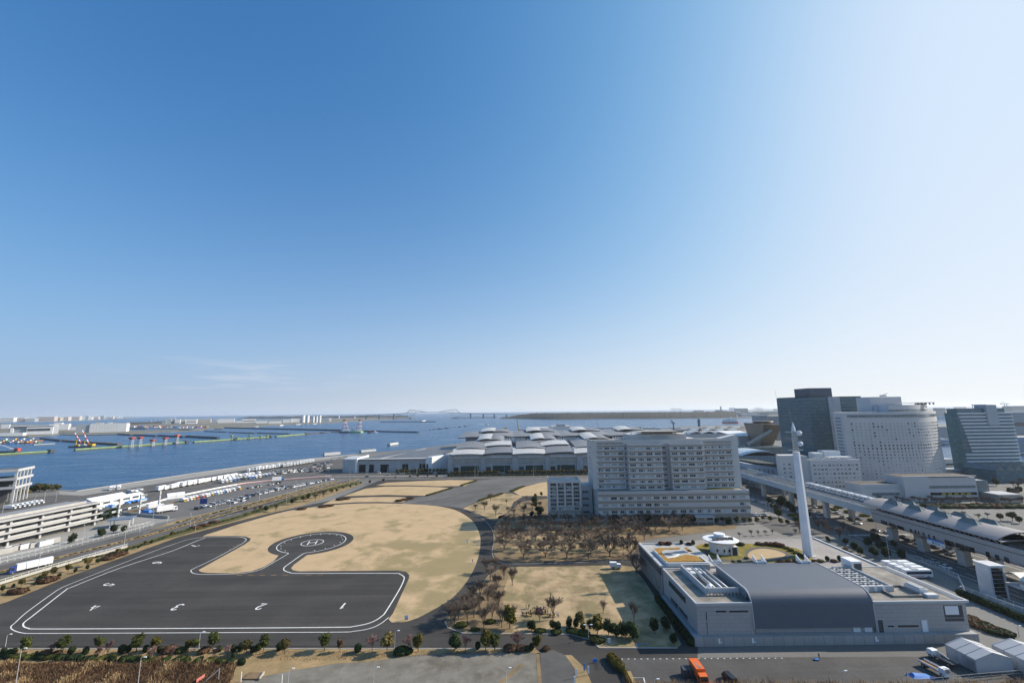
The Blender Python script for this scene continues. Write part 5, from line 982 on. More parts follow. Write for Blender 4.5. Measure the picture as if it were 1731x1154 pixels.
# hall with the wide grey slope
NH = thing('grey_roof_hall', (-150, 600, 0), 'hall with a broad grey sloping roof and dark doorways beside the quay', 'hall'); ny = 545.0
a, b, c = D(603, 790, ny).x, D(728, 790, ny).x, D(578, 790, ny).x; nz = D(660, 775.5, ny).z
fr_, bl2, br2 = (b, ny), G(772, 753.5, nz + 6), G(772, 759.5, nz + 2)
bl2 = G(700, 759.0, nz + 3); br2 = G(769, 759, nz + 3)
poly = [(a, ny), (b, ny), (br2.x, br2.y), (G(772, 753.5, nz + 3).x, G(772, 753.5, nz + 3).y), (G(690, 760.5, nz + 3).x, G(690, 760.5, nz + 3).y)]
MB().prism(poly, 0, nz - 0.4).build('wall', mat('hall_front_grey', (0.38, 0.40, 0.42), 0.6), NH)
rf = MB(); top = [(a - 3, ny - 2, nz), (b + 1, ny - 2, nz), (poly[2][0], poly[2][1], nz + 3), (poly[3][0], poly[3][1], nz + 3), (poly[4][0], poly[4][1], nz + 3)]
rf.face(top); rf.face([(p[0], p[1], p[2] - 0.8) for p in top][::-1])
for i in range(5): j = (i + 1) % 5; rf.face([(top[i][0], top[i][1], top[i][2] - 0.8), (top[j][0], top[j][1], top[j][2] - 0.8), top[j], top[i]])
rf.build('roof', mat('slate_grey_roof', (0.13, 0.135, 0.145), 0.5, var=0.15, sc=0.08), NH); part('roof_edge', hwhite_lit, NH, (a - 3, b + 1, ny - 2.3, ny + 6, nz + 0.06, nz + 0.35))
MB().ribbon([(a + (b - a) * 0.3, ny + 7), (poly[4][0] + 70, poly[4][1] - 20)], 2.2).v
def lerp3(p, q, t): return tuple(p[i] * (1 - t) + q[i] * t for i in range(3))
MB().hexa([lerp3(top[0], top[1], 0.30), lerp3(top[0], top[1], 0.315), lerp3(top[4], top[3], 0.345), lerp3(top[4], top[3], 0.33)], [tuple(v + (0.4 if i == 2 else 0) for i, v in enumerate(p)) for p in (lerp3(top[0], top[1], 0.30), lerp3(top[0], top[1], 0.315), lerp3(top[4], top[3], 0.345), lerp3(top[4], top[3], 0.33))]).build('roof_ridge', hwhite_lit, NH)
for p0, p1 in ((607, 618), (624, 632), (643, 657), (680, 690), (709, 720)): part('doorway', mat('dark_doorway', (0.012, 0.016, 0.018), 0.6), NH, (D(p0, 790, ny).x, D(p1, 790, ny).x, ny - 0.2, ny + 0.5, 0, 9.5))
MB().prism([(c, ny + 2), (a - 1, ny - 3), (a - 1, ny + 1), (a - 4, ny + 40), (c - 4, ny + 40)], 0, nz + 0.5).build('end_block', mat('end_block_grey', (0.44, 0.46, 0.48), 0.6), NH); part('white_fin', white, NH, (a - 1, a + 1.5, ny - 4, ny + 40, 0, nz + 1.5))
wf = MB().prism([(b - 6, ny - 3), (b + 2, ny - 3), (poly[2][0] + 8, poly[2][1] - 60), (poly[2][0], poly[2][1] - 60)], 0, nz + 2.2).build('white_side_wall', white, NH); part('door', dark, NH, (b - 5, b - 2.5, ny - 3.3, ny - 3, 0, 9.5))
# white depots by the far quay
def simple_block(name, label, cat_, px0, px1, pyt, pyb, Y, dep, wm, rm, parts=()):
    a, b = D(px0, (pyt + pyb) / 2, Y), D(px1, (pyt + pyb) / 2, Y); zt0 = D((px0 + px1) / 2, pyt, Y).z; zb0 = max(-2.2, min(0, D((px0 + px1) / 2, pyb, Y).z)) if False else -1.9
    t = thing(name, ((a.x + b.x) / 2, Y + dep / 2, 0), label, cat_); part('wall', wm, t, (a.x, b.x, Y, Y + dep, 0 if Y < 900 else -1.9, zt0)); part('roof', rm, t, (a.x - 0.3, b.x + 0.3, Y - 0.3, Y + dep + 0.3, zt0, zt0 + 0.8))
    return t, a.x, b.x, zt0
ws = mat('depot_white', (0.62, 0.64, 0.66), 0.6)
t, a, b, z = simple_block('white_depot', 'long white depot with a curved pale roof beyond the wave roofs', 'warehouse', 893, 973, 723.5, 735, 880, 60, ws, hwhite_lit)
part('upper_roof', hwhite_lit, t, (a + 50, b - 8, 884, 930, z + 0.8, z + 4)); part('window_band', glz_b, t, (a + 4, a + 45, 879.7, 880, z - 6, z - 3)); part('dark_roof_box', dark, t, (a + 60, b - 20, 890, 900, z + 4, z + 6)); part('white_pier', white, t, (a + 46, a + 52, 878, 880, 0, z + 3))
t, a, b, z = simple_block('low_white_shed', 'low white ribbed shed in front of the white depot', 'warehouse', 862, 960, 733, 742, 800, 40, ws, hwhite_lit)
for k in range(6): part('roof_rib', lgrey, t, (a, b, 804 + k * 6, 804.5 + k * 6, z + 0.8, z + 1.1))
OY = 800; a, b = D(812, 735, OY), D(834, 735, OY); z = D(820, 731, OY).z
OR = thing('orange_roof_store', (a.x + 12, OY + 12, 0), 'white store house with a pale orange roof at the water edge', 'warehouse'); part('wall', lgrey, OR, (a.x, b.x, OY, OY + 24, 0, z)); part('white_end', white, OR, (b.x, b.x + 16, OY, OY + 24, 0, z + 4)); MB().hexa([(a.x - 0.5, OY - 0.5, z), (b.x, OY - 0.5, z), (b.x, OY + 24, z), (a.x - 0.5, OY + 24, z)], [(a.x + 3, OY + 8, z + 5.5), (b.x + 8, OY + 8, z + 5.5), (b.x + 8, OY + 16, z + 5.5), (a.x + 3, OY + 16, z + 5.5)]).build('roof', mat('pale_orange_roof', (0.55, 0.36, 0.25), 0.7), OR)
for k in range(3): part('window', dark, OR, (a.x + 4 + k * 6, a.x + 5.4 + k * 6, OY - 0.15, OY, z * 0.35, z * 0.35 + 1.6))
part('stair_shaft', white, OR, (b.x + 17, b.x + 20, OY + 4, OY + 9, 0, z + 7))
# ---------------------------------------------------------------- truck terminals on the left
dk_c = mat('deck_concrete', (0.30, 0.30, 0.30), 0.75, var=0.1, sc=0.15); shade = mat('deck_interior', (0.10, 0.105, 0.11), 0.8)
MT1 = thing('terminal_building', (-310, 320, 0), 'long four-deck truck terminal with pale horizontal parapets at left', 'building')
# front edge runs from G(0,..) to G(170,..): decks defined along a line
A = Vector((-298, 253, 0)); Bv = Vector((-289.6, 306, 0)); dv = (Bv - A).normalized(); nv = Vector((-dv.y, dv.x, 0))     # nv points left/back
Llen = (Bv - A).length
def tq(s, n_, z): p = A + dv * s + nv * n_; return (p.x, p.y, z)
def tbox(s0, s1, n0, n1, z0, z1): return MB().hexa([tq(s0, n1, z0), tq(s0, n0, z0), tq(s1, n0, z0), tq(s1, n1, z0)], [tq(s0, n1, z1), tq(s0, n0, z1), tq(s1, n0, z1), tq(s1, n1, z1)])
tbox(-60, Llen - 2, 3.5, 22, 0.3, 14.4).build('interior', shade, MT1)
for k, z in enumerate((3.9, 7.7, 11.5, 15.0)):
    e = 1.5 if k else 0.0
    tbox(-60, Llen, -0.5 + e * 0.4, 24, z - 0.35, z).build('deck', dk_c, MT1); tbox(-60, Llen + 0.6, -0.9 + e * 0.4, -0.4 + e * 0.4, z - 0.5, z + 0.55).build('parapet', mat('deck_parapet', (0.38, 0.38, 0.375), 0.6), MT1); tbox(-60, Llen, 2.6, 3.4, z - 1.0, z - 0.36).build('beam', lgrey, MT1)
    if k < 3:
        tbox(-58, Llen - 4, 3.2, 3.5, z + 0.01, z + 1.2).build('office_wall', lgrey, MT1)
        for q in range(22): tbox(-56 + q * 6.6, -51.4 + q * 6.6, 3.1, 3.2, z + 1.25, z + 2.7).build('window', glz if q % 3 else glz_b, MT1)
    for q in range(11): tbox(-54 + q * 15, -53 + q * 15, 1.6, 2.6, (0 if k == 0 else z - 3.4), z - 0.36).build('column', lgrey, MT1)
tbox(-60, Llen - 6, 8, 23, 15.1, 15.9).build('roof_ramp', mat('ramp_grey', (0.27, 0.27, 0.275), 0.7), MT1); tbox(-60, Llen - 5, 7.4, 7.9, 15.05, 16.6).build('roof_wall', concrete, MT1)
# open deck building at the far left
OD = thing('parking_structure', (-385, 345, 0), 'white open-deck parking structure at the left edge above the water', 'building')
A, Bv = Vector((-470, 285, 0)), Vector((-372, 375, 0)); cnr = G(44, 860); dv = Vector((0.893, 0.451, 0)); nv = Vector((-0.451, 0.893, 0)); bc_ = D(53, 820, 405); Bv = Vector((bc_.x, bc_.y, 0)) - nv * 26; A = Bv - dv * 106; dv = (Bv - A).normalized(); Llen = (Bv - A).length
zt1 = D(50, 792.5, 380).z
for k in range(3):
    z = zt1 - 1.2 - k * 7.4
    tbox(0, Llen, 0, 26, z - 0.6, z).build('deck', asph2, OD); tbox(0, Llen + 0.5, -0.5, 0.0, z - 1.0, z + 1.2).build('parapet', lgrey, OD)
    p = [tq(Llen, 0, 0), tq(Llen, 26, 0)]; MB().rail([(p[0][0], p[0][1], 0), (p[1][0], p[1][1], 0)], 0.5, z - 1.0, z + 1.2).build('parapet', lgrey, OD)
for q in range(6): tbox(Llen - 1.5 - q * 19, Llen - q * 19, 0.1, 1.4, 0, zt1 - 1.8).build('column', lgrey, OD)
for q in range(1, 5): tbox(Llen - 1.2, Llen - 0.3, q * 5.6, q * 5.6 + 1.0, 0, zt1 - 1.8).build('column', lgrey, OD)
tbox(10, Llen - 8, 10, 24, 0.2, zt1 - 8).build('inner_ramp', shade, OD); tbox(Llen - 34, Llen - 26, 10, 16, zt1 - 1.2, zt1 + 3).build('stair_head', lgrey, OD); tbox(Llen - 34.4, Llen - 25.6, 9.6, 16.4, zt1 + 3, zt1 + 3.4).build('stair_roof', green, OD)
# white tent hall and its annex
tent_m = mat('tent_fabric', (0.72, 0.73, 0.75), 0.7, var=0.04)
def tent(name, label, p0, p1, wd, eave, ridge, bays=5, m=tent_m, group=None, front=None):
    a, b = Vector((p0[0], p0[1], 0)), Vector((p1[0], p1[1], 0)); d = (b - a).normalized(); n_ = Vector((-d.y, d.x, 0)); L = (b - a).length
    t = thing(name, (a + b) / 2, label, 'tent' if m is tent_m else 'shed', group)
    pf = [(-wd / 2, 0), (-wd / 2, eave), (0, ridge), (wd / 2, eave), (wd / 2, 0)]; c = MB()
    for i in range(bays):
        s0, s1 = L * i / bays, L * (i + 1) / bays
        for q, r in zip(pf[:-1], pf[1:]): c.face([tuple(a + d * s + n_ * u[0] + Vector((0, 0, u[1]))) for s, u in ((s0, q), (s1, q), (s1, r), (s0, r))])
    c.build('cover', m, t, fix=False)
    for s in (0, L): MB().face([tuple(a + d * s + n_ * u[0] + Vector((0, 0, u[1]))) for u in pf]).build('gable', m, t)
    for i in range(bays + 1):
        rb_ = MB()
        for q, r in zip(pf[:-1], pf[1:]): rb_.tube(a + d * (L * i / bays) + n_ * q[0] * 1.01 + Vector((0, 0, q[1] + 0.05)), a + d * (L * i / bays) + n_ * r[0] * 1.01 + Vector((0, 0, r[1] + 0.05)), 0.09, n=4)
        rb_.build('seam', lgrey, t)
    if front is not None:
        e = a + d * (L * front[0]); MB().hexa([tuple(e + n_ * front[1] * (wd / 2 + 0.04) + d * u) for u in (0, 0.01, 3.2, 3.2)], [tuple(e + n_ * front[1] * (wd / 2 + 0.04) + d * u + Vector((0, 0, 3))) for u in (0, 0.01, 3.2, 3.2)]).build('door', lgrey, t)
    return t
tent('tent_hall', 'big white ribbed tent hall beside the truck terminal', (-344.5, 349), (-341, 376.5), 15, 6.4, 9.2, 4); tent('tent_hall', 'smaller white tent joined to the end of the big tent hall', (-339, 377.5), (-336, 389), 12, 5, 7, 3)
g = G(289, 843); tent('tent', 'small white tent beside the red and white barrier', (g.x - 4, g.y), (g.x + 5, g.y + 9), 7, 3, 4.8, 2)
shed_m = mat('shed_grey_fabric', (0.43, 0.44, 0.455), 0.55, var=0.04)
tent('storage_shed', 'grey arched storage shed beside the two flatbed trucks', (135.6, 139.4), (136.0, 131.4), 10.8, 3.6, 5.2, 3, shed_m, front=(0.55, -1)); tent('storage_shed', 'grey arched storage shed at the right edge of the car park', (149.5, 138.6), (149.5, 130.0), 11.5, 3.6, 5.2, 3, shed_m)
# canopy (fuel island) and small yard things
g = G(205, 889); CN = thing('canopy', g, 'blue-grey flat canopy on posts in the terminal yard', 'canopy'); MB().obox((g.x, g.y), 13, 10, 4.9, 5.4, 0.45).build('roof', mat('blue_grey_roof', (0.13, 0.18, 0.25), 0.4), CN)
for s in (-1, 1):
    for q in (-1, 1): p = g + Matrix.Rotation(0.45, 3, 'Z') @ Vector((s * 5, q * 3.4, 0)); MB().obox(p, 0.5, 0.5, 0, 4.9, 0.45).build('post', white, CN)
for k, (px, py) in enumerate(((176, 858), (186, 857), (213, 851), (221, 849.5), (229, 848), (236, 846), (241, 844.5), (248, 866))):
    g = G(px, py); bb = MB().hexa([(g.x - 3.2, g.y - 2, 0), (g.x + 3.2, g.y - 2, 0), (g.x + 3.2, g.y + 2, 0), (g.x - 3.2, g.y + 2, 0)], [(g.x - 2.3, g.y - 1.2, 2.2), (g.x + 2.6, g.y - 1.3, 1.8 + 0.3 * (k % 2)), (g.x + 2.3, g.y + 1.2, 2.0), (g.x - 2.5, g.y + 1.3, 2.3)]).build('tarpaulin_stack', blue, origin=(g.x, g.y, 0))
    tag(bb, f'blue tarpaulin covered stack, {ordn(k + 1)} from the left near the white tents', 'tarpaulin', 'blue covered stacks by the tents')
# red and white barrier along the quay road
RB = thing('construction_barrier', G(330, 832), 'long red and white construction barrier along the quay lot', 'barrier')
bl_ = cat([G(*p)[:2] for p in [(192, 866), (245, 853.5), (300, 839.5), (345, 830), (400, 819.5), (440, 814.5), (500, 809.5), (560, 805)]], 5)
for i, (p, q) in enumerate(zip(bl_[:-1], bl_[1:])): MB().rail([(p[0], p[1], 0), (q[0], q[1], 0)], 0.3, 0, 1.3).build('panel', white, RB); MB().rail([(p[0] + 0.02, p[1] - 0.2, 0), (q[0] + 0.02, q[1] - 0.2, 0)], 0.1, 0.15, 0.7).build('red_panel', red, RB)
railing([G(*p) for p in [(-40, 964), (0, 953), (60, 939), (130, 921.5), (200, 904), (262, 887.5)]], 'guard_rail', 'white double guard rail between the truck terminal and the road', 1.3); railing([G(*p) for p in [(-40, 957), (0, 946.5), (60, 932.5), (130, 915), (200, 898), (255, 884)]], 'guard_rail', 'white rail fence behind the road guard rail at left', 1.4)
railing([G(*p) for p in [(-20, 994), (60, 969.5), (110, 955), (160, 940.5), (215, 925)]], 'retaining_wall', 'pale concrete retaining wall with a white rail behind the apron shrubs', 0.9, wall=1.3)
tag(MB().rail([tuple(G(*p)) for p in [(206, 869.5), (285, 876.5)]], 0.4, 0, 2.0).build('lot_wall', concrete), 'grey wall at the near end of the coach park', 'wall')
# ================================================================ vehicles
def wheel_mesh(r, wd):
    mb = MB(); mb.tube((0, -wd / 2, 0), (0, wd / 2, 0), r, n=12, m=0); mb.tube((0, -wd / 2 - 0.02, 0), (0, wd / 2 + 0.02, 0), r * 0.55, n=10, m=1); return mb.mesh('wheel', [black, steel])
WMS, WMB = wheel_mesh(0.33, 0.22), wheel_mesh(0.5, 0.32)
def carm(name, paintm, kind='car'):
    mb = MB()
    if kind == 'car':
        L, wd, h = 4.4, 1.75, 1.45; lo = [(-2.2, 0.3), (-2.2, 0.75), (-2.05, 0.88), (-1.0, 0.95), (1.6, 0.95), (2.1, 0.86), (2.2, 0.6), (2.2, 0.3)]; hi = [(-1.15, 0.94), (-0.45, 1.42), (0.95, 1.45), (1.75, 0.94)]
    else:
        L, wd, h = 4.7, 1.75, 1.95; lo = [(-2.35, 0.3), (-2.35, 0.85), (-2.2, 1.05), (2.3, 1.08), (2.35, 0.9), (2.35, 0.3)]; hi = [(-2.15, 1.05), (-1.5, 1.9), (2.15, 1.95), (2.3, 1.07)]
    mb.extr(lo, -wd / 2, wd / 2, 0, 'y'); k = len(mb.v); mb.extr(hi, -wd / 2 + 0.12, wd / 2 - 0.12, 1, 'y')
    mb.box(hi[1][0] + 0.08, hi[2][0] - 0.05, -wd / 2 + 0.1, wd / 2 - 0.1, h - 0.06, h + 0.03, 0)
    for x in (-1.35, 1.35):
        for y in (-wd / 2 + 0.05, wd / 2 - 0.05): mb.tube((x, y - 0.1, 0.32), (x, y + 0.1, 0.32), 0.32, n=8, m=2)
    return mb.mesh(name, [paintm, glz_d, black])
CC = {'white': (0.72, 0.73, 0.74), 'silver': (0.42, 0.43, 0.45), 'grey': (0.14, 0.145, 0.15), 'black': (0.02, 0.02, 0.024), 'blue': (0.03, 0.07, 0.22), 'red': (0.36, 0.03, 0.03), 'yellow': (0.62, 0.40, 0.03)}
CPM = {k: mat('car_paint_' + k, v, 0.3, 0.15 if k == 'silver' else 0.0, var=0.02, spec=0.6) for k, v in CC.items()}
CM = {k: carm('car', v) for k, v in CPM.items()}; VM = {k: carm('van', CPM[k], 'van') for k in ('white', 'silver', 'black', 'grey', 'blue')}
def put_car(x, y, rz, col, label, group, van=False, z=0.06):
    o = link('van' if van else 'parked_car', (VM if van else CM)[col], None, (x, y, z), rz); return tag(o, label, 'van' if van else 'car', group)
def pick(r, pal): return r.choice(pal)
PAL = ['white'] * 7 + ['silver'] * 5 + ['grey'] * 3 + ['black'] * 5 + ['blue', 'red', 'yellow'][:2] + ['blue']
def car_row(p0, p1, n_, rot, where, group, pal=PAL, seed=1, z=0.08, gap=0.06, vans=0.2):
    r = random.Random(seed); a, b = G(*p0), G(*p1); d = b - a; base = math.atan2(d.y, d.x); k = 0
    for i in range(n_):
        if r.random() < gap: continue
        k += 1; p = a.lerp(b, (i + 0.5) / n_); c = pick(r, pal); v = r.random() < vans and c in VM
        put_car(p.x + r.uniform(-0.2, 0.2), p.y + r.uniform(-0.3, 0.3), base + rot + (math.pi if r.random() < 0.4 else 0) + r.uniform(-0.03, 0.03), c, f"{c} {'van' if v else 'car'}, {ordn(k)} from the left in the {where}", group, v, z)
Q = math.pi / 2
gr = 'cars in the lot beside the road'
car_row((330, 861.5), (384, 849), 11, Q, 'nearest row at the coach park end', gr, seed=3); car_row((338, 857), (392, 845), 11, Q, 'second row at the coach park end', gr, seed=4)
car_row((396, 846), (450, 832.5), 16, Q, 'front row midway along the coach park', gr, seed=5); car_row((402, 842.5), (455, 830), 16, Q, 'rear row midway along the coach park', gr, seed=6); car_row((452, 832), (480, 825.5), 10, Q, 'front dense row of the coach park', gr, seed=7); car_row((456, 828.5), (482, 822.5), 10, Q, 'rear dense row of the coach park', gr, seed=8)
car_row((482, 826), (562, 810), 30, Q, 'roadside row toward the hall', gr, seed=9, pal=['white'] * 4 + ['silver', 'black', 'black', 'grey', 'blue'])
gq = 'cars on the quay lot'
car_row((418, 826), (478, 815.5), 14, Q, 'far row below the barrier', gr, seed=10, gap=0.2); car_row((392, 851), (420, 844.5), 8, Q, 'short row by the lamp', gr, seed=2)
car_row((452, 799), (516, 792.5), 24, Q + 0.3, 'rear row of the quay lot', gq, seed=18, pal=['white', 'silver', 'black', 'white'])
car_row((440, 804), (520, 796), 30, Q + 0.3, 'front car row of the quay lot', gq, seed=11, pal=['white', 'black', 'black', 'grey', 'silver', 'blue']); car_row((446, 801), (524, 793.5), 30, Q + 0.3, 'second car row of the quay lot', gq, seed=12, pal=['white', 'black', 'grey', 'silver', 'silver']); car_row((520, 798), (556, 795.5), 16, Q + 0.3, 'front row beside the grey-roofed hall', gq, seed=13, pal=['white', 'black', 'grey', 'silver']); car_row((523, 794), (558, 790.5), 15, Q + 0.3, 'second row beside the grey-roofed hall', gq, seed=14); car_row((526, 790), (560, 785.5), 14, Q + 0.3, 'third row beside the grey-roofed hall', gq, seed=15); car_row((530, 786), (560, 781), 11, Q + 0.3, 'fourth row beside the grey-roofed hall', gq, seed=16)
car_row((560, 777), (605, 769.5), 16, Q, 'row behind the grey-roofed hall', gq, seed=17, pal=['white', 'white', 'silver'], vans=0.7)
# box trucks
def truck(L=9.5, bw_=2.45, bh_=2.9, cab=white, box=white, name='box_truck', cabh=2.6, trailer=False):
    t = thing(name, (0, 0, 0), '', 'truck'); x1 = L / 2; cx = x1 - 2.1
    MB().box(-x1, cx - 0.15, -bw_ / 2, bw_ / 2, 1.0, 1.0 + bh_).build('cargo_box', box, t)
    pf = [(cx, 0.55), (cx, cabh + 0.1), (cx + 0.5, cabh + 0.2), (cx + 1.75, cabh), (cx + 2.0, 1.55), (cx + 2.05, 0.55)]
    c = MB().extr(pf, -bw_ / 2 + 0.08, bw_ / 2 - 0.08, 0, 'y').build('cab', cab, t, fix=True)
    MB().hexa([(cx + 1.96, -bw_ / 2 + 0.2, 1.6), (cx + 2.06, -bw_ / 2 + 0.2, 1.6), (cx + 2.06, bw_ / 2 - 0.2, 1.6), (cx + 1.96, bw_ / 2 - 0.2, 1.6)], [(cx + 1.76, -bw_ / 2 + 0.25, cabh - 0.15), (cx + 1.84, -bw_ / 2 + 0.25, cabh - 0.15), (cx + 1.84, bw_ / 2 - 0.25, cabh - 0.15), (cx + 1.76, bw_ / 2 - 0.25, cabh - 0.15)]).build('windscreen', glz_d, c)
    for s in (-1, 1): MB().box(cx + 0.6, cx + 1.6, s * (bw_ / 2 - 0.08) - 0.02, s * (bw_ / 2 - 0.08) + 0.02, 1.55, cabh - 0.3).build('side_window', glz_d, c)
    MB().box(-x1 + 0.3, cx + 1.2, -0.5, 0.5, 0.55, 0.99).build('chassis', dark, t)
    for x in ([-x1 + 1.2, -x1 + 2.4] if L > 8 else [-x1 + 1.6]) + [cx + 1.0]:
        for s in (-1, 1): link('wheel', WMB, t, (x, s * (bw_ / 2 - 0.2), 0.5))
    return t
tw = truck(); tw['group'] = 'trucks on the quay lots'; tg = truck(box=mat('truck_grey_box', (0.5, 0.52, 0.54), 0.5), cab=CPM['grey']); tbl = truck(cab=blue); trd = truck(cab=red); tye = truck(cab=yellow); tgn = truck(cab=green)
for t in (tg, tbl, trd, tye, tgn): t['group'] = 'trucks on the quay lots'
tr_n = 0
def truck_row(p0, p1, n_, rot, where, seed, protos, gap=0.08, ts=1.0):
    r = random.Random(seed); a, b = G(*p0), G(*p1); d = b - a; base = math.atan2(d.y, d.x); k = 0
    for i in range(n_):
        if r.random() < gap: continue
        k += 1; pr = r.choice(protos); p = a.lerp(b, (i + 0.5) / n_); nm = {id(tw): 'white truck', id(tg): 'grey truck', id(tbl): 'blue-cab truck', id(trd): 'red-cab truck', id(tye): 'yellow-cab truck', id(tgn): 'green-cab truck'}[id(pr)]
        clone(pr, (p.x + r.uniform(-0.3, 0.3), p.y + r.uniform(-0.5, 0.5), 0.07), base + rot + r.uniform(-0.03, 0.03), f'{nm}, {ordn(k)} from the left in the {where}', scale=ts * r.uniform(0.85, 1.08))
truck_row((306, 848), (405, 826.5), 20, -Q - 0.15, 'line along the barrier', 21, [tw, tw, tw, tg, tbl, trd, tye, tw], 0.05, 0.72)
truck_row((268, 830), (345, 816), 8, 0.25, 'quay-lot first truck row', 22, [tw, tw, tgn, tg], 0.05, 1.25); truck_row((300, 822), (400, 807), 9, 0.25, 'quay-lot second truck row', 23, [tw, tw, tw, trd], 0.05, 1.25); truck_row((372, 816), (458, 803.5), 14, -Q - 0.2, 'quay-lot third truck row', 24, [tw, tw, tg, tbl], 0.05); truck_row((384, 810), (440, 801.5), 10, -Q - 0.2, 'quay-lot rear truck row', 25, [tw, tw, tg])
truck_row((418, 797.5), (478, 789), 11, 0.75, 'truck row at the water side', 26, [tw, tw, tw, tg], 0.0, 1.35); truck_row((478, 790), (532, 781), 10, 0.75, 'truck row near the grey-roofed hall', 27, [tw, tw, trd], 0.0, 1.35); truck_row((184, 828), (205, 826), 3, -Q, 'small group by the quay edge', 28, [tw, tg], 0.0); truck_row((216, 836), (240, 832), 3, -Q, 'group behind the white tents', 29, [tw, tg], 0.0)
def one(pr, px, py, rz, label, sc=1.0, z=0.08): g = G(px, py); c = clone(pr, (g.x, g.y, z), rz, label, scale=sc); return c
one(tw, 282, 865, 0.85, 'long white truck parked near the grey wall of the coach park', 1.35); one(tbl, 470, 813.5, 0.55, 'white truck with a blue cab driving along the barrier', 1.25)
one(tw, 262, 860, 0.85, 'second white truck beside the long one at the coach park', 1.2)
# yard boxes and truck rows round the terminal
for k, (px, py) in enumerate(((8, 935), (20, 930), (33, 928), (46, 926), (62, 923), (76, 921), (88, 917))): g = G(px, py); o = MB().obox((g.x, g.y), 6.2, 2.6, 0.05, 2.7, 1.1 + 0.1 * (k % 3)).build('storage_container', offwhite if k % 2 else concrete, origin=(g.x, g.y, 0)); tag(o, f'pale storage container, {ordn(k + 1)} from the left below the truck terminal', 'container', 'containers below the terminal')
for k in range(7): g = G(10 + k * 8.5, 867 - k * 1.7, 0); clone(tw, (g.x - 14, g.y + 14, 0.07), 0.3, f'white truck, {ordn(k + 1)} from the left in the lot above the terminal roof', scale=0.8)
# the big rigs near the camera
rig = truck(L=14.5, bh_=2.95, cab=mat('rig_blue', (0.04, 0.07, 0.30), 0.35), cabh=3.0, name='semi_trailer_truck'); g = G(50, 962); rig.location = (g.x + 0.5, g.y, 0.07); rig.rotation_euler[2] = math.radians(-118); tag(rig, 'white semi-trailer with a blue and red cab on the road at left', 'truck'); MB().box(4.2, 7.3, -1.28, -1.16, 0.9, 1.3).build('red_stripe', red, rig) if False else None
ot = truck(L=7.4, bw_=2.4, bh_=2.5, cab=orange, box=orange, name='delivery_truck', cabh=2.7); ot.location = (51.3, 130.0, 0.08); ot.rotation_euler[2] = math.radians(-90); tag(ot, 'bright orange delivery truck parked on the near car park', 'truck')
o = MB().box(-1.6, 0.6, -0.5, 0.1, 3.51, 3.53).box(0.2, 1.0, -0.3, 0.6, 3.54, 3.56).build('roof_mark', mat('grey_print', (0.25, 0.2, 0.18), 0.7)); o.parent = ot; o.location = (0, 0, 0)
for dx in (0, 1): o = MB().obox((47.9 + dx * 1.5, 131.6), 1.3, 2.4, 0.08, 2.3, 0).build('roll_container', dark, origin=(47.9 + dx * 1.5, 131.6, 0)); tag(o, ('dark roll container next to the orange truck', 'dark roll container away from the orange truck')[1 - dx], 'container')
o = put_car(59.3, 129.0, math.radians(-80), 'black', 'dark van parked right of the orange truck', None, True, 0.08)
o = link('windscreen', MB().face([(2.28, -0.7, 1.15), (2.28, 0.7, 1.15), (1.95, 0.65, 1.85), (1.95, -0.65, 1.85)]).mesh('windscreen', glz_d), None) if False else None
def flatbed(label, loc, rz, bedm, box=False):
    t = thing('flatbed_truck', (0, 0, 0), label, 'truck'); MB().box(-3.4, 1.4, -1.1, 1.1, 1.0, 1.15).build('bed', bedm, t)
    for s in (-1, 1): MB().box(-3.4, 1.4, s * 1.1 - 0.04, s * 1.1 + 0.04, 1.15, 1.6).build('side_board', white if not box else steel, t)
    pf = [(1.6, 0.5), (1.6, 2.2), (2.0, 2.35), (3.1, 2.3), (3.4, 1.4), (3.45, 0.5)]; c = MB().extr(pf, -1.0, 1.0, 0, 'y').build('cab', white, t, fix=True); MB().face([(3.43, -0.85, 1.42), (3.43, 0.85, 1.42), (3.16, 0.8, 2.2), (3.16, -0.8, 2.2)]).build('windscreen', glz_d, c)
    MB().box(-3.2, 2.6, -0.45, 0.45, 0.6, 0.99).build('chassis', dark, t)
    for x in (-2.3, 2.4):
        for s in (-1, 1): link('wheel', WMB, t, (x, s * 0.9, 0.5))
    if box: MB().tube((0.6, 0, 1.2), (0.6, 0, 2.4), 0.2).build('crane_post', steel, t); MB().tube((0.6, 0, 2.4), (-2.2, 0.2, 1.9), 0.12).build('crane_boom', white, t)
    t.location = loc; t.rotation_euler[2] = rz; return t
flatbed('flatbed truck with a folded crane next to the grey shed', (126.3, 136.8, 0.08), math.radians(97), dark, True); flatbed('flatbed truck with a rusty orange load bed near the blue tarpaulin', (119.6, 132.3, 0.08), math.radians(-80), mat('rusty_bed', (0.42, 0.20, 0.07), 0.9, var=0.3, sc=1.5))
g = G(1557, 1143); tag(MB().hexa([(g.x - 3, g.y - 1, 0.06), (g.x + 3.2, g.y - 1.2, 0.06), (g.x + 2.6, g.y + 1, 0.06), (g.x - 2.6, g.y + 1.2, 0.06)], [(g.x - 2, g.y - 0.4, 0.5), (g.x + 2.2, g.y - 0.6, 0.35), (g.x + 1.4, g.y + 0.4, 0.6), (g.x - 1.8, g.y + 0.6, 0.8)]).build('tarpaulin', blue, origin=g), 'crumpled blue tarpaulin on the car park near the rusty truck', 'tarpaulin')
g = G(1533, 1141); tag(MB().lathe((g.x, g.y, 0.06), [(0.35, 0), (0.33, 0.05), (0.2, 0.06), (0.05, 0.75)], 10).build('traffic_cone', blue, origin=g), 'small blue cone standing alone on the car park', 'cone')
ww = truck(L=5.4, bw_=1.9, bh_=1.9, cabh=2.1, name='small_truck'); g = G(1041, 961); ww.location = (g.x, g.y, 0.13); ww.rotation_euler[2] = -0.1; tag(ww, 'small white box truck on the lawn near the bare trees', 'truck')
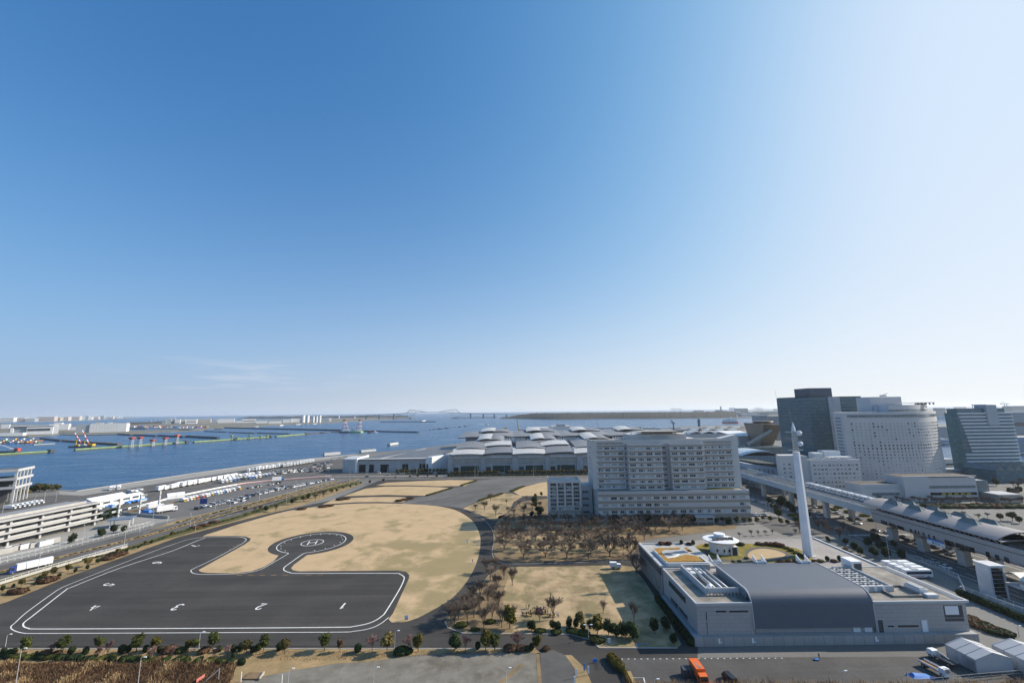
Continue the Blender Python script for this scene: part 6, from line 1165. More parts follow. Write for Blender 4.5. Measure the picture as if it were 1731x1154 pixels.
# coaches behind the barrel-roofed building
def coach():
    t = thing('coach', (0, 0, 0), '', 'bus', 'coaches parked behind the grey building'); pf = [(-6, 0.5), (-6, 3.2), (-5.7, 3.45), (5.6, 3.45), (6, 3.0), (6.05, 0.5)]
    MB().extr(pf, -1.25, 1.25, 0, 'y').build('body', white, t, fix=True)
    for s in (-1, 1): MB().box(-5.4, 5.5, s * 1.25 - 0.03, s * 1.25 + 0.03, 1.75, 2.8).build('window_band', glz_d, t); MB().box(-4, 2.0, s * 1.26 - 0.02, s * 1.26 + 0.02, 0.9, 1.15).build('stripe', red, t)
    MB().box(5.9, 6.06, -1.05, 1.05, 1.5, 2.9).build('windscreen', glz_d, t); MB().box(-2.2, 0.4, -0.8, 0.8, 3.45, 3.7).build('air_conditioner', lgrey, t)
    for x in (-3.6, 3.9):
        for s in (-1, 1): link('wheel', WMB, t, (x, s * 1.1, 0.5))
    return t
cp_ = coach()
for k in range(4): clone(cp_, (178.0 + 0.1 * k, 198.2 + k * 3.4, 0.06), 0.0, f'white coach, {ordn(k + 1)} from the front behind the grey building')
drop(cp_)
# traffic on the main road, below the viaduct and before the halls
r = random.Random(41); gm_ = 'cars on the main road'
spots = [(1579, 951, 'silver'), (1599, 960, 'white'), (1480, 898, 'black'), (1450, 885.5, 'white'), (1500, 902, 'white'), (1535, 915, 'black'), (1527, 909, 'black'), (1553, 920, 'white'), (1580, 925.5, 'black'), (1608, 938, 'silver'), (1603, 931, 'white'), (1640, 947, 'white'), (1396, 888, 'black'), (1372, 862, 'silver'), (1384, 868, 'white'), (1392, 872, 'grey'), (1378, 858, 'white'), (1425, 876, 'silver'), (1440, 880, 'black'), (1452, 878, 'grey'), (1404, 866, 'silver'), (1416, 868, 'white')]
for k, (px, py, c) in enumerate(sorted(spots)): g = G(px, py); put_car(g.x, g.y, Q + r.uniform(-0.1, 0.1) + (0.5 if px in (1450, 1480) else 0), c, f'{c} car, {ordn(k + 1)} from the left on the main road under the viaduct', gm_, z=0.12)
for k, px in enumerate((1275, 1280, 1286, 1292, 1298, 1304)): g = G(px, 874 + (k % 2)); put_car(g.x, g.y + 5, Q, ('black', 'blue', 'white', 'silver', 'grey', 'white')[k], f"{('black', 'blue', 'white', 'silver', 'grey', 'white')[k]} car, {ordn(k + 1)} from the left beside the hospital corner", 'cars parked beside the hospital', z=0.1)
for k in range(16): px = 1290 + k * 5.2; g = G(px, 846 + k * 1.4); c = r.choice(PAL); put_car(g.x - 8, g.y, Q, c, f'{c} car, {ordn(k + 1)} from the left in the shaded lot under the viaduct', 'cars in the shaded lot', z=0.1)
for k, (px, py, c, v) in enumerate(((620, 806, 'blue', 0), (640, 800, 'white', 1), (656, 803, 'silver', 0), (672, 801, 'black', 0), (690, 800, 'white', 0), (700, 804, 'blue', 0), (716, 800, 'silver', 0), (735, 801, 'white', 1), (788, 800.5, 'black', 0), (850, 800, 'white', 0), (880, 799, 'white', 1), (889, 799, 'silver', 0), (905, 803, 'black', 0), (917, 800, 'black', 1))): g = G(px, py); put_car(g.x, g.y, 0.0, c, f"{c} {'van' if v else 'car'}, {ordn(k + 1)} from the left on the road before the halls", 'cars on the hall road', bool(v), 0.12)
one(tw, 811, 801, 0.0, 'white truck on the road before the wave-roofed hall', 0.9, 0.1)
for t in (tw, tg, tbl, trd, tye, tgn): drop(t)
# ================================================================ the bay: far shores, breakwaters, bridge, craft
far_land = ground_mat('far_shore_ground', (0.20, 0.18, 0.14), (0.13, 0.13, 0.10), 0.006, (0.30, 0.28, 0.24), 0.02, 0.6)
wood_m = ground_mat('far_wood', (0.020, 0.024, 0.017), (0.045, 0.038, 0.028), 0.012, (0.07, 0.055, 0.04), 0.03, 0.6)
def landmass(name, pts, z=0.4, m=far_land): return struct(name, MB().prism([G(p[0], p[1], SEA)[:2] for p in pts], SEA - 3, z, 0, 0), m)
landmass('west_island', [(-500, 748), (0, 738), (48, 739), (102, 734.5), (131, 736), (213, 734), (345, 727.2), (345, 726), (213, 728.5), (160, 724), (120, 719), (0, 717), (-500, 722)])
landmass('far_west_shore', [(-900, 722), (0, 714), (80, 712.6), (180, 708.8), (236, 706.6), (232, 706), (150, 706), (0, 708.5), (-900, 716)])
landmass('peninsula', [(214, 722.5), (228, 723.5), (330, 726), (400, 722.5), (480, 718), (560, 714.5), (640, 709.3), (706, 706.6), (700, 705.4), (640, 705.5), (540, 707.6), (420, 711), (330, 714.5), (214, 718)])
landmass('canal_bank', [(1340, 735), (1500, 752), (1731, 750), (2600, 752), (2600, 716), (1731, 716), (1500, 719), (1360, 722)], 0.4, land_m)
landmass('south_shore', [(1170, 705.5), (1235, 706.5), (1300, 706), (1400, 709), (1731, 708.5), (2700, 706), (2700, 690), (1731, 689.8), (1300, 694), (1190, 696.5)])
# wooded reclaimed island, a long low hill
def ridge(name, px0, px1, base, top, n, m, label=None, dep=420, seed=3):
    r = random.Random(seed); mb = MB(); rows = []
    for i in range(n + 1):
        px = px0 + (px1 - px0) * i / n; b = base(px); t = top(px) + r.uniform(-0.5, 0.5); a = G(px, b, SEA); c = D(px, t, a.y + dep * 0.5); fo = D(px, b - (b - t) * 0.45 + r.uniform(-0.2, 0.2), a.y + dep * 0.15)
        rows.append([a, Vector((fo.x, fo.y, max(fo.z, SEA + 1))), Vector((c.x, c.y, max(c.z, SEA + 2))), Vector((c.x * 1.08, c.y + dep, SEA))])
    for p, q in zip(rows[:-1], rows[1:]):
        for k in range(3): mb.face([p[k], q[k], q[k + 1], p[k + 1]])
    return struct(name, mb, m)
ridge('wooded_island', 845, 1245, lambda x: 707.5 + 1.2 * math.exp(-((x - 945) / 55) ** 2) - max(0, (x - 1100)) * 0.012, lambda x: 697.2 + 7.5 * max(0, (905 - x) / 60) ** 1.3 - (x - 1000) * 0.008, 120, wood_m)
ridge('peninsula_wood', 425, 690, lambda x: 707.3 - (x - 425) * 0.009, lambda x: 704.0 - (x - 425) * 0.006, 44, wood_m, dep=160, seed=5)
ridge('peninsula_wood', 214, 285, lambda x: 718.5 - (x - 214) * 0.05, lambda x: 714.3 - (x - 214) * 0.04, 16, wood_m, dep=120, seed=6)
# far buildings
wcol = [mat('far_white', (0.62, 0.63, 0.64), 0.7), mat('far_cream', (0.52, 0.47, 0.42), 0.75), mat('far_grey', (0.30, 0.33, 0.36), 0.7), mat('far_blue', (0.22, 0.28, 0.33), 0.6), mat('far_pink', (0.48, 0.40, 0.37), 0.75), mat('far_tan', (0.40, 0.34, 0.27), 0.8)]
def block(px0, px1, pyt, pyb, c, label, name='warehouse', cat_='warehouse', dep=None, group=None, rows=0, roof=True, base=0.4, yaw=None):
    """box seen between two pixel columns; yaw turns its long face towards the sun side. Local frame: x along the face, y into depth."""
    yaw = (math.radians(30) if px1 < 700 else 0.0) if yaw is None else yaw
    g = G(px0, pyb, base); d = ray(px1, pyb); ux, uy = math.cos(yaw), math.sin(yaw)
    k_ = d.x / d.y; L = (k_ * g.y - g.x) / (ux - k_ * uy); zt = D(px0, pyt, g.y).z; dep = dep or max(12, L * 0.4)
    t = thing(name, g, label, cat_, group, yaw); W[t.name] = Vector((0, 0, 0)); base = 0.0; zt -= 0.4
    part('wall', wcol[c] if isinstance(c, int) else c, t, (0, L, 0, dep, base, zt))
    if roof: part('roof', lgrey, t, (L * 0.02, L * 0.98, 0.5, dep, zt, zt + max(0.5, zt * 0.05)))
    for k in range(rows):
        z = zt * (k + 0.55) / (rows + 0.4); part('window_band', glz_d if c != 2 else glz_b, t, (L * 0.03, L * 0.97, -0.4, 0, z, z + zt / (rows + 1) * 0.35))
    return t, 0.0, L, 0.0, zt
# left-hand island depots
t, a, b, Y, zt = block(14, 89, 721.5, 735.5, 2, 'long grey and white depot on the island at far left', rows=0); part('white_front', white, t, (a + (b - a) * 0.40, b, Y - 6, Y - 0.5, 0.4, zt - 3)); part('dark_openings', dark, t, (a + (b - a) * 0.42, b - 8, Y - 6.6, Y - 6.1, zt * 0.45, zt * 0.75)); part('white_fin', white, t, (a + (b - a) * 0.03, a + (b - a) * 0.10, Y - 4, Y, 0.4, zt)); part('long_roof', offwhite, t, (a, b, Y - 6.5, Y + 40, zt + 1.5, zt + 3.5))
t, a, b, Y, zt = block(81, 115, 717, 727, 0, 'white stepped warehouse behind the long depot'); part('upper_block', white, t, (a + 18, b - 30, Y + 5, Y + 30, zt, zt + 6))
t, a, b, Y, zt = block(150, 212.5, 716.8, 731, 0, 'large white box warehouse on the island shore', rows=0); part('shaded_end', wcol[2], t, (-45, a - 0.2, Y + 4, Y + 60, 0, zt - 1))  # end face greyed: its shade is put into the colour
for k in range(9): part('roof_plant', (white, yellow, lgrey)[k % 3], t, (a + 6 + k * 10, a + 11 + k * 10, Y + 6, Y + 14, zt, zt + 3 + (k * 7) % 4))
for k in range(10): part('panel_joint', lgrey, t, (a + 4 + k * 9.6, a + 4.6 + k * 9.6, Y - 0.3, Y, 1.5, zt - 1))
block(1, 15, 717.6, 724, 0, 'small white depot at the far left edge of the island'); block(-6, 38, 732.5, 737.5, 0, 'low white shed near the moored work boats'); block(117, 130, 722, 727, 0, 'small white shed between the stepped and box warehouses')
# far west shore
for k, (a_, b_, t_, bb, c) in enumerate(((0, 22, 706, 713.2, 0), (28, 41, 706.5, 713, 4), (42, 58, 707.3, 712.8, 2), (60, 91, 704.5, 712.2, 4), (93, 101, 705.7, 711.5, 5), (102, 115, 704.8, 711, 1), (116, 134, 703.9, 710.5, 1), (135, 139, 704, 710, 3), (139, 149, 703, 709.8, 2), (150, 154, 705, 709.3, 1), (155, 166, 704.7, 708.8, 4), (168, 175, 702.8, 708.2, 3), (180, 186, 704.2, 707.6, 0), (188, 191, 703.5, 707.5, 1))):
    block(a_, b_, t_, bb, c, f'distant city block, {ordn(k + 1)} from the left on the far shore', 'distant_building', 'building', 120, 'city blocks on the far shore', rows=2)
t, a, b, Y, zt = block(196, 206, 705, 707, 0, 'distant white building with a short tower on the far shore', 'distant_building', 'building', 60); part('tower', white, t, ((a + b) / 2 - 10, (a + b) / 2 + 10, Y, Y + 30, zt, zt + 26))
# peninsula works
for k, (a_, b_, t_, bb, c, rw) in enumerate(((273, 280, 709.3, 716.5, 3, 0), (280, 289, 708.4, 716.3, 2, 2), (289, 295, 707.2, 716, 3, 0), (295, 304, 709, 716, 0, 0), (305, 313, 709, 716, 1, 0), (314, 332, 709, 716, 0, 1), (332, 356, 708.6, 714.5, 1, 2), (360, 367, 708.6, 713.5, 2, 0), (368.5, 396, 708.2, 714.8, 0, 0), (398, 408, 711.5, 714.5, 0, 0), (409, 432, 708.2, 714.2, 0, 1), (433, 452, 711.5, 715.5, 0, 0), (454, 476, 712, 716, 0, 0), (478, 490, 709.2, 714.5, 0, 0), (491, 506, 707.5, 714, 0, 0))):
    block(a_, b_, t_, bb, c, f'white works building, {ordn(k + 1)} from the left on the peninsula', 'works_building', 'factory', 45, 'works on the peninsula', rows=rw)
block(543, 556, 707, 712.5, 3, 'blue-grey shed right of the silos', 'works_building', 'factory', 30); block(552, 560, 706.5, 712, 0, 'small white shed right of the silos', 'works_building', 'factory', 30)
for k, (px, w_, t_) in enumerate(((511.5, 7, 702), (519.3, 6, 702.3), (529, 4.2, 704), (534.6, 4.2, 703.8), (540, 4.6, 702.2))):
    g = G(px, 714, 0.4); r_ = w_ / 2 / 700 * g.y; zt = D(px, t_, g.y).z; t = thing('silo', g, f'pale concrete silo, {ordn(k + 1)} from the left on the peninsula', 'silo', 'silos on the peninsula'); MB().lathe(g, [(r_, 0), (r_, zt - 0.4)], 16).build('shell', wcol[0], t); MB().lathe((g.x, g.y, zt), [(r_ * 1.05, 0), (r_ * 0.9, 2), (r_ * 0.3, 3)], 14).build('cap', lgrey, t); part('head_house', wcol[2], t, (g.x - r_ * 0.5, g.x + r_ * 0.5, g.y - 3, g.y + 3, zt + 3, zt + 6))
for k, px in enumerate((573, 599.5)): g = G(px, 706.9 - k * 0.6, 0); tag(MB().lathe(g, [(9, 0), (6, D(px, 701.8 + 2 * k, g.y).z)], 8).build('navigation_tower', white, origin=g), ('white navigation tower at the wooded tip of the peninsula', 'white beacon at the outer end of the peninsula')[k], 'tower')
ar = thing('arch_roof', G(263, 714, 0), 'thin pale arch spanning the sports park on the peninsula', 'arch'); g0 = G(243, 714.2, 0.4); zt = D(263, 706.8, g0.y).z
pts = [Vector((D(243 + 40 * i / 16, 714, g0.y).x, g0.y, 0.4 + (zt - 0.4) * math.sin(math.pi * i / 16) ** 0.7)) for i in range(17)]
MB().rail([(p.x, p.y, p.z) for p in pts], 3, -1.0, 1.0).build('arch_rib', white, ar); [MB().tube((p.x, p.y, 0.4), p, 0.7, n=4).build('hanger', white, ar) for p in pts[2:15:3]]
r = random.Random(61)
for k in range(46):                          # container and car yards on the peninsula edge
    px = 226 + k * 2.75 + r.uniform(-0.6, 0.6); py = 722.3 + (px - 226) * 0.012 - (1.2 if k % 2 else 0) - max(0, px - 330) * 0.045; g = G(px, py, 0.4); cm_ = (white, red, blue, lgrey, white, rust)[r.randrange(6)]
    o = MB().obox((g.x, g.y), r.uniform(10, 22), 8, 0.4, r.uniform(4, 9), r.uniform(-0.1, 0.1)).build('container_stack', cm_, origin=(g.x, g.y, 0.4)); tag(o, f'container stack, {ordn(k + 1)} from the left along the peninsula quay', 'container', 'container stacks along the peninsula quay')
# breakwaters and green fender lines
bwm = mat('dark_breakwater', (0.035, 0.05, 0.075), 0.7, var=0.2, sc=0.05); bwb = mat('brown_breakwater', (0.13, 0.105, 0.085), 0.9, var=0.2, sc=0.05)
for k, (a_, b_, h_, m, lb) in enumerate((((200, 734.6), (223, 736), 5, bwm, 'first short dark breakwater section right of the white box warehouse'), ((227, 736), (264.5, 737.5), 5, bwm, 'second dark breakwater section from the left'), ((269, 737), (311, 739.2), 5, bwm, 'third dark breakwater section from the left, behind the red funnels'), ((316, 738.6), (369, 741.6), 6, bwm, 'fourth and longest dark breakwater section from the left'), ((213, 731.3), (304, 727), 3, bwb, 'long brown jetty reaching out from the white box warehouse'), ((305, 727), (323, 727.8), 4, bwm, 'short dark caisson at the end of the brown jetty'), ((324, 727.5), (345, 726.3), 3, bwb, 'short brown jetty end section'), ((346, 729), (384, 730.6), 3, bwm, 'thin dark breakwater section in mid bay, left one'), ((388.5, 731), (431.5, 732.3), 3, bwm, 'thin dark breakwater section in mid bay, middle one'), ((436, 732), (489, 733.6), 3, bwm, 'thin dark breakwater section in mid bay, right one'), ((380, 723.4), (577, 728), 5.5, bwm, 'very long dark breakwater left of the floating cranes'), ((612, 728.8), (707, 731), 4, bwm, 'long dark breakwater right of the floating cranes'), ((643, 713), (736, 713), 5, bwm, 'thin distant breakwater before the bridge'), ((517, 733.6), (554, 731.3), 3, bwb, 'grey floating pontoon line after the last green fender'), ((560, 730.5), (576, 730), 3, bwb, 'short brown pontoon left of the floating cranes'), ((363, 725.5), (376, 725.2), 4, bwb, 'small brown barge near the long breakwater'), ((213, 724.6), (246, 725.6), 4, bwm, 'dark quay wall at the peninsula corner'), ((70, 742), (104, 746), 5, bwm, 'dark breakwater at the mouth of the left basin'), ((108, 746), (202, 752.5), 5, bwb, 'long brown rubble breakwater behind the yellow crane barge'), ((30, 748.5), (70, 745.5), 4, rust, 'rust brown barge row in the left basin'), ((56, 752), (92, 750), 2, concrete, 'pale floating boom in the left basin'))):
    tag(MB().rail([tuple(G(*a_, SEA)), tuple(G(*b_, SEA))], 9, -1, h_).build('breakwater', m, origin=G(*a_, SEA)), lb, 'breakwater')
gb = mat('fender_brown_side', (0.16, 0.15, 0.09), 0.9)
for k, (a_, b_) in enumerate((((-60, 773.5), (85, 764.5)), ((126, 761.5), (313.7, 748.6)), ((327, 748.3), (456, 739.3)), ((466, 738.7), (516, 734.6)))):
    g = thing('green_fender_line', G(*a_, SEA), ('green fender line at the left edge of the bay', 'green fender line below the yellow crane barge and red funnels', 'long green fender line in mid bay with small green towers', 'short yellow-green fender line nearest the floating cranes')[k], 'fender'); A_, B_ = tuple(G(*a_, SEA)), tuple(G(*b_, SEA)); MB().rail([A_, B_], 8, -0.5, 2.2).build('hull', gb, g); MB().rail([A_, B_], 8.6, 2.25, 4.0).build('top', green, g)
    e = G(b_[0] + 0.3, b_[1], SEA); MB().box(e.x - 4, e.x + 5, e.y - 5, e.y + 4, SEA, 4.4).build('end_box', dark, g)
for k, (px, t_, b_, m) in enumerate(((221, 739.5, 757, red), (235, 738.8, 755.6, red), (257, 743, 754, red), (278, 739.8, 752.5, red), (298, 735, 750, orange))):
    g = G(px, b_, SEA); zt = D(px, t_, g.y).z; t = thing('funnel_tower', g, f'white lattice tower with a red funnel top, {ordn(k + 1)} from the left on the fender line', 'tower', 'red funnels on the fender line'); lm = MB(); hh = zt - SEA
    for s in (-1, 1):
        for q in (-1, 1): lm.tube((g.x + s * 3.2, g.y + q * 3.2, SEA - 1), (g.x + s * 2.4, g.y + q * 2.4, zt - 4), 0.55, n=5)
    for i in range(6): z = SEA + hh * (i + 0.6) / 7; lm.box(g.x - 3.1, g.x + 3.1, g.y - 3.1, g.y + 3.1, z, z + 0.5)
    lm.build('lattice', lgrey, t); MB().hexa([(g.x - 2.4, g.y - 2.4, zt - 4), (g.x + 2.4, g.y - 2.4, zt - 4), (g.x + 2.4, g.y + 2.4, zt - 4), (g.x - 2.4, g.y + 2.4, zt - 4)], [(g.x - 4.8, g.y - 4.8, zt - 1), (g.x + 4.8, g.y - 4.8, zt - 1), (g.x + 4.8, g.y + 4.8, zt - 1), (g.x - 4.8, g.y + 4.8, zt - 1)]).box(g.x - 4.8, g.x + 4.8, g.y - 4.8, g.y + 4.8, zt - 0.99, zt + 0.8).build('funnel', m, t)
for k, (px, t_, b_) in enumerate(((391, 735.5, 744), (400.5, 739, 743.5), (421.5, 734.5, 742), (440, 736.5, 741), (451, 735, 740.5))): g = G(px, b_, SEA); zt = D(px, t_, g.y).z; t = thing('hopper_tower', g, f'small green hopper tower, {ordn(k + 1)} from the left on the mid-bay fender line', 'tower', 'green towers on the fender line'); MB().tube((g.x, g.y, SEA), (g.x, g.y, zt - 3), 1.4, n=6).build('post', rust, t); MB().hexa([(g.x - 2, g.y - 2, zt - 4), (g.x + 2, g.y - 2, zt - 4), (g.x + 2, g.y + 2, zt - 4), (g.x - 2, g.y + 2, zt - 4)], [(g.x - 4.5, g.y - 4.5, zt), (g.x + 4.5, g.y - 4.5, zt), (g.x + 4.5, g.y + 4.5, zt), (g.x - 4.5, g.y + 4.5, zt)]).build('hopper', green, t)
# crane barge with two booms
g = G(143, 755.5, SEA); CB = thing('crane_barge', g, 'yellow crane barge with two red and white booms in the left basin', 'barge'); x0, x1 = D(121, 753, g.y).x, D(160, 753, g.y).x
part('hull', dark, CB, (x0, x1, g.y - 8, g.y + 8, SEA - 1, 1.2)); part('deck_house', yellow, CB, (D(150, 753, g.y).x, x1 - 1, g.y - 5, g.y + 3, 1.2, 6)); part('deck_house', white, CB, (D(139, 753, g.y).x, D(146, 753, g.y).x, g.y - 4, g.y + 2, 1.2, 5)); part('winch', yellow, CB, (D(128, 753, g.y).x, D(134, 753, g.y).x, g.y - 4, g.y + 2, 1.2, 4.5))
for p0, p1, mast in (((137, 748.5), (126.5, 731.5), (130, 741)), ((151, 751), (139, 727), (144, 741))):
    a, b = D(*p0, g.y), D(*p1, g.y)
    for i in range(6): MB().tube(a.lerp(b, i / 6), a.lerp(b, (i + 1) / 6), 1.1 - 0.05 * i, n=6).build('boom_section', white if i % 2 else red, CB)
    q = D(*mast, g.y); MB().tube((q.x, g.y, 1), q, 0.8, n=6).build('gantry', yellow, CB); MB().tube(q, b, 0.18, n=4).build('stay_cable', steel, CB)
# work boats at far left
r = random.Random(8)
for k in range(13):
    px, py = 2 + k * 5.0 + r.uniform(-1, 1), 750 - (k % 3) * 2.2 - k * 0.12; g = G(px, py, SEA); L_ = r.uniform(18, 30); t = thing('work_boat', g, f'moored work boat, {ordn(k + 1)} from the left in the far left basin', 'boat', 'work boats in the left basin')
    MB().prism([(g.x - L_ / 2, g.y - 3), (g.x + L_ * 0.38, g.y - 3), (g.x + L_ / 2, g.y), (g.x + L_ * 0.38, g.y + 3), (g.x - L_ / 2, g.y + 3)], SEA - 0.5, SEA + 2.4).build('hull', (rust, dark, green, blue, orange)[k % 5], t); MB().box(g.x - L_ * 0.3, g.x - L_ * 0.02, g.y - 2, g.y + 2, SEA + 2.4, SEA + 6 + k % 3).build('wheelhouse', (white, yellow, white, lgrey)[k % 4], t); MB().tube((g.x + 1, g.y, SEA + 2), (g.x + 5, g.y, SEA + 12), 0.3, n=4).build('derrick', (red, white, yellow)[k % 3], t)
g = G(8, 765.5, SEA); t = thing('crane_ship', g, 'work ship with a long white jib at the left edge', 'boat'); part('hull', dark, t, (g.x - 30, g.x + 30, g.y - 6, g.y + 6, SEA - 0.5, 2)); part('wheelhouse', white, t, (g.x + 8, g.x + 22, g.y - 4, g.y + 4, 2, 7)); part('red_winch', red, t, (g.x + 22, g.x + 30, g.y - 3, g.y + 3, 2, 8)); MB().tube((g.x + 18, g.y, 6), (g.x - 22, g.y, 18), 0.7, n=5).build('jib', white, t)
# floating sheerlegs
fcr = mat('faded_crane_red', (0.42, 0.15, 0.12), 0.7)
g = G(593, 731, SEA); FCn = thing('floating_crane', g, 'pair of tall red and white floating crane towers on barges', 'crane'); part('hull', dark, FCn, (D(575, 730, g.y).x, D(590.5, 730, g.y).x, g.y - 14, g.y + 14, SEA - 1, 3)); part('hull', green, FCn, (D(592, 730, g.y).x, D(612, 730, g.y).x, g.y - 14, g.y + 14, SEA - 1, 3))
for (pa, pb, pc, pd) in ((579.5, 588.5, 580.5, 583), (603, 609.5, 606.5, 609)):
    zt = D(580, 709.5, g.y).z; L1, L2, T1_, T2_ = [D(p, 729, g.y).x for p in (pa, pb, pc, pd)]
    for q in (-9, 9):
        for a, b in ((L1, T1_), (L2, T2_)):
            for i in range(6): p0 = Vector((a, g.y + q, 3)).lerp(Vector((b, g.y + q * 0.5, zt)), i / 6); p1 = Vector((a, g.y + q, 3)).lerp(Vector((b, g.y + q * 0.5, zt)), (i + 1) / 6); MB().tube(p0, p1, 0.95, n=5).build('leg_section', fcr if i % 2 else white, FCn)
    for i in range(1, 6): f = i / 6; z = 3 + (zt - 3) * f; MB().box(L1 + (T1_ - L1) * f, L2 + (T2_ - L2) * f, g.y - 10 + 5 * f, g.y + 10 - 5 * f, z - 0.35, z + 0.35).build('cross_brace', white if i % 2 else fcr, FCn)
    MB().box(T1_ - 3, T2_ + 3, g.y - 6, g.y + 6, zt, zt + 2).build('head', fcr, FCn)
part('deck_house', white, FCn, (D(594, 728, g.y).x, D(600, 728, g.y).x, g.y - 6, g.y + 6, 3, 14)); MB().tube(D(596, 727, g.y), D(602, 721, g.y), 1.2, n=5).build('derrick', white, FCn)
for k, (px, py, m, lb) in enumerate(((625, 731.5, dark, 'dark tug with a red wheelhouse right of the floating cranes'), (634, 731, white, 'white launch beside the dark tug'))): g = G(px, py, SEA); t = thing('tug_boat', g, lb, 'boat'); MB().prism([(g.x - 9, g.y - 3), (g.x + 7, g.y - 3), (g.x + 10, g.y), (g.x + 7, g.y + 3), (g.x - 9, g.y + 3)], SEA - 0.5, SEA + 2.5).build('hull', m, t); MB().box(g.x - 4, g.x + 2, g.y - 2, g.y + 2, SEA + 2.5, SEA + 6.5).build('wheelhouse', red if m is dark else white, t)
# moored white caissons
for k, (a_, b_, pb, pt, lb) in enumerate(((547, 574, 770.3, 764.3, 'long white caisson nearest the quay'), (609, 634, 764.6, 759.6, 'white caisson above the grey hall roof, middle one'), (657, 671, 752.8, 748.3, 'white caisson farther out in the bay'), (471, 477, 720, 717.2, 'small white barge off the peninsula, left one'), (499, 507, 718, 716, 'small white barge off the peninsula, middle one'), (528.5, 534, 717, 715, 'small white barge off the peninsula, right one'), (712, 718, 713, 709.6, 'white block on the distant breakwater'), (431, 435, 722, 720, 'tiny white barge above the long breakwater'))):
    g = G(a_, pb, SEA); e = G(b_, pb - (2.2 if k < 3 else 0.9), SEA); zt = D((a_ + b_) / 2, pt + 1.2, g.y).z; t = thing('caisson', (g + e) / 2, lb, 'barge'); MB().rail([tuple(g), tuple(e)], 8 if k < 3 else 14, -0.5, zt - SEA).build('hull', mat('caisson_white', (0.55, 0.55, 0.54), 0.8, var=0.1, sc=0.3), t); MB().rail([tuple(g + (e - g) * 0.02), tuple(g + (e - g) * 0.98)], 6.8 if k < 3 else 12, zt - SEA + 0.02, zt - SEA + 0.4).build('deck', concrete, t)
    if k < 3: MB().rail([tuple(g), tuple(e)], 8.3, -0.4, 0.5).build('waterline', dark, t)
for k, (px, py, L_) in enumerate(((743.5, 725, 26), (754.8, 724, 26), (777.3, 721.6, 20), (786.3, 720.6, 20), (726.7, 726.3, 6), (733.3, 725.6, 6), (763, 722.7, 6), (768.5, 722, 5), (793, 719.5, 5), (757.5, 701.6, 22))): g = G(px, py, SEA); t = thing('moored_boat', g, f'small dark moored boat, {ordn(k + 1)} in the line across the open bay', 'boat', 'boats in the open bay'); MB().prism([(g.x - L_ / 2, g.y - 4), (g.x + L_ * 0.35, g.y - 4), (g.x + L_ / 2, g.y), (g.x + L_ * 0.35, g.y + 4), (g.x - L_ / 2, g.y + 4)], SEA - 0.5, SEA + 2).build('hull', dark, t); MB().box(g.x - L_ * 0.2, g.x + L_ * 0.05, g.y - 2, g.y + 2, SEA + 2, SEA + 4).build('cabin', dark, t)
foam = mat('wake_foam', (0.55, 0.62, 0.68), 0.7)
g = G(822, 718, SEA); t = thing('speed_boat', g, 'white boat trailing a wake in the open bay', 'boat'); MB().prism([(g.x - 12, g.y - 3.5), (g.x + 10, g.y - 3.5), (g.x + 15, g.y), (g.x + 10, g.y + 3.5), (g.x - 12, g.y + 3.5)], SEA - 0.5, SEA + 3).build('hull', white, t); MB().box(g.x - 6, g.x + 3, g.y - 2.4, g.y + 2.4, SEA + 3, SEA + 6).build('cabin', white, t)
wk = MB(); pts = [G(*p, SEA) for p in [(821, 718.1), (814, 716.6), (806, 715.3)]]; wk.ribbon([(p.x, p.y, SEA + 0.06) for p in pts], 5, SEA + 0.06); wk.build('wake', foam, t)
g = G(699, 706.2, SEA); tag(MB().prism([(g.x - 20, g.y - 5), (g.x + 25, g.y - 5), (g.x + 32, g.y), (g.x + 25, g.y + 5), (g.x - 20, g.y + 5)], SEA - 0.5, SEA + 5).build('ferry_boat', white, origin=g), 'white boat passing under the left bridge pier', 'boat')
# ---------------------------------------------------------------- the truss bridge on the horizon
BG = 4600.0; bgm = mat('bridge_blue_grey', (0.07, 0.12, 0.18), 0.6); BR = thing('truss_bridge', D(732, 706, BG), 'long blue-grey double-humped truss bridge on the horizon', 'bridge')
def bq(px, py): return D(px, py, BG)
dk = [(560, 704.6), (600, 703), (640, 701.0), (666, 699.3), (694, 697.6), (715, 696.6), (736, 696.6), (768.5, 697.4), (795, 698.6), (835, 699.6), (880, 700.6), (900, 701.5)]
MB().rail([tuple(bq(*p)) for p in cat(dk, 4)], 22, -2.2, 2.2).build('deck', bgm, BR, fix=True)
def trs(pts, nm='truss_chord', w_=1.8): MB().rail([tuple(bq(*p)) for p in pts], 14, -w_, w_).build(nm, bgm, BR)
for m_ in (1, -1):
    def mx(p): return p if m_ == 1 else 731.8 - (p - 731.8)
    up_ = [(mx(687.5), 697.4), (mx(693), 692.6), (mx(699), 692.9), (mx(708), 694.0), (mx(720), 696.2)] if m_ == 1 else [(mx(685.5), 697.2), (mx(693.5), 691.6), (mx(700), 692.2), (mx(709), 693.6), (mx(721), 696.0)]
    trs(up_); trs([(mx(668), 699.2), (mx(693.5), 705.2), (mx(702), 697.6)], 'lower_chord', 1.4)
    for a, b in zip(up_[:-1], up_[1:]):
        q = ((a[0] + b[0]) / 2, 697.0); MB().tube(bq(*a), bq(*q), 1.5, n=4).build('truss_web', bgm, BR); MB().tube(bq(*q), bq(*b), 1.5, n=4).build('truss_web', bgm, BR)
    for s in range(5): a = (mx(672 + s * 5.2), 699.0 - s * 0.3); q = (mx(674.6 + s * 5.2), 700.8 + s * 0.95); MB().tube(bq(*a), bq(*q), 1.0, n=4).build('truss_web', bgm, BR)
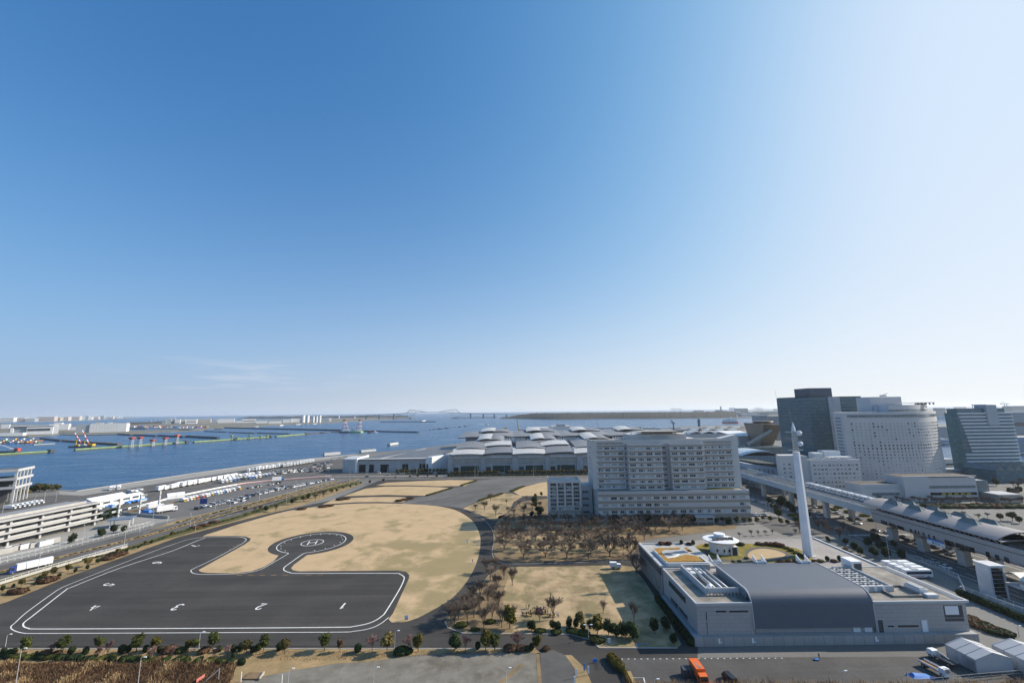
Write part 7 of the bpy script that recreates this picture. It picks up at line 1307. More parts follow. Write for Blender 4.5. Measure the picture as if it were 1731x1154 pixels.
for px, t_ in ((641, 701.2), (666, 699.5), (694, 705), (769.5, 705), (795.5, 698.8), (817, 699.3), (835.5, 699.8), (619, 702.5), (856, 700.4)): a = bq(px, t_); MB().box(a.x - 7, a.x + 7, BG - 8, BG + 8, SEA - 2, a.z - 2).build('pier', bgm, BR)
for a_, b_ in (((640, 707.4), (694, 707.2)), ((763, 706.4), (840, 705.6))): tag(MB().rail([tuple(G(*a_, SEA)), tuple(G(*b_, SEA))], 20, -1, 6).build('sea_wall', bwm, origin=G(*a_, SEA)), 'dark sea wall under the ' + ('left' if a_[0] < 700 else 'right') + ' half of the bridge', 'breakwater')
# ---------------------------------------------------------------- port and city on the right
for k, (px, tp, jib) in enumerate(((877, 708.5, (874, 709)), (835, 722.5, (826, 727)))):
    Y = 900; a = D(px, 727, Y); t = thing('harbour_crane', (a.x, Y, 0), ('tall yellow-brown harbour crane with a raised jib behind the halls', 'low yellow harbour crane beside the orange-roofed store')[k], 'crane'); b = D(*jib, Y); yc = mat('crane_ochre', (0.40, 0.29, 0.14), 0.7)
    MB().tube((a.x - 3, Y, 0), (a.x, Y, a.z + 4), 1.0, n=5).build('leg', yc, t); MB().tube((a.x + 4, Y, 0), (a.x, Y, a.z + 4), 1.0, n=5).build('leg', yc, t); MB().tube((a.x, Y, a.z), b, 1.1, n=5).build('jib', yc, t); e = D(px + 19, 726, Y); MB().box(a.x, e.x, Y - 1, Y + 1, a.z - 1, a.z + 1).build('counter_jib', yc, t); MB().box(e.x - 6, e.x + 4, Y - 3, Y + 3, a.z - 1, a.z + 5).build('machine_house', yc, t)
g = G(1011, 727, 0); tag(MB().tube(g, (g.x, g.y, D(1011, 709.5, g.y).z), 1.0, n=5).build('lattice_mast', steel, origin=g), 'thin tall mast at the port shore behind the hospital', 'mast')
g = D(1138, 718, 950); t = thing('level_luffing_crane', (g.x, 950, 0), 'dark level-luffing crane rising beyond the hospital roof', 'crane'); MB().tube((g.x, 950, 0), D(1138, 714, 950), 1.6, n=5).build('post', bgm, t); MB().tube(D(1138, 715, 950), D(1133.5, 709.5, 950), 1.0, n=5).build('jib', bgm, t); MB().tube(D(1133.5, 709.5, 950), D(1141, 716, 950), 0.9, n=5).build('back_arm', bgm, t); MB().tube(D(1138, 715, 950), D(1130, 713.5, 950), 0.5, n=5).build('tie', bgm, t)
g = D(1181.5, 715, 900); tag(MB().box(g.x - 2, g.x + 2, 898, 902, 0, D(1181.5, 708, 900).z).build('vent_stack', bgm, origin=(g.x, 900, 0)), 'dark upright vent stack near the scalloped roofs', 'stack')
r = random.Random(77); k = 0
for row, (py, Y0) in enumerate(((733, 0), (729.5, 0), (726, 0))):
    px = 968 + row * 9
    while px < 1190:
        w_ = r.uniform(9, 22); k += 1; block(px, px + w_, py - r.uniform(2.2, 4.5), py, r.choice((2, 2, 3, 0, 5)), f'low port shed, {ordn(k)} in the rows behind the hospital roof', 'port_shed', 'shed', 26, 'port sheds behind the hospital', base=0.05); px += w_ + r.uniform(2, 8)
g = G(1236, 715, SEA); t = thing('cargo_ship', g, 'white and red ship moored beyond the scalloped roofs', 'ship'); a, b = D(1222, 714, g.y).x, D(1250, 714, g.y).x; MB().prism([(a, g.y - 10), (b - 12, g.y - 10), (b, g.y), (b - 12, g.y + 10), (a, g.y + 10)], SEA - 1, 5).build('hull', red, t); part('superstructure', white, t, (a + 4, a + 26, g.y - 8, g.y + 8, 5, 18)); part('superstructure', white, t, (b - 60, b - 16, g.y - 8, g.y + 8, 5, 20)); part('funnel', white, t, (b - 44, b - 38, g.y - 3, g.y + 3, 20, 30))
# south shore works far away
for k, (a_, b_, t_, bb, c) in enumerate(((1212, 1228, 694.2, 702.5, 2), (1228, 1252, 694.8, 703, 0), (1246, 1265, 690.5, 700, 2), (1254, 1281, 699.5, 704.5, 0), (1268, 1285, 697, 703, 2), (1195, 1210, 698, 703.5, 2), (1282, 1300, 696, 702, 3), (1300, 1316, 695.5, 701, 2), (1466, 1476, 691, 699, 2), (1585, 1600, 690, 703, 2), (1588, 1599, 703, 710, 0), (1712, 1745, 686.5, 700, 2), (1700, 1760, 698, 735, 3), (1590, 1604, 722, 742, 2), (1716, 1770, 740, 765, 2), (1590, 1606, 742, 750, 0))):
    block(a_, b_, t_, bb, c, f'hazy grey dock building, {ordn(k + 1)} in the southern port rows', 'dock_building', 'building', None, 'dock buildings on the southern shore', rows=1 if b_ - a_ > 14 else 0)
g = G(1219.5, 700, 0.4); zt = D(1219.5, 686.5, g.y).z; t = thing('chimney', g, 'tall distant chimney with a stepped base on the southern shore', 'chimney'); MB().lathe(g, [(26, 0), (20, zt * 0.45), (9, zt * 0.5), (8, zt)], 10).build('stack', wcol[2], t); MB().prism([(g.x - 75, g.y - 15), (g.x + 70, g.y - 15), (g.x + 70, g.y + 15), (g.x - 75, g.y + 15)], 0.4, zt * 0.25).build('base', wcol[2], t)
r = random.Random(5)
for k in range(26):
    px = 1175 + k * 22 + r.uniform(-6, 6)
    if 1325 < px < 1455 or 1480 < px < 1580: continue
    py = r.uniform(691.5, 700); w_ = r.uniform(5, 16); block(px, px + w_, py - r.uniform(1.5, 4.5) - 0.0, py, r.choice((2, 3, 2, 0)), f'far hazy shed, {ordn(k + 1)} along the southern horizon', 'distant_shed', 'shed', 80, 'sheds along the southern horizon')
for k, px in enumerate((1281, 1287, 1140, 1150, 1703)):
    g = G(px, 699.5 if px > 1200 else 701, 0.4); zt = D(px, (690 if px > 1200 else 691) if px != 1703 else 681.5, g.y).z; t = thing('quay_crane', g, f'distant quay crane, {ordn(k + 1)} of those on the southern horizon', 'crane', 'quay cranes on the southern horizon')
    for s in (-9, 9): MB().tube((g.x + s, g.y, 0.4), (g.x + s, g.y, zt), 2.0, n=4).build('leg', wcol[2], t)
    MB().box(g.x - 40, g.x + 30, g.y - 3, g.y + 3, zt - 5, zt).build('boom', wcol[2], t); MB().tube((g.x - 40, g.y, zt), (g.x, g.y, zt + 16), 1.2, n=4).build('stay', wcol[2], t)
# nearer infill behind the towers and halls
for k, (a_, b_, t_, bb, c) in enumerate(((1251, 1262, 771, 785, 0), (1250, 1275, 742, 752, 2), (1560, 1600, 782, 802, 2), (1600, 1618, 776, 792, 0), (1612, 1690, 794, 806, 2), (1690, 1731, 836, 850, 5), (1440, 1452, 840, 852, 0))):
    block(a_, b_, t_, bb, c, ('white kiosk tower beside the arched hall', 'grey annex below the bronze pyramid', 'grey block hidden behind the hotel podium', 'pale block between the hotel and banded office', 'grey wing below the banded office', 'low brown pavilion on the square at right', 'white box by the viaduct near the podium')[k], 'annex_building', 'building', 14, rows=1, base=0.05)
# ================================================================ trees, shrubs, people, lamps, small things
def leafmat(name, c, c2, tr=0.25): return mat(name, c, 0.75, var=0.35, sc=0.9, col2=c2, rnd=0.28, trans=tr, spec=0.2)
lf_dark = leafmat('leaf_dark', (0.022, 0.040, 0.014), (0.05, 0.075, 0.022)); lf_green = leafmat('leaf_green', (0.04, 0.06, 0.015), (0.115, 0.13, 0.03)); lf_yel = leafmat('leaf_yellow_green', (0.075, 0.075, 0.016), (0.19, 0.155, 0.03)); lf_olive = leafmat('leaf_olive', (0.085, 0.075, 0.024), (0.19, 0.15, 0.05)); lf_brown = leafmat('leaf_brown', (0.09, 0.048, 0.03), (0.17, 0.10, 0.055)); lf_red = leafmat('leaf_russet', (0.12, 0.035, 0.022), (0.20, 0.09, 0.04))
bark = mat('bark', (0.11, 0.085, 0.065), 0.9, var=0.25, sc=1.5); twig = mat('bare_twigs', (0.165, 0.125, 0.098), 0.9, var=0.25, sc=0.6, rnd=0.22); twig_p = mat('budding_twigs', (0.22, 0.125, 0.115), 0.9, var=0.25, sc=0.6, rnd=0.2)
def leaf_cloud(mb, r, c, rad, n, s, m=0, lump=None):
    for _ in range(n):
        d = Vector((r.gauss(0, 1), r.gauss(0, 1), r.gauss(0, 1))).normalized(); q = r.random() ** 0.4
        if lump is not None: q *= 0.72 + 0.55 * noise.noise(d * 1.9 + lump)
        p = Vector((c[0] + d.x * rad[0] * q, c[1] + d.y * rad[1] * q, c[2] + d.z * rad[2] * q))
        u = Vector((r.gauss(0, 1), r.gauss(0, 1), r.gauss(0, 0.7))).normalized(); v = u.cross(d + Vector((r.uniform(-.5, .5), r.uniform(-.5, .5), 0.2))); v = v.normalized() if v.length > 1e-3 else u.orthogonal()
        k = s * r.uniform(0.6, 1.3); mb.face([p - u * k - v * k * 0.6, p + u * k - v * k * 0.5, p + u * k * 0.8 + v * k * 0.6, p - u * k * 0.9 + v * k * 0.55], m)
def evergreen(seed, h=5.0, w_=1.7, trunk=1.3, n=900, s=0.26, lm=lf_green):
    r = random.Random(seed); tm = MB(); tm.tube((0, 0, -0.1), (r.uniform(-.1, .1), 0, trunk + (h - trunk) * 0.5), 0.14 * h / 5, 0.05, 6)
    cm = MB(); ch = h - trunk; cz = trunk + ch * 0.48
    for k in range(7): a = k * 0.9 + r.random(); rr = w_ * r.uniform(0.25, 0.55); q = (rr * math.cos(a), rr * math.sin(a), trunk + ch * r.uniform(0.22, 0.78)); tm.tube((0, 0, trunk * 0.9), q, 0.05, 0.02, 4); leaf_cloud(cm, r, q, (w_ * 0.55, w_ * 0.55, ch * 0.27), n // 11, s)
    leaf_cloud(cm, r, (0, 0, cz), (w_, w_, ch * 0.52), n * 4 // 11, s, lump=Vector((seed * 3.1, 0, 0)))
    return tm.mesh('trunk', bark), cm.mesh('crown', lm), h
def bush(seed, h, w_, n, s, lm, square=False):
    r = random.Random(seed); cm = MB()
    for _ in range(n):
        d = Vector((r.gauss(0, 1), r.gauss(0, 1), r.gauss(0, 1))).normalized(); q = r.uniform(0.8, 1.02); q *= 0.9 + 0.2 * noise.noise(d * 2 + Vector((seed, 0, 0)))
        p = Vector((d.x * w_ * q, d.y * w_ * q, h * 0.5 + d.z * h * 0.5 * q)); u = d.orthogonal().normalized(); u = (Matrix.Rotation(r.uniform(0, 6.28), 3, d) @ u) + d * r.uniform(-0.6, 0.6); v = d.cross(u).normalized() + d * r.uniform(-0.4, 0.4); k = s * r.uniform(0.6, 1.3)
        cm.face([p - u * k - v * k, p + u * k - v * k * 0.8, p + u * k + v * k, p - u * k * 0.9 + v * k])
    b = MB(); b.lathe((0, 0, 0), [(w_ * 0.35, 0.0), (w_ * 0.78, h * 0.22), (w_ * 0.86, h * 0.5), (w_ * 0.7, h * 0.78), (w_ * 0.2, h * 0.93)], 9); k0 = len(cm.v); cm.v += b.v; cm.f += [tuple(i + k0 for i in f) for f in b.f]; cm.m += [0] * len(b.f)
    return cm.mesh('foliage', lm)
def bare(seed, h=10.0, spread=4.6, twm=twig, dens=1.0, vase=True):
    r = random.Random(seed); tm = MB(); cm = MB(); tr_h = h * 0.24
    tm.tube((0, 0, -0.1), (0, 0, tr_h), 0.26 * h / 10, 0.2 * h / 10, 7); tips = []
    def grow(p, d, L, rad, lev):
        q = p + d * L
        (tm if lev < 2 else cm).tube(p, q, rad, rad * 0.62, 5 if lev < 2 else 3, caps=False)
        if lev >= 4: return
        for _ in range((3, 4, 5, int(5 * dens))[lev] if lev < 4 else 0):
            ax = Vector((r.gauss(0, 1), r.gauss(0, 1), r.gauss(0, 1))).normalized(); nd = (Matrix.Rotation(r.uniform(0.25, 0.75), 3, ax) @ d + Vector((0, 0, 0.12))).normalized(); st = p.lerp(q, r.uniform(0.45, 1.0))
            grow(st, nd, L * r.uniform(0.55, 0.8), max(rad * 0.55, 0.032), lev + 1)
    n0 = 6
    for k in range(n0):
        a = 6.283 * k / n0 + r.uniform(-.3, .3); t = r.uniform(0.35, 0.85) * spread / h * 1.9; d = Vector((math.cos(a) * t, math.sin(a) * t, 1.0)).normalized(); grow(Vector((0, 0, tr_h * r.uniform(0.8, 1.0))), d, h * 0.36 * r.uniform(0.85, 1.1), 0.13 * h / 10, 0)
    zmx = max(v[2] for v in cm.v); k = h / zmx
    for m_ in (cm, tm): m_.v = [(x * k, y * k, z * k) for x, y, z in m_.v]
    return tm.mesh('trunk', bark), cm.mesh('crown', twm), h
EV = [evergreen(s, 5.0, 1.75, 1.3, 1000, 0.25, lf_green) for s in (1, 2, 3)]; EVY = [evergreen(s, 4.4, 1.6, 1.1, 850, 0.25, lf_yel) for s in (11, 12)]; EVD = [evergreen(s, 5.2, 2.1, 0.5, 1300, 0.27, lf_dark) for s in (21, 22, 23)]; EVO = [evergreen(s, 5.0, 1.9, 1.4, 800, 0.30, lf_olive) for s in (31, 32)]; EVB = [evergreen(s, 3.4, 1.0, 1.0, 420, 0.22, lf_brown) for s in (41,)]
BU = [bush(s, 2.3, 0.95, 520, 0.16, lf_dark) for s in (1, 2)]; BUL = [bush(s, 1.0, 1.5, 520, 0.18, m_) for s, m_ in ((3, lf_dark), (4, lf_brown), (5, lf_green))]; BUR = [bush(6, 1.5, 1.7, 600, 0.18, lf_red)]; BUY = [bush(7, 1.1, 1.5, 520, 0.17, lf_yel)]
BA = [bare(s, 10.5, 6.4, dens=1.5) for s in (1, 2, 3, 4)]; BAS = [bare(s, 5.0, 2.0, twig_p, 0.8) for s in (7, 8)]; BAT = [bare(s, 8.0, 2.6, twig, 0.9) for s in (9, 10)]
rv = random.Random(99)
def tree(px, py, kind, label, h=None, group=None, z=0.1, name='tree', dx=0, dy=0):
    tm, cm, h0 = rv.choice(kind); g = G(px, py, z); g.x += dx; g.y += dy; sc = (h / h0 if h else 1.0) * rv.uniform(0.93, 1.07)
    t = thing(name, g, label, 'tree', group, rv.uniform(0, 6.28)); sw_ = sc * (1.25 if kind is BA else 1.0); t.scale = (sw_ * rv.uniform(0.85, 1.18), sw_ * rv.uniform(0.85, 1.18), sc * (0.92 if kind is BA else 1.0)); W[t.name] = Vector((0, 0, 0))
    link('trunk', tm, t); link('crown', cm, t); return t
def shrub(px, py, kind, label, s=1.0, group=None, z=0.1, sx=1.0, name='shrub'):
    g = G(px, py, z); o = link(name, rv.choice(kind), None, g, rv.uniform(0, 6.28) if sx == 1.0 else 0.0); o.scale = (s * sx * rv.uniform(0.9, 1.1), s * rv.uniform(0.9, 1.1), s * rv.uniform(0.9, 1.1)); return tag(o, label, 'shrub', group)
# row along the near kerb
row = [(41, 1105, EV, 5.2), (106, 1104, EV, 5.6), (166, 1101, EV, 4.8), (230, 1101, EV, 5.0), (262, 1099, EVY, 4.2), (318, 1100, EVY, 3.6), (328, 1099, EV, 3.8), (359, 1099, EV, 5.6), (416, 1105, EVO, 4.3), (445, 1104, EV, 5.2), (481, 1104, EVO, 4.8), (548.5, 1099.5, EV, 5.4), (574.5, 1101, EVB, 3.6), (654, 1103, EVO, 6.2), (707, 1101, EVY, 5.4), (769, 1098, EVD, 4.6), (821, 1099, EVY, 5.6), (836, 1099, EV, 5.2), (909, 1097, EVY, 4.6)]
for k, (px, py, kd, h) in enumerate(row): tree(px, py, kd, f'small evergreen tree, {ordn(k + 1)} from the left along the near kerb', h, 'small trees along the near kerb')
sr_ = [(5, 1106, BU, 0.9), (120, 1105, BU, 1.1), (144, 1106, BU, 1.0), (205.5, 1103, BU, 1.15), (217, 1102, BU, 0.9), (246, 1102, BU, 1.0), (269, 1102, BU, 0.8), (371, 1101, BU, 0.85), (395, 1101, BU, 1.1), (407, 1100, BU, 1.15), (427, 1103, BU, 0.9), (437, 1099, BU, 1.1), (472, 1099, BU, 1.1), (604.7, 1102, BU, 1.2), (808, 1096.5, BU, 1.0), (296, 1103, BU, 0.6), (61, 1106, BU, 0.5)]
for k, (px, py, kd, s) in enumerate(sr_): shrub(px, py, kd, f'dark clipped shrub, {ordn(k + 1)} from the left along the near kerb', s, 'clipped shrubs along the near kerb')
for k, (px, py, kd, s) in enumerate(((16, 1106, BUL, 1.3), (75, 1106, [BUL[1]], 1.3), (95, 1106, [BUL[1]], 1.0), (285, 1101, [BUL[1]], 1.5), (306, 1101, BUL, 1.2), (345, 1102, [BUL[1]], 1.2), (677, 1104, [BUL[0]], 1.6), (690, 1103, [BUL[0]], 1.2), (862, 1098, [BUL[1]], 1.4), (880, 1098, [BUL[1]], 1.2), (890, 1098, [BUL[0]], 1.0), (899, 1098, BU, 0.9), (923, 1098, [BUL[1]], 0.9), (188, 1112, BUL, 0.9), (217, 1114, BUL, 0.9), (265, 1116, BUL, 1.0), (308, 1115, BUL, 1.0), (395, 1113, BU, 0.8))): shrub(px, py, kd, f'low loose shrub, {ordn(k + 1)} from the left beside the near kerb', s, 'low shrubs beside the near kerb')
for k, (px, py, h) in enumerate(((88, 1104, 3.6), (165, 1112, 3.6), (182, 1106, 4.0), (255, 1115, 4.0), (290, 1110, 2.6), (362, 1114, 3.6), (384, 1108, 3.0), (629, 1099, 4.4), (690, 1098, 4.2), (787, 1100, 5.2), (875, 1097, 5.6))): tree(px, py, BAS, f'small leafless tree, {ordn(k + 1)} from the left near the near kerb', h, 'small leafless trees by the near kerb')
# clipped hedge above the reed bank
hd = thing('hedge', G(200, 1117), 'long dark clipped hedge above the brown reed bank', 'hedge'); a, b = G(-40, 1111), G(408, 1121)
for k in range(26): p = a.lerp(b, k / 25); o = link('hedge_clump', rv.choice(BUL[:1] + BUL[2:]), hd, (p.x, p.y, 0.05), rv.uniform(0, 6)); o.scale = (1.35, 0.75, 1.15)
# shrubs on the verge at left
vs = [(-6, 1003, EVO, 3.2), (4, 1000, EVD, 2.6), (36, 991, EVO, 3.6), (66, 984, EVD, 3.0), (75, 978, EVO, 4.2), (90, 973, EVO, 4.4), (100, 975, EVD, 2.0), (115, 966, EVY, 3.8), (127, 968, EVD, 2.2), (148, 957, EVO, 4.6), (147, 963, EVD, 2.4), (165, 952, EVD, 2.8), (199, 937, EVO, 3.4), (213, 934, EVD, 2.4), (234, 927, EVD, 2.2), (245, 922, EVO, 3.0), (256, 919, EVD, 2.4), (291, 905, EVO, 3.2), (301, 902, EVD, 1.8), (22, 993, EVD, 1.8), (58, 990, EVD, 1.6)]
for k, (px, py, kd, h) in enumerate(sorted(vs)): tree(px, py, kd, f'bushy shrub tree, {ordn(k + 1)} from the left on the verge beside the apron', h, 'shrub trees beside the apron', name='shrub_tree')
for k, (px, py) in enumerate(((30, 1002), (76, 984), (84, 981), (183, 945), (192, 941), (203, 938), (330, 893), (345, 889), (362, 884))): shrub(px, py, [BUL[1]], f'low brown ground shrub, {ordn(k + 1)} from the left on the apron verge', 1.6, 'brown ground shrubs on the verge', sx=1.8)
# median and hedge planting along the roads
def strip(name, label, pxs, n, kinds, s, jit=0.6):
    t = thing(name, G(*pxs[len(pxs) // 2]), label, 'hedge'); P = cat([G(*p)[:2] for p in pxs], 4); Ls = [0.0]
    for a, b in zip(P[:-1], P[1:]): Ls.append(Ls[-1] + math.hypot(b[0] - a[0], b[1] - a[1]))
    for k in range(n):
        q = along(P, Ls[-1] * (k + 0.3) / n)
        if q: o = link('clump', rv.choice(kinds), t, (q[0] + rv.uniform(-jit, jit), q[1] + rv.uniform(-jit, jit), 0.12), rv.uniform(0, 6.3)); k_ = s * rv.uniform(0.6, 1.25); o.scale = (k_, k_, k_ * 0.75)
    return t
strip('roadside_hedge', 'low green hedge between the park verge and the near carriageway', [(0, 983.5), (100, 955), (190, 935), (260, 915), (300, 901), (400, 875), (505, 841), (600, 817)], 130, [BUL[2], BUL[0], BUL[2], BUY[0]], 0.85); strip('median_hedge', 'scrubby brown and green planting on the road median', [(0, 967.5), (133, 934.5), (260, 901.5), (380, 868), (449, 848.5), (518, 832), (600, 811.5)], 110, [BUL[1], BUL[2], BUL[1], BUY[0]], 0.6); strip('roadside_hedge', 'clipped green hedge between the coach park and the far carriageway', [(300, 883), (380, 862.5), (436, 849), (502, 831.5), (570, 813.3)], 60, [BUL[0], BUL[2]], 0.75)
# trees along the park road toward the halls
lr = [(414.7, 864, EVO, 4.0), (449, 864, EVD, 4.4), (440, 862, EVO, 3.8), (466, 864, BAT, 6), (430, 866, BAT, 4.5), (494, 852, EVD, 4.8), (500, 848, EVO, 4.0), (513, 847, EVO, 5.0), (521, 843, EVD, 5.0), (533, 846, BAT, 7), (540, 841, BAT, 7.5), (547, 840, BAT, 7), (560, 834, EVO, 5), (569, 832, EVO, 4), (580, 827, EVO, 3.6), (592, 824, EVD, 3.4), (602, 822, EVO, 3.6), (610, 818, EVO, 3.2), (625, 817, EVD, 3.2), (648, 815, EVO, 4.2), (668, 811, BAT, 5), (693, 808, EVO, 4), (706, 807, EVO, 5), (723, 806, EVO, 4.5), (738, 807, EVO, 4), (758, 806, EVD, 3.4), (773, 806, EVO, 4), (783, 806, EVD, 3)]
for k, (px, py, kd, h) in enumerate(lr): tree(px, py, kd, f'{"leafless" if kd is BAT else "leafy"} tree, {ordn(k + 1)} from the left along the upper park road', h, 'trees along the upper park road')
hr_ = 0
for k in range(54):
    px = 672 + k * 6.1
    if 843 < px < 857 or px > 998: continue
    hr_ += 1; hx_ = D(px, 797, 506 if px > 760 else 528); tree(px, 797, EVO, f'round olive street tree, {ordn(hr_)} from the left before the exhibition halls', 6.0, 'street trees before the halls', name='street_tree').location = (hx_.x, hx_.y, 0.1)
for k in range(30): px = 690 + k * 10.4; hx_ = D(px, 797, 502.5 if px > 760 else 525); shrub(px, 799.5, [BUL[0], BUL[2]], f'dark roadside bush, {ordn(k + 1)} from the left below the street trees', 1.5, 'bushes below the street trees', sx=2.2).location = (hx_.x, hx_.y, 0.08)
# hedge blocks on the plaza edge
for k, (p0, p1, lb) in enumerate((((781, 820.5), (804, 813), 'low hedge on the upper right edge of the second lawn'), ((723, 837.5), (763, 825.5), 'low hedge on the lawn edge by the wide plaza'), ((865, 830), (885, 822.5), 'low hedge on the far side of the wide plaza'), ((812, 846), (848, 835), 'long low hedge with a bare tree by the plaza'))):
    t = thing('hedge', G(*p0), lb, 'hedge')
    for i in range(12): p = G(*p0).lerp(G(*p1), i / 11); o = link('clump', BUL[2], t, (p.x, p.y, 0.1), rv.uniform(0, 6)); o.scale = (1.3, 1.3, 1.1)
for k, (px, py) in enumerate(((575, 845), (585, 843.5), (546, 857), (556, 855.5), (675, 847), (684, 845), (693, 843), (510, 861))): shrub(px, py, [BUL[1]], f'brown shrub, {ordn(k + 1)} among the lawns near the wide plaza', 1.5, 'brown shrubs among the upper lawns', sx=1.8)
# bare zelkova grove in front of the hospital
n_ = 0
for rowk, (py0, pxs) in enumerate(((943, (885, 922, 958, 994, 1031, 1066)), (929, (849.5, 888, 930, 962, 1000, 1022, 1052)), (913, (848, 876, 905, 934, 962, 990, 1016, 1042, 1068, 1092)), (899, (852, 880, 906, 932, 958, 985, 1010, 1036, 1060, 1084, 1108, 1130, 1152)), (888, (858, 884, 908, 934, 960, 986, 1010, 1034, 1060, 1086, 1110, 1134, 1160)))):
    for px in pxs: n_ += 1; tree(px + rv.uniform(-3, 3), py0 + rv.uniform(-1.5, 1.5) - (px > 1030) * 2, BA, f'leafless spreading tree, {ordn(n_)} in the grove before the hospital, counted from the front left', 10.4 - 0.5 * rowk, 'leafless grove before the hospital', name='bare_tree')
for k, px in enumerate((1003, 1034, 1044, 1096, 1112, 1122, 1158, 1172)): tree(px, 884.5, EVD, f'dark evergreen, {ordn(k + 1)} from the left against the hospital podium', 5.5, 'evergreens against the podium')
lg = [(829, 982), (852, 979), (866, 989), (840, 1000), (812, 1010), (798, 1020), (786, 1034), (801, 1043), (818, 1060), (832, 1048), (842, 1030), (825, 1022), (790, 1052), (775, 1045), (768, 1057), (835, 1012), (810, 1033), (848, 1060), (822, 968), (838, 965), (762, 1052)]
for k, (px, py) in enumerate(sorted(lg)): tree(px, py, BAT, f'slim leafless tree, {ordn(k + 1)} from the left beside the curved park road', 7.5, 'leafless trees beside the curved road', name='bare_tree')
ot_ = [(804, 862, 5), (819, 863, 7.5), (838, 872, 8.5), (829, 848, 8), (856, 852, 4), (869, 872, 6), (885, 868, 6), (878, 856, 5), (900, 862, 6.5), (912, 860, 6), (890, 846, 5), (858, 866, 5)]
for k, (px, py, h) in enumerate(sorted(ot_)): tree(px, py, BAT, f'leafless tree, {ordn(k + 1)} from the left between the plaza and the narrow block', h, 'leafless trees by the plaza', name='bare_tree')
for k, (px, py, h) in enumerate(((888, 860, 3.5), (903, 850, 6), (905, 858, 5), (909, 866, 5), (912, 873, 6), (916, 866, 5), (899, 873, 4.5), (886, 880, 3), (905, 842, 4), (915, 838, 3.6), (895, 884, 3))): tree(px, py, EVD, f'dark evergreen, {ordn(k + 1)} in the shaded strip left of the narrow block', h, 'evergreens left of the narrow block')
tree(1076, 969, BA, 'big dark leafless tree at the corner of the grey building', 11, name='bare_tree'); tree(935, 1047, BAT, 'tall leafless tree beside the group of people', 9, name='bare_tree'); tree(912, 1051, BAS, 'pinkish leafless tree in front of the group of people', 5.5, name='bare_tree'); tree(1072, 1052, BAT, 'pale leafless tree in the building shadow on the lawn', 7, name='bare_tree'); tree(1020, 1036, BAT, 'thin leafless tree alone on the lawn', 5, name='bare_tree'); tree(866, 1047, BAS, 'pinkish leafless tree at the left of the lawn', 5, name='bare_tree')
ms = [(861.6, 1062, EVY, 6.6), (899, 1066, EVD, 3.8), (934.5, 1064, EVD, 3.0), (943, 1065, EVD, 3.2), (962, 1059, EVD, 3.4), (981, 1060, EVO, 5.2), (974, 1063, EVD, 3.2), (986, 1065, EVD, 2.6), (998, 1063, EVD, 3.6), (1010, 1071, EVY, 6.0), (1029, 1073, EVD, 5.4), (1042, 1078, EVD, 4.6), (1053, 1075, EVD, 4.6), (1069, 1080, EVD, 6.0), (1107, 1071, EVD, 5.2), (1126, 1065, EVD, 4.8), (1139, 1089, EVD, 3.4)]
for k, (px, py, kd, h) in enumerate(ms): tree(px, py, kd, f'dense evergreen, {ordn(k + 1)} from the left along the lower lawn edge', h, 'evergreens along the lower lawn edge')
for k, (px, py, s) in enumerate(((780, 1058, 1.2), (829, 1052, 1.0), (803, 1065, 0.8), (913, 1068, 1.0), (940, 1070, 1.0), (966, 1068, 1.1), (976, 1070.5, 1.2), (986, 1073, 1.2), (1010, 1085, 1.2), (1003, 1079, 1.0))): shrub(px, py, [BUL[2], BUL[0], BUL[2]], f'low green shrub, {ordn(k + 1)} from the left at the lower lawn kerb', s, 'low shrubs at the lower lawn kerb', sx=1.5)
# clipped planter on the car park and verge strips
pl = thing('clipped_hedge', G(1036, 1122), 'rounded yellow-green clipped hedge on the near car park', 'hedge'); gg = G(1035, 1116)
for k in range(7): o = link('clump', rv.choice(BUY), pl, (gg.x + 0.2 * k + rv.uniform(-0.3, 0.3), gg.y - k * 0.75, 0.06), rv.uniform(0, 6)); o.scale = (1.25, 1.1, 1.6)
pl2 = thing('planter_strip', G(1046, 1145), 'narrow planted strip with a tan edge below the clipped hedge', 'planter'); part('soil', verge_m, pl2, (gg.x + 1.4, gg.x + 4.0, gg.y - 14, gg.y - 5.6, 0.06, 0.3))
for k in range(10): o = link('clump', BUY[0], pl2, (gg.x + 1.9 + 0.03 * k, gg.y - 6 - k * 0.8, 0.1), rv.uniform(0, 6)); o.scale = (0.55, 0.6, 0.9)
# right side greenery
rg = [(1212, 884, EVD, 3.6), (1222, 883, EVO, 4), (1233, 886, EVD, 5.5), (1246, 885, EVY, 4.5), (1258, 885, EVO, 4.5), (1268, 885, EVO, 4.5), (1280, 884, EVO, 4.0), (1290, 880, EVO, 4.0), (1303, 882, EVY, 4.0), (1316, 874, EVD, 7.0), (1309, 862, EVD, 6), (1322, 858, EVD, 8.5), (1334, 862, EVD, 6.5), (1341, 868, EVD, 5), (1320, 886, EVY, 4), (1332, 887, EVO, 3.5), (1346, 884, EVD, 4.5), (1352, 888, EVD, 4), (1300, 852, EVD, 6), (1346, 846, EVD, 6.5), (1480, 915, EVD, 5), (1468, 925, EVD, 5), (1445, 930, EVD, 4.5), (1455, 937, EVD, 4.5), (1490, 930, EVD, 5), (1500, 945, EVD, 5.5), (1512, 925, EVD, 4), (1478, 940, EVD, 5), (1430, 938, EVO, 4), (1525, 945, EVD, 5), (1482, 842, EVD, 5), (1692, 880, EVO, 5.5), (1712, 880, EVO, 6.0), (1724, 884, EVD, 4.5), (1430, 920, EVD, 3.5), (1545, 962, EVD, 3), (1400, 916, EVD, 3)]
for k, (px, py, kd, h) in enumerate(sorted(rg, key=lambda q: q[0])): tree(px, py, kd, f'evergreen, {ordn(k + 1)} from the left between the hospital and the station', h, 'evergreens between hospital and station')
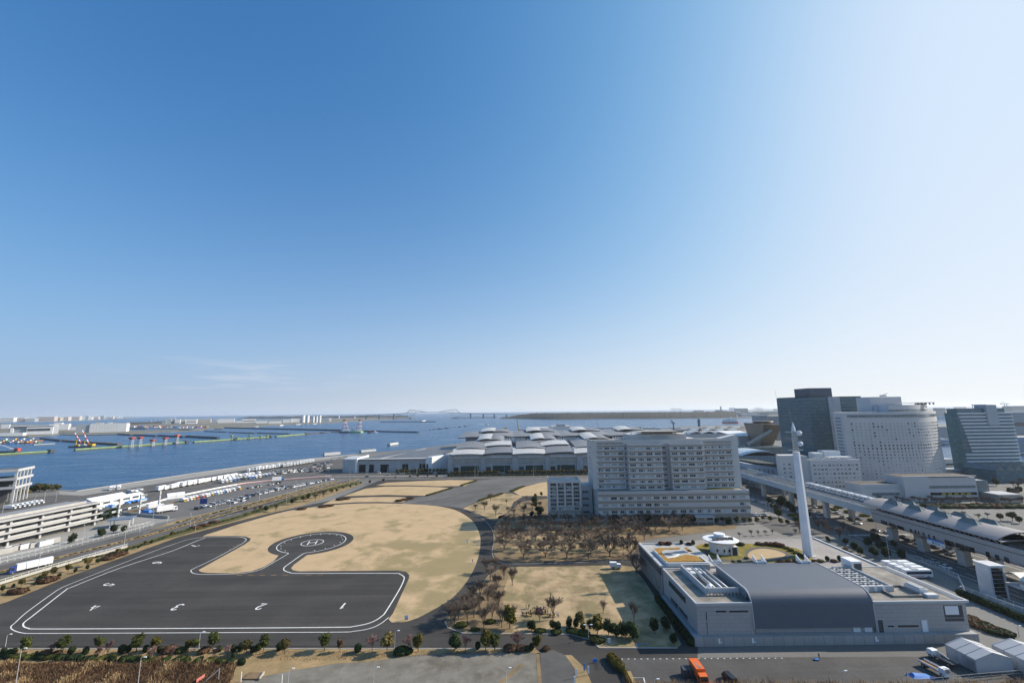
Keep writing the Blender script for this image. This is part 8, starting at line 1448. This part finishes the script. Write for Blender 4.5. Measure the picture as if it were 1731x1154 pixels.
rb_ = [(1378, 886, 6.5), (1394, 900, 8), (1384, 896, 6.5), (1404, 906, 7), (1420, 912, 8), (1426, 898, 7), (1440, 908, 7), (1270, 905, 3.4), (1282, 905, 3.4), (1294, 904, 3.4), (1306, 903, 3.4), (1345, 904, 4), (1250, 908, 3.4), (1352, 900, 8), (1370, 910, 4), (1600, 877, 6), (1655, 878, 4.5), (1670, 876, 4.5), (1630, 872, 4)]
for k, (px, py, h) in enumerate(sorted(rb_)): tree(px, py, BAT, f'leafless tree, {ordn(k + 1)} from the left around the square and station', h, 'leafless trees around the square', name='bare_tree')
for k in range(26): px = 1488 + k * 9.6; tree(px, 848 + (k % 3) * 2.5, BAT, f'leafless tree, {ordn(k + 1)} from the left along the hotel podium', 5.5, 'leafless trees along the podium', name='bare_tree')
for k in range(16): px = 1570 + k * 10.5; shrub(px, 856 + (k % 2) * 2, [BUL[1], BUL[0]], f'dark brown bush, {ordn(k + 1)} from the left behind the station square', 2.2, 'bushes behind the station square', sx=2.0)
for k in range(24): px = 1600 + rv.uniform(0, 131); py = rv.uniform(818, 842); tree(px, py, rv.choice((BAT, EVD, BAT)), f'park tree, {ordn(k + 1)} in the scattered wood before the glass hall', 6.5, 'scattered wood before the glass hall')
for k, (px, py) in enumerate(((1340, 872), (1352, 874), (1360, 868), (1408, 862), (1418, 858), (1436, 866), (1448, 862), (1462, 872), (1476, 880), (1390, 858))): shrub(px, py, [BUY[0], BUL[1], BUL[2]], f'roadside bush, {ordn(k + 1)} on the verge under the viaduct', 1.5, 'bushes under the viaduct', sx=1.8)
# terrace and wing planting
for k, (px, py, kd, s) in enumerate(((1297, 921, BUR, 1.0), (1305, 921.5, BUR, 1.1), (1313, 922.5, BUR, 1.2), (1321, 924, BUR, 1.1), (1283, 920, BUL[1:2], 1.2), (1290, 921, BUL[1:2], 1.1), (1246, 921, BU, 1.0), (1253, 921, BUL[:1], 1.3), (1337, 931, BUY, 1.0), (1346, 935, BUY, 1.0), (1354, 939, BUL[2:], 1.0), (1362, 943, BUL[1:2], 1.0), (1330, 927, BUY, 0.9), (1345, 949, BUL[1:2], 1.0), (1333, 949.5, BUL[1:2], 1.0), (1320, 950, BUL[1:2], 1.0), (1387, 949, BUL[2:], 1.0), (1399, 948, BU, 1.0), (1378, 950, BUL[1:2], 1.0), (1410, 949, BUL[1:2], 1.0), (1420, 948, BU, 1.1), (1206, 921, BUY, 0.8), (1195, 922, BUL[2:], 0.9), (1262, 944, BUY, 0.7), (1240, 949, BUY, 0.6), (1250, 948.5, BUY, 0.6))): shrub(px, py, kd, f'terrace shrub, {ordn(k + 1)} among the beds of the roof garden', s, 'shrubs of the roof garden', z=TZ + 0.05)
for k, (px, py, kd) in enumerate(((1118, 920, BUR[0]), (1124, 919.5, BUL[1]), (1131, 920, BUR[0]), (1152, 919, BU[0]), (1165, 920, BUL[1]), (1172, 920.5, BU[1]))): shrub(px, py, [kd], f'roof shrub, {ordn(k + 1)} from the left behind the orange sedum bed', 0.9, 'shrubs behind the sedum bed', z=11.4)
hgd = thing('hedge', (57.5, 165, 0), 'dark hedge along the west wall of the grey building', 'hedge')
for k in range(22): o = link('clump', BUL[0], hgd, (56.2, 147.5 + k * 1.45, 0.05), rv.uniform(0, 6)); o.scale = (0.85, 0.85, 2.4)
hg2 = thing('hedge', (176, 190, 0), 'dark hedge below the white railing right of the grey building', 'hedge')
for k in range(20): o = link('clump', BUL[0], hg2, (177.5 + 0.1 * k * 0.2, 140 + k * 2.1, 0.05), rv.uniform(0, 6)); o.scale = (1.1, 1.1, 2.2)
for k in range(14): shrub(1640 + k * 5 + rv.uniform(-3, 3), 1050 + k * 2.0 + rv.uniform(-4, 4), [BUL[1], BUL[1], BUL[0]], f'brown scrub bush, {ordn(k + 1)} from the left right of the barrel-roofed building', 1.3, 'scrub right of the grey building', sx=1.4)
# left water edge thicket, terminal trees
for k in range(14): tree(56 + k * 3.4, 832 - (k % 3) * 2 - 0.2 * k, EVO if k % 2 else EVD, f'thicket tree, {ordn(k + 1)} from the left at the water edge by the parking structure', 8 - 0.25 * k, 'thicket at the water edge')
for k, (px, py, h) in enumerate(((163, 880, 7), (172, 882, 6.5), (180, 878, 7.5), (188, 876, 7), (196, 873, 6), (171, 906, 5), (191, 901, 5.5), (209, 899, 4.5), (121, 917, 5.5), (26, 842, 7), (36, 840, 7), (46, 838, 7))): tree(px, py, EVD if k < 9 else EVO, f'evergreen, {ordn(k + 1)} from the left around the truck terminal' if False else f'evergreen tree, {ordn(k + 1)} of those standing around the truck terminal', h, 'evergreens around the terminal')
# ---------------------------------------------------------------- reed bank and dry grass (uncountable)
def reeds(name, label, poly, n, h0, h1, mats, seed, dens=None, wd=0.05):
    r = random.Random(seed); P = [G(*p) for p in poly]; xs = [p.x for p in P]; ys = [p.y for p in P]; mb = MB(); c = 0
    def inside(x, y):
        k = False
        for i in range(len(P)):
            a, b = P[i - 1], P[i]
            if (a.y > y) != (b.y > y) and x < (b.x - a.x) * (y - a.y) / (b.y - a.y) + a.x: k = not k
        return k
    while c < n:
        x, y = r.uniform(min(xs), max(xs)), r.uniform(min(ys), max(ys))
        if not inside(x, y): c += 0.2; continue
        nz = noise.noise(Vector((x * 0.16, y * 0.16, seed))); c += 1; h = r.uniform(h0, h1) * (0.8 + 0.6 * nz); m = 0 if nz + r.uniform(-0.25, 0.25) < 0.24 else 1
        a = r.uniform(0, 6.28); ux, uy = math.cos(a) * wd, math.sin(a) * wd; lx, ly = r.uniform(-.35, .35) * h, r.uniform(-.35, .35) * h
        mb.face([(x - ux, y - uy, 0.05), (x + ux, y + uy, 0.05), (x + lx + ux * 0.9, y + ly + uy * 0.9, h), (x + lx - ux * 0.7, y + ly - uy * 0.7, h * 0.97)], m)
    o = mb.build(name, mats); o['kind'] = 'stuff'; o['label'] = label; o['category'] = 'reeds'; return o
reed_b = mat('reed_brown', (0.13, 0.075, 0.042), 0.9, var=0.3, sc=0.4, trans=0.2); reed_t = mat('reed_straw', (0.36, 0.25, 0.13), 0.9, var=0.25, sc=0.4, trans=0.2)
reeds('reed_bank', 'tall brown and straw reeds on the near bank', [(-120, 1120), (400, 1124), (385, 1170), (-160, 1210)], 30000, 0.7, 1.7, [reed_b, reed_t], 3, wd=0.075)
reeds('dry_grass', 'pale dry grass tips along the bottom edge of the car park', [(1060, 1158), (1400, 1160), (1740, 1158), (1790, 1185), (1050, 1185)], 9000, 1.2, 2.5, [reed_t, reed_b], 9, wd=0.05)
reeds('verge_tufts', 'thin straw tufts on the near verge', [(400, 1118), (560, 1116), (620, 1114), (880, 1101), (300, 1099), (-150, 1100), (-150, 1111), (300, 1113)], 9000, 0.15, 0.4, [reed_t, reed_b], 5, wd=0.07)
# ---------------------------------------------------------------- people
def person_mesh(seed, pose, top, bot):
    sk = [(0, 0, 0.95), (0, 0, 1.2), (0, 0, 1.42), (0, 0, 1.52), (0, 0.02, 1.63), (0, 0.02, 1.72), (0.19, 0, 1.4), (-0.19, 0, 1.4)]; ra = [0.15, 0.135, 0.13, 0.055, 0.095, 0.07, 0.065, 0.065]; ed = [(0, 1), (1, 2), (2, 3), (3, 4), (4, 5), (2, 6), (2, 7)]
    arms = {0: ((0.25, 0.02, 1.12), (0.26, -0.08, 0.86), (-0.25, 0.02, 1.12), (-0.26, -0.08, 0.86)), 1: ((0.26, -0.05, 1.14), (0.12, -0.28, 1.12), (-0.26, -0.05, 1.14), (-0.12, -0.28, 1.1)), 2: ((0.25, 0.02, 1.12), (0.26, -0.06, 0.86), (-0.28, -0.1, 1.2), (-0.2, -0.32, 1.32))}[pose % 3]
    st = 0.0 if pose < 3 else 0.22
    for p, r_ in zip(arms, (0.05, 0.04, 0.05, 0.04)): sk.append(p); ra.append(r_)
    ed += [(6, 8), (8, 9), (7, 10), (10, 11)]
    for s, q in ((1, st), (-1, -st)):
        n0 = len(sk); sk += [(0.1 * s, 0, 0.88), (0.11 * s, -q * 0.5, 0.5), (0.12 * s, -q, 0.08), (0.13 * s, -q - 0.14, 0.04)]; ra += [0.1, 0.075, 0.055, 0.045]; ed += [(0, n0), (n0, n0 + 1), (n0 + 1, n0 + 2), (n0 + 2, n0 + 3)]
    me = bpy.data.meshes.new('person_skeleton'); me.from_pydata(sk, ed, []); o = bpy.data.objects.new('person_build', me); COL.objects.link(o); md = o.modifiers.new('s', 'SKIN')
    for i, v in enumerate(me.skin_vertices[0].data): v.radius = (ra[i], ra[i] * (0.75 if i < 3 else 1.0)); v.use_root = (i == 0)
    o.modifiers.new('d', 'SUBSURF').levels = 1; o.modifiers['d'].render_levels = 1
    dg = bpy.context.evaluated_depsgraph_get(); m2 = bpy.data.meshes.new_from_object(o.evaluated_get(dg)); bpy.data.objects.remove(o); m2.name = 'person'
    skin = mat('skin', (0.42, 0.26, 0.19), 0.6); hair = mat('hair', (0.02, 0.017, 0.015), 0.6); m2.materials.clear()
    for mm in (top, bot, skin, hair): m2.materials.append(mm)
    for p in m2.polygons: z = p.center.z; x = abs(p.center.x); p.material_index = 3 if z > 1.66 or (z > 1.58 and p.center.y > 0.06) else 2 if (z > 1.5 or (z < 0.92 and x > 0.2)) else 0 if z > 0.9 else 1; p.use_smooth = True
    return m2
cl_b, cl_n, cl_w, cl_g, cl_k = mat('cloth_black', (0.015, 0.015, 0.018), 0.9), mat('cloth_navy', (0.02, 0.03, 0.07), 0.9), mat('cloth_white', (0.6, 0.6, 0.6), 0.9), mat('cloth_grey', (0.2, 0.2, 0.21), 0.9), mat('cloth_khaki', (0.2, 0.16, 0.09), 0.9)
PM = [person_mesh(1, 0, cl_b, cl_b), person_mesh(2, 1, cl_n, cl_b), person_mesh(3, 2, cl_w, cl_n), person_mesh(4, 3, cl_g, cl_b), person_mesh(5, 4, cl_b, cl_k), person_mesh(6, 1, cl_w, cl_b)]; CLN = ['black', 'navy', 'white and navy', 'grey', 'black and khaki', 'white and black']
pp = [(889.5, 1028, 0), (893, 1029, 0), (894.5, 1028, 4), (882.5, 1038, 2), (884, 1041, 1), (890, 1041, 0), (893, 1040, 1), (897, 1037, 0), (900, 1034, 4), (903, 1032, 1), (898, 1042, 0), (906, 1034, 0), (910, 1033, 2), (914, 1033, 1), (918, 1030, 2), (919, 1029, 5), (923, 1029, 3), (926, 1028, 0), (928, 1028.5, 0), (922, 1037, 0), (926, 1037, 1), (928, 1041, 5), (930, 1043, 0), (937, 1043, 0), (942, 1041, 2), (944.5, 1042.5, 5), (916, 1037, 4)]
for k, (px, py, c) in enumerate(sorted(pp)): g = G(px, py, 0.12); o = link('person', PM[c], None, g, rv.uniform(0, 6.28)); tag(o, f'person in {CLN[c]}, {ordn(k + 1)} from the left in the lawn group', 'person', 'people gathered on the lawn')
for k, (px, py) in enumerate(((889, 1039), (895, 1041), (908, 1036), (913, 1035), (920, 1036), (925, 1042), (932, 1042), (902, 1036))):
    g = G(px, py, 0.12); t = thing('folding_table', g, f'low table with yellow and black things, {ordn(k + 1)} from the left among the people', 'table', 'tables among the people'); a = rv.uniform(-0.4, 0.4); MB().obox(g, 1.8, 0.7, g.z + 0.62, g.z + 0.68, a).build('table_top', (yellow if k % 2 else dark), t)
    for s in (-1, 1): MB().obox((g.x + s * 0.75 * math.cos(a), g.y + s * 0.75 * math.sin(a)), 0.06, 0.6, g.z, g.z + 0.62, a).build('leg', steel, t)
    MB().obox((g.x + 0.3, g.y), 0.5, 0.4, g.z + 0.68, g.z + 0.95, a).build('box', (dark if k % 2 else yellow), t)
g = G(1385, 1113, 0.07); o = link('person', PM[0], None, g, 0.4); tag(o, 'person in black clothes pushing a cart at the shadow edge', 'person')
g = G(1381.5, 1115, 0.07); t = thing('hand_cart', g, 'small blue hand cart pushed by the lone person on the car park', 'cart'); MB().box(g.x - 0.8, g.x + 0.5, g.y - 0.4, g.y + 0.4, 0.3, 0.45).build('platform', blue, t); [link('wheel', WMS, t, (g.x + s, g.y + q * 0.3, 0.2)).__setattr__('scale', (0.5, 0.5, 0.5)) for s in (-0.6, 0.3) for q in (-1, 1)]; MB().tube((g.x + 0.5, g.y, 0.4), (g.x + 0.75, g.y, 1.0), 0.03).build('handle', steel, t)
# ---------------------------------------------------------------- lamps, signs, gates
def lamp(px, py, pt, label, group=None, twin=False, r_=0.09, arm=1.1, z=0.06, ang=0.0):
    g = G(px, py, z); h = max(3.0, D(px, pt, g.y).z - z); t = thing('street_lamp', g, label, 'lamp', group); MB().tube(g, (g.x, g.y, z + h), r_, r_ * 0.6, 7).build('pole', lgrey, t)
    for s in ((1, -1) if twin else (1,)):
        e = (g.x + s * arm * math.cos(ang), g.y + s * arm * math.sin(ang), z + h + 0.15); MB().tube((g.x, g.y, z + h), e, r_ * 0.5, n=5).build('arm', lgrey, t); MB().obox((e[0], e[1]), 0.75, 0.3, e[2] - 0.08, e[2] + 0.1, ang).build('lamp_head', white, t)
    return t
nb = [(9, 1092, 1072, 'at the left end of the apron edge'), (25, 1165, 1096, 'rising from the reed bank at far left'), (232, 1165, 1111, 'rising from the middle of the reed bank'), (336, 1096, 1068, 'behind the small trees at the apron edge'), (486, 1170, 1130, 'standing on the gravel lot near the wooden bed'), (667, 1096, 1066, 'beside the dark low shrub at the kerb'), (631, 1165, 1128, 'thin one on the gravel lot'), (856, 1165, 1129, 'on the dry track of the gravel lot'), (995, 1081, 1056, 'with twin heads by the lower lawn corner'), (1284, 1112, 1092, 'near the dotted bay line'), (1428, 1175, 1134, 'at the bottom edge of the car park'), (1107, 1170, 1148, 'short one near the white bay line'), (1598, 1170, 1130, 'in front of the flatbed trucks')]
for px, py, pt, w_ in nb:
    if px == 1284: continue
    lamp(px, py, pt, f'grey lamp post {w_}', None, twin=(px == 995))
rl = [(64, 963, 925), (139, 921, 888), (209, 926, 893), (257, 890, 861), (321, 893, 868), (363, 866, 845), (389, 857, 843), (412, 857, 844), (438, 845, 826), (484, 850, 831), (500.6, 831, 813), (543.6, 825, 811), (551, 820, 803), (590.7, 821, 791), (282, 886, 872), (330, 897, 887)]
for k, (px, py, pt) in enumerate(sorted(rl)): lamp(px, py, pt, f'pale street lamp, {ordn(k + 1)} from the left along the left-hand road', 'lamps along the left-hand road', ang=2.6, arm=1.6, r_=0.12)
for k, (px, py, pt) in enumerate(((673, 801, 786), (684, 802, 790), (704, 803, 789), (713, 800, 784), (736, 801, 788), (754, 801, 789), (760, 800, 782), (803, 806, 784), (807, 803, 787), (831, 800, 789), (853, 800, 783), (902, 806, 782), (906, 802, 785), (948, 801, 786), (977, 800, 786), (640, 803, 790), (655, 803, 789), (620, 805, 791))): lamp(px, py, pt, f'street lamp, {ordn(k + 1)} of those on the road before the halls', 'lamps on the hall road', arm=1.4, r_=0.14)
for k, (px, py, pt) in enumerate(((74, 850, 828), (94, 848, 828), (57, 856, 838), (3, 872, 846), (236, 900, 886), (1505, 952, 905), (1483, 900, 875), (1432, 935, 922), (1287, 880, 868), (1296, 868, 848), (1302, 870, 850), (1308, 872, 852), (1650, 905, 895), (1723, 1075, 1058), (1623, 1005, 992))): lamp(px, py, pt, f'slim lamp post, {ordn(k + 1)} of those scattered over the yards and station side', 'slim posts in the yards', arm=0.9, r_=0.1)
def sign(px, py, w_, h, m, label, post=0.8, z=0.12, name='sign_board'):
    g = G(px, py, z); t = thing(name, g, label, 'sign'); MB().box(g.x - w_ / 2, g.x + w_ / 2, g.y - 0.05, g.y + 0.05, z + post, z + post + h).build('panel', m, t)
    for s in (-1, 1): MB().box(g.x + s * w_ * 0.4 - 0.04, g.x + s * w_ * 0.4 + 0.04, g.y - 0.03, g.y + 0.03, z, z + post).build('post', steel, t)
    return t
t = sign(687, 1048, 1.3, 1.5, white, 'white and blue notice board at the near tip of the lawn', 0.3); g = wl(t); MB().box(g.x - 0.66, g.x + 0.66, g.y - 0.08, g.y - 0.05, 0.45, 0.8).build('blue_band', blue, t)
sign(790, 918, 0.9, 2.6, white, 'white upright sign on the lawn near the curved road', 0.1); sign(1030, 1088.5, 1.0, 1.4, lgrey, 'grey notice box on the lawn corner by the road', 0.4); sign(1006, 1119, 1.4, 0.9, blue, 'blue and white board lying on the access road', 0.1)
for px, py in ((975, 1145), (988, 1135), (995, 1140), (972, 1158)): sign(px, py, 0.5, 1.9, (white if px != 988 else blue), {975: 'narrow white banner nearest the planted verge', 988: 'blue banner on the verge by the access road', 995: 'white banner right of the blue banner', 972: 'white banner at the bottom edge by the verge'}[px], 0.4)
sign(700, 1096, 0.5, 0.9, blue, 'blue cross-shaped sign behind the small kerb tree', 1.4); sign(799, 951, 0.4, 1.2, blue, 'small blue sign on the lawn beside the curved road', 0.6); sign(855, 796, 5.5, 1.6, white, 'white direction sign before the exhibition halls', 4.5); sign(343, 858, 6, 4.2, mat('billboard_blue', (0.04, 0.08, 0.28), 0.6), 'dark blue billboard in the coach park', 3.0)
g = G(1086, 1091, 0.12); t = thing('blue_frame', g, 'low blue tubular frame on the lawn beside the building road', 'frame'); [MB().tube((g.x + a, g.y + b, 0.1), (g.x + c, g.y + d, e), 0.07, n=6).build('tube', blue, t) for a, b, c, d, e in ((-1.8, -0.8, -1.8, 0.8, 0.5), (1.8, -0.8, 1.8, 0.8, 0.5), (-1.8, 0.8, 1.8, 0.8, 0.55), (-1.8, -0.8, -1.5, -0.8, 0.8), (1.8, -0.8, 1.5, -0.8, 0.8))]
g = G(358, 1150, 0.05); t = thing('pipe_gate', g, 'grey pipe gate with a red and white board on the reed bank', 'gate'); a, b = G(340, 1160), G(369, 1150); MB().tube((a.x, a.y, 0.6), (b.x, b.y, 3.0), 0.1, n=6).build('rail', steel, t); MB().tube((b.x, b.y, 0), (b.x, b.y, 3.2), 0.14, n=6).build('post', steel, t); MB().rail([(a.x - 1.5, a.y, 0), (b.x - 4, b.y, 0)], 0.06, 0.9, 1.9).build('board', mat('faded_red', (0.42, 0.14, 0.12), 0.8), t)
g = G(436, 1146, 0.08); t = thing('planter_bed', g, 'wooden edged bed of brown soil on the gravel lot', 'planter'); MB().prism([G(*p)[:2] for p in [(410, 1149), (420, 1138), (446, 1138), (441, 1149)]], 0.07, 0.4).build('soil', soil_m, t); MB().rail([tuple(G(446, 1138)), tuple(G(438, 1150))], 0.35, 0, 0.7).build('edge_board', concrete, t)
for k, (px, py) in enumerate(((407, 1152), (476, 1157))): g = G(px, py); tag(MB().tube(g, (g.x, g.y, 2.6), 0.12, n=6).build('post', white, origin=g), ('white post at the corner of the gravel lot', 'white post near the lamp on the gravel lot')[k], 'post')
sp5 = random.Random(5)
for k in range(16): a = a0 + (a1 - a0) * (k + 0.5) / 16; p = (hc.x + (HR - 6.2) * math.cos(a), hc.y + (HR - 6.2) * math.sin(a)); tag(MB().lathe((p[0], p[1], 0.13), [(0.3, 0), (0.28, 0.12), (0.1, 0.16)], 8).build('pad_light', white, origin=(p[0], p[1], 0.13)), f'small ground light, {ordn(k + 1)} round the helipad circle', 'light', 'ground lights of the helipad')
# white fence between the sheds and the bottom edge
railing([G(1560, 1158), G(1640, 1150), G(1731, 1142), G(1800, 1136)], 'fence', 'grey mesh fence along the bottom right corner', 1.6, step=3, m=steel)
railing([G(1016, 1131), G(1012, 1112)], 'fence', 'short dark fence beside the banners', 1.0, m=dark)
# ================================================================ haze over the bay
def haze_box():
    m = bpy.data.materials.new('haze_air'); m.use_nodes = True; t = m.node_tree; t.nodes.clear()
    o = t.nodes.new('ShaderNodeOutputMaterial'); v = t.nodes.new('ShaderNodeVolumePrincipled')
    v.inputs['Color'].default_value = (0.86, 0.93, 1.0, 1); v.inputs['Density'].default_value = 3.8e-5; v.inputs['Anisotropy'].default_value = 0.25
    t.links.new(v.outputs[0], o.inputs['Volume'])
    ob = MB().box(-19500, 19500, -1800, 20000, -7, 130).build('haze', m)
    ob['kind'] = 'stuff'; ob['label'] = 'thin pale haze over the whole bay'; return ob
haze_box()
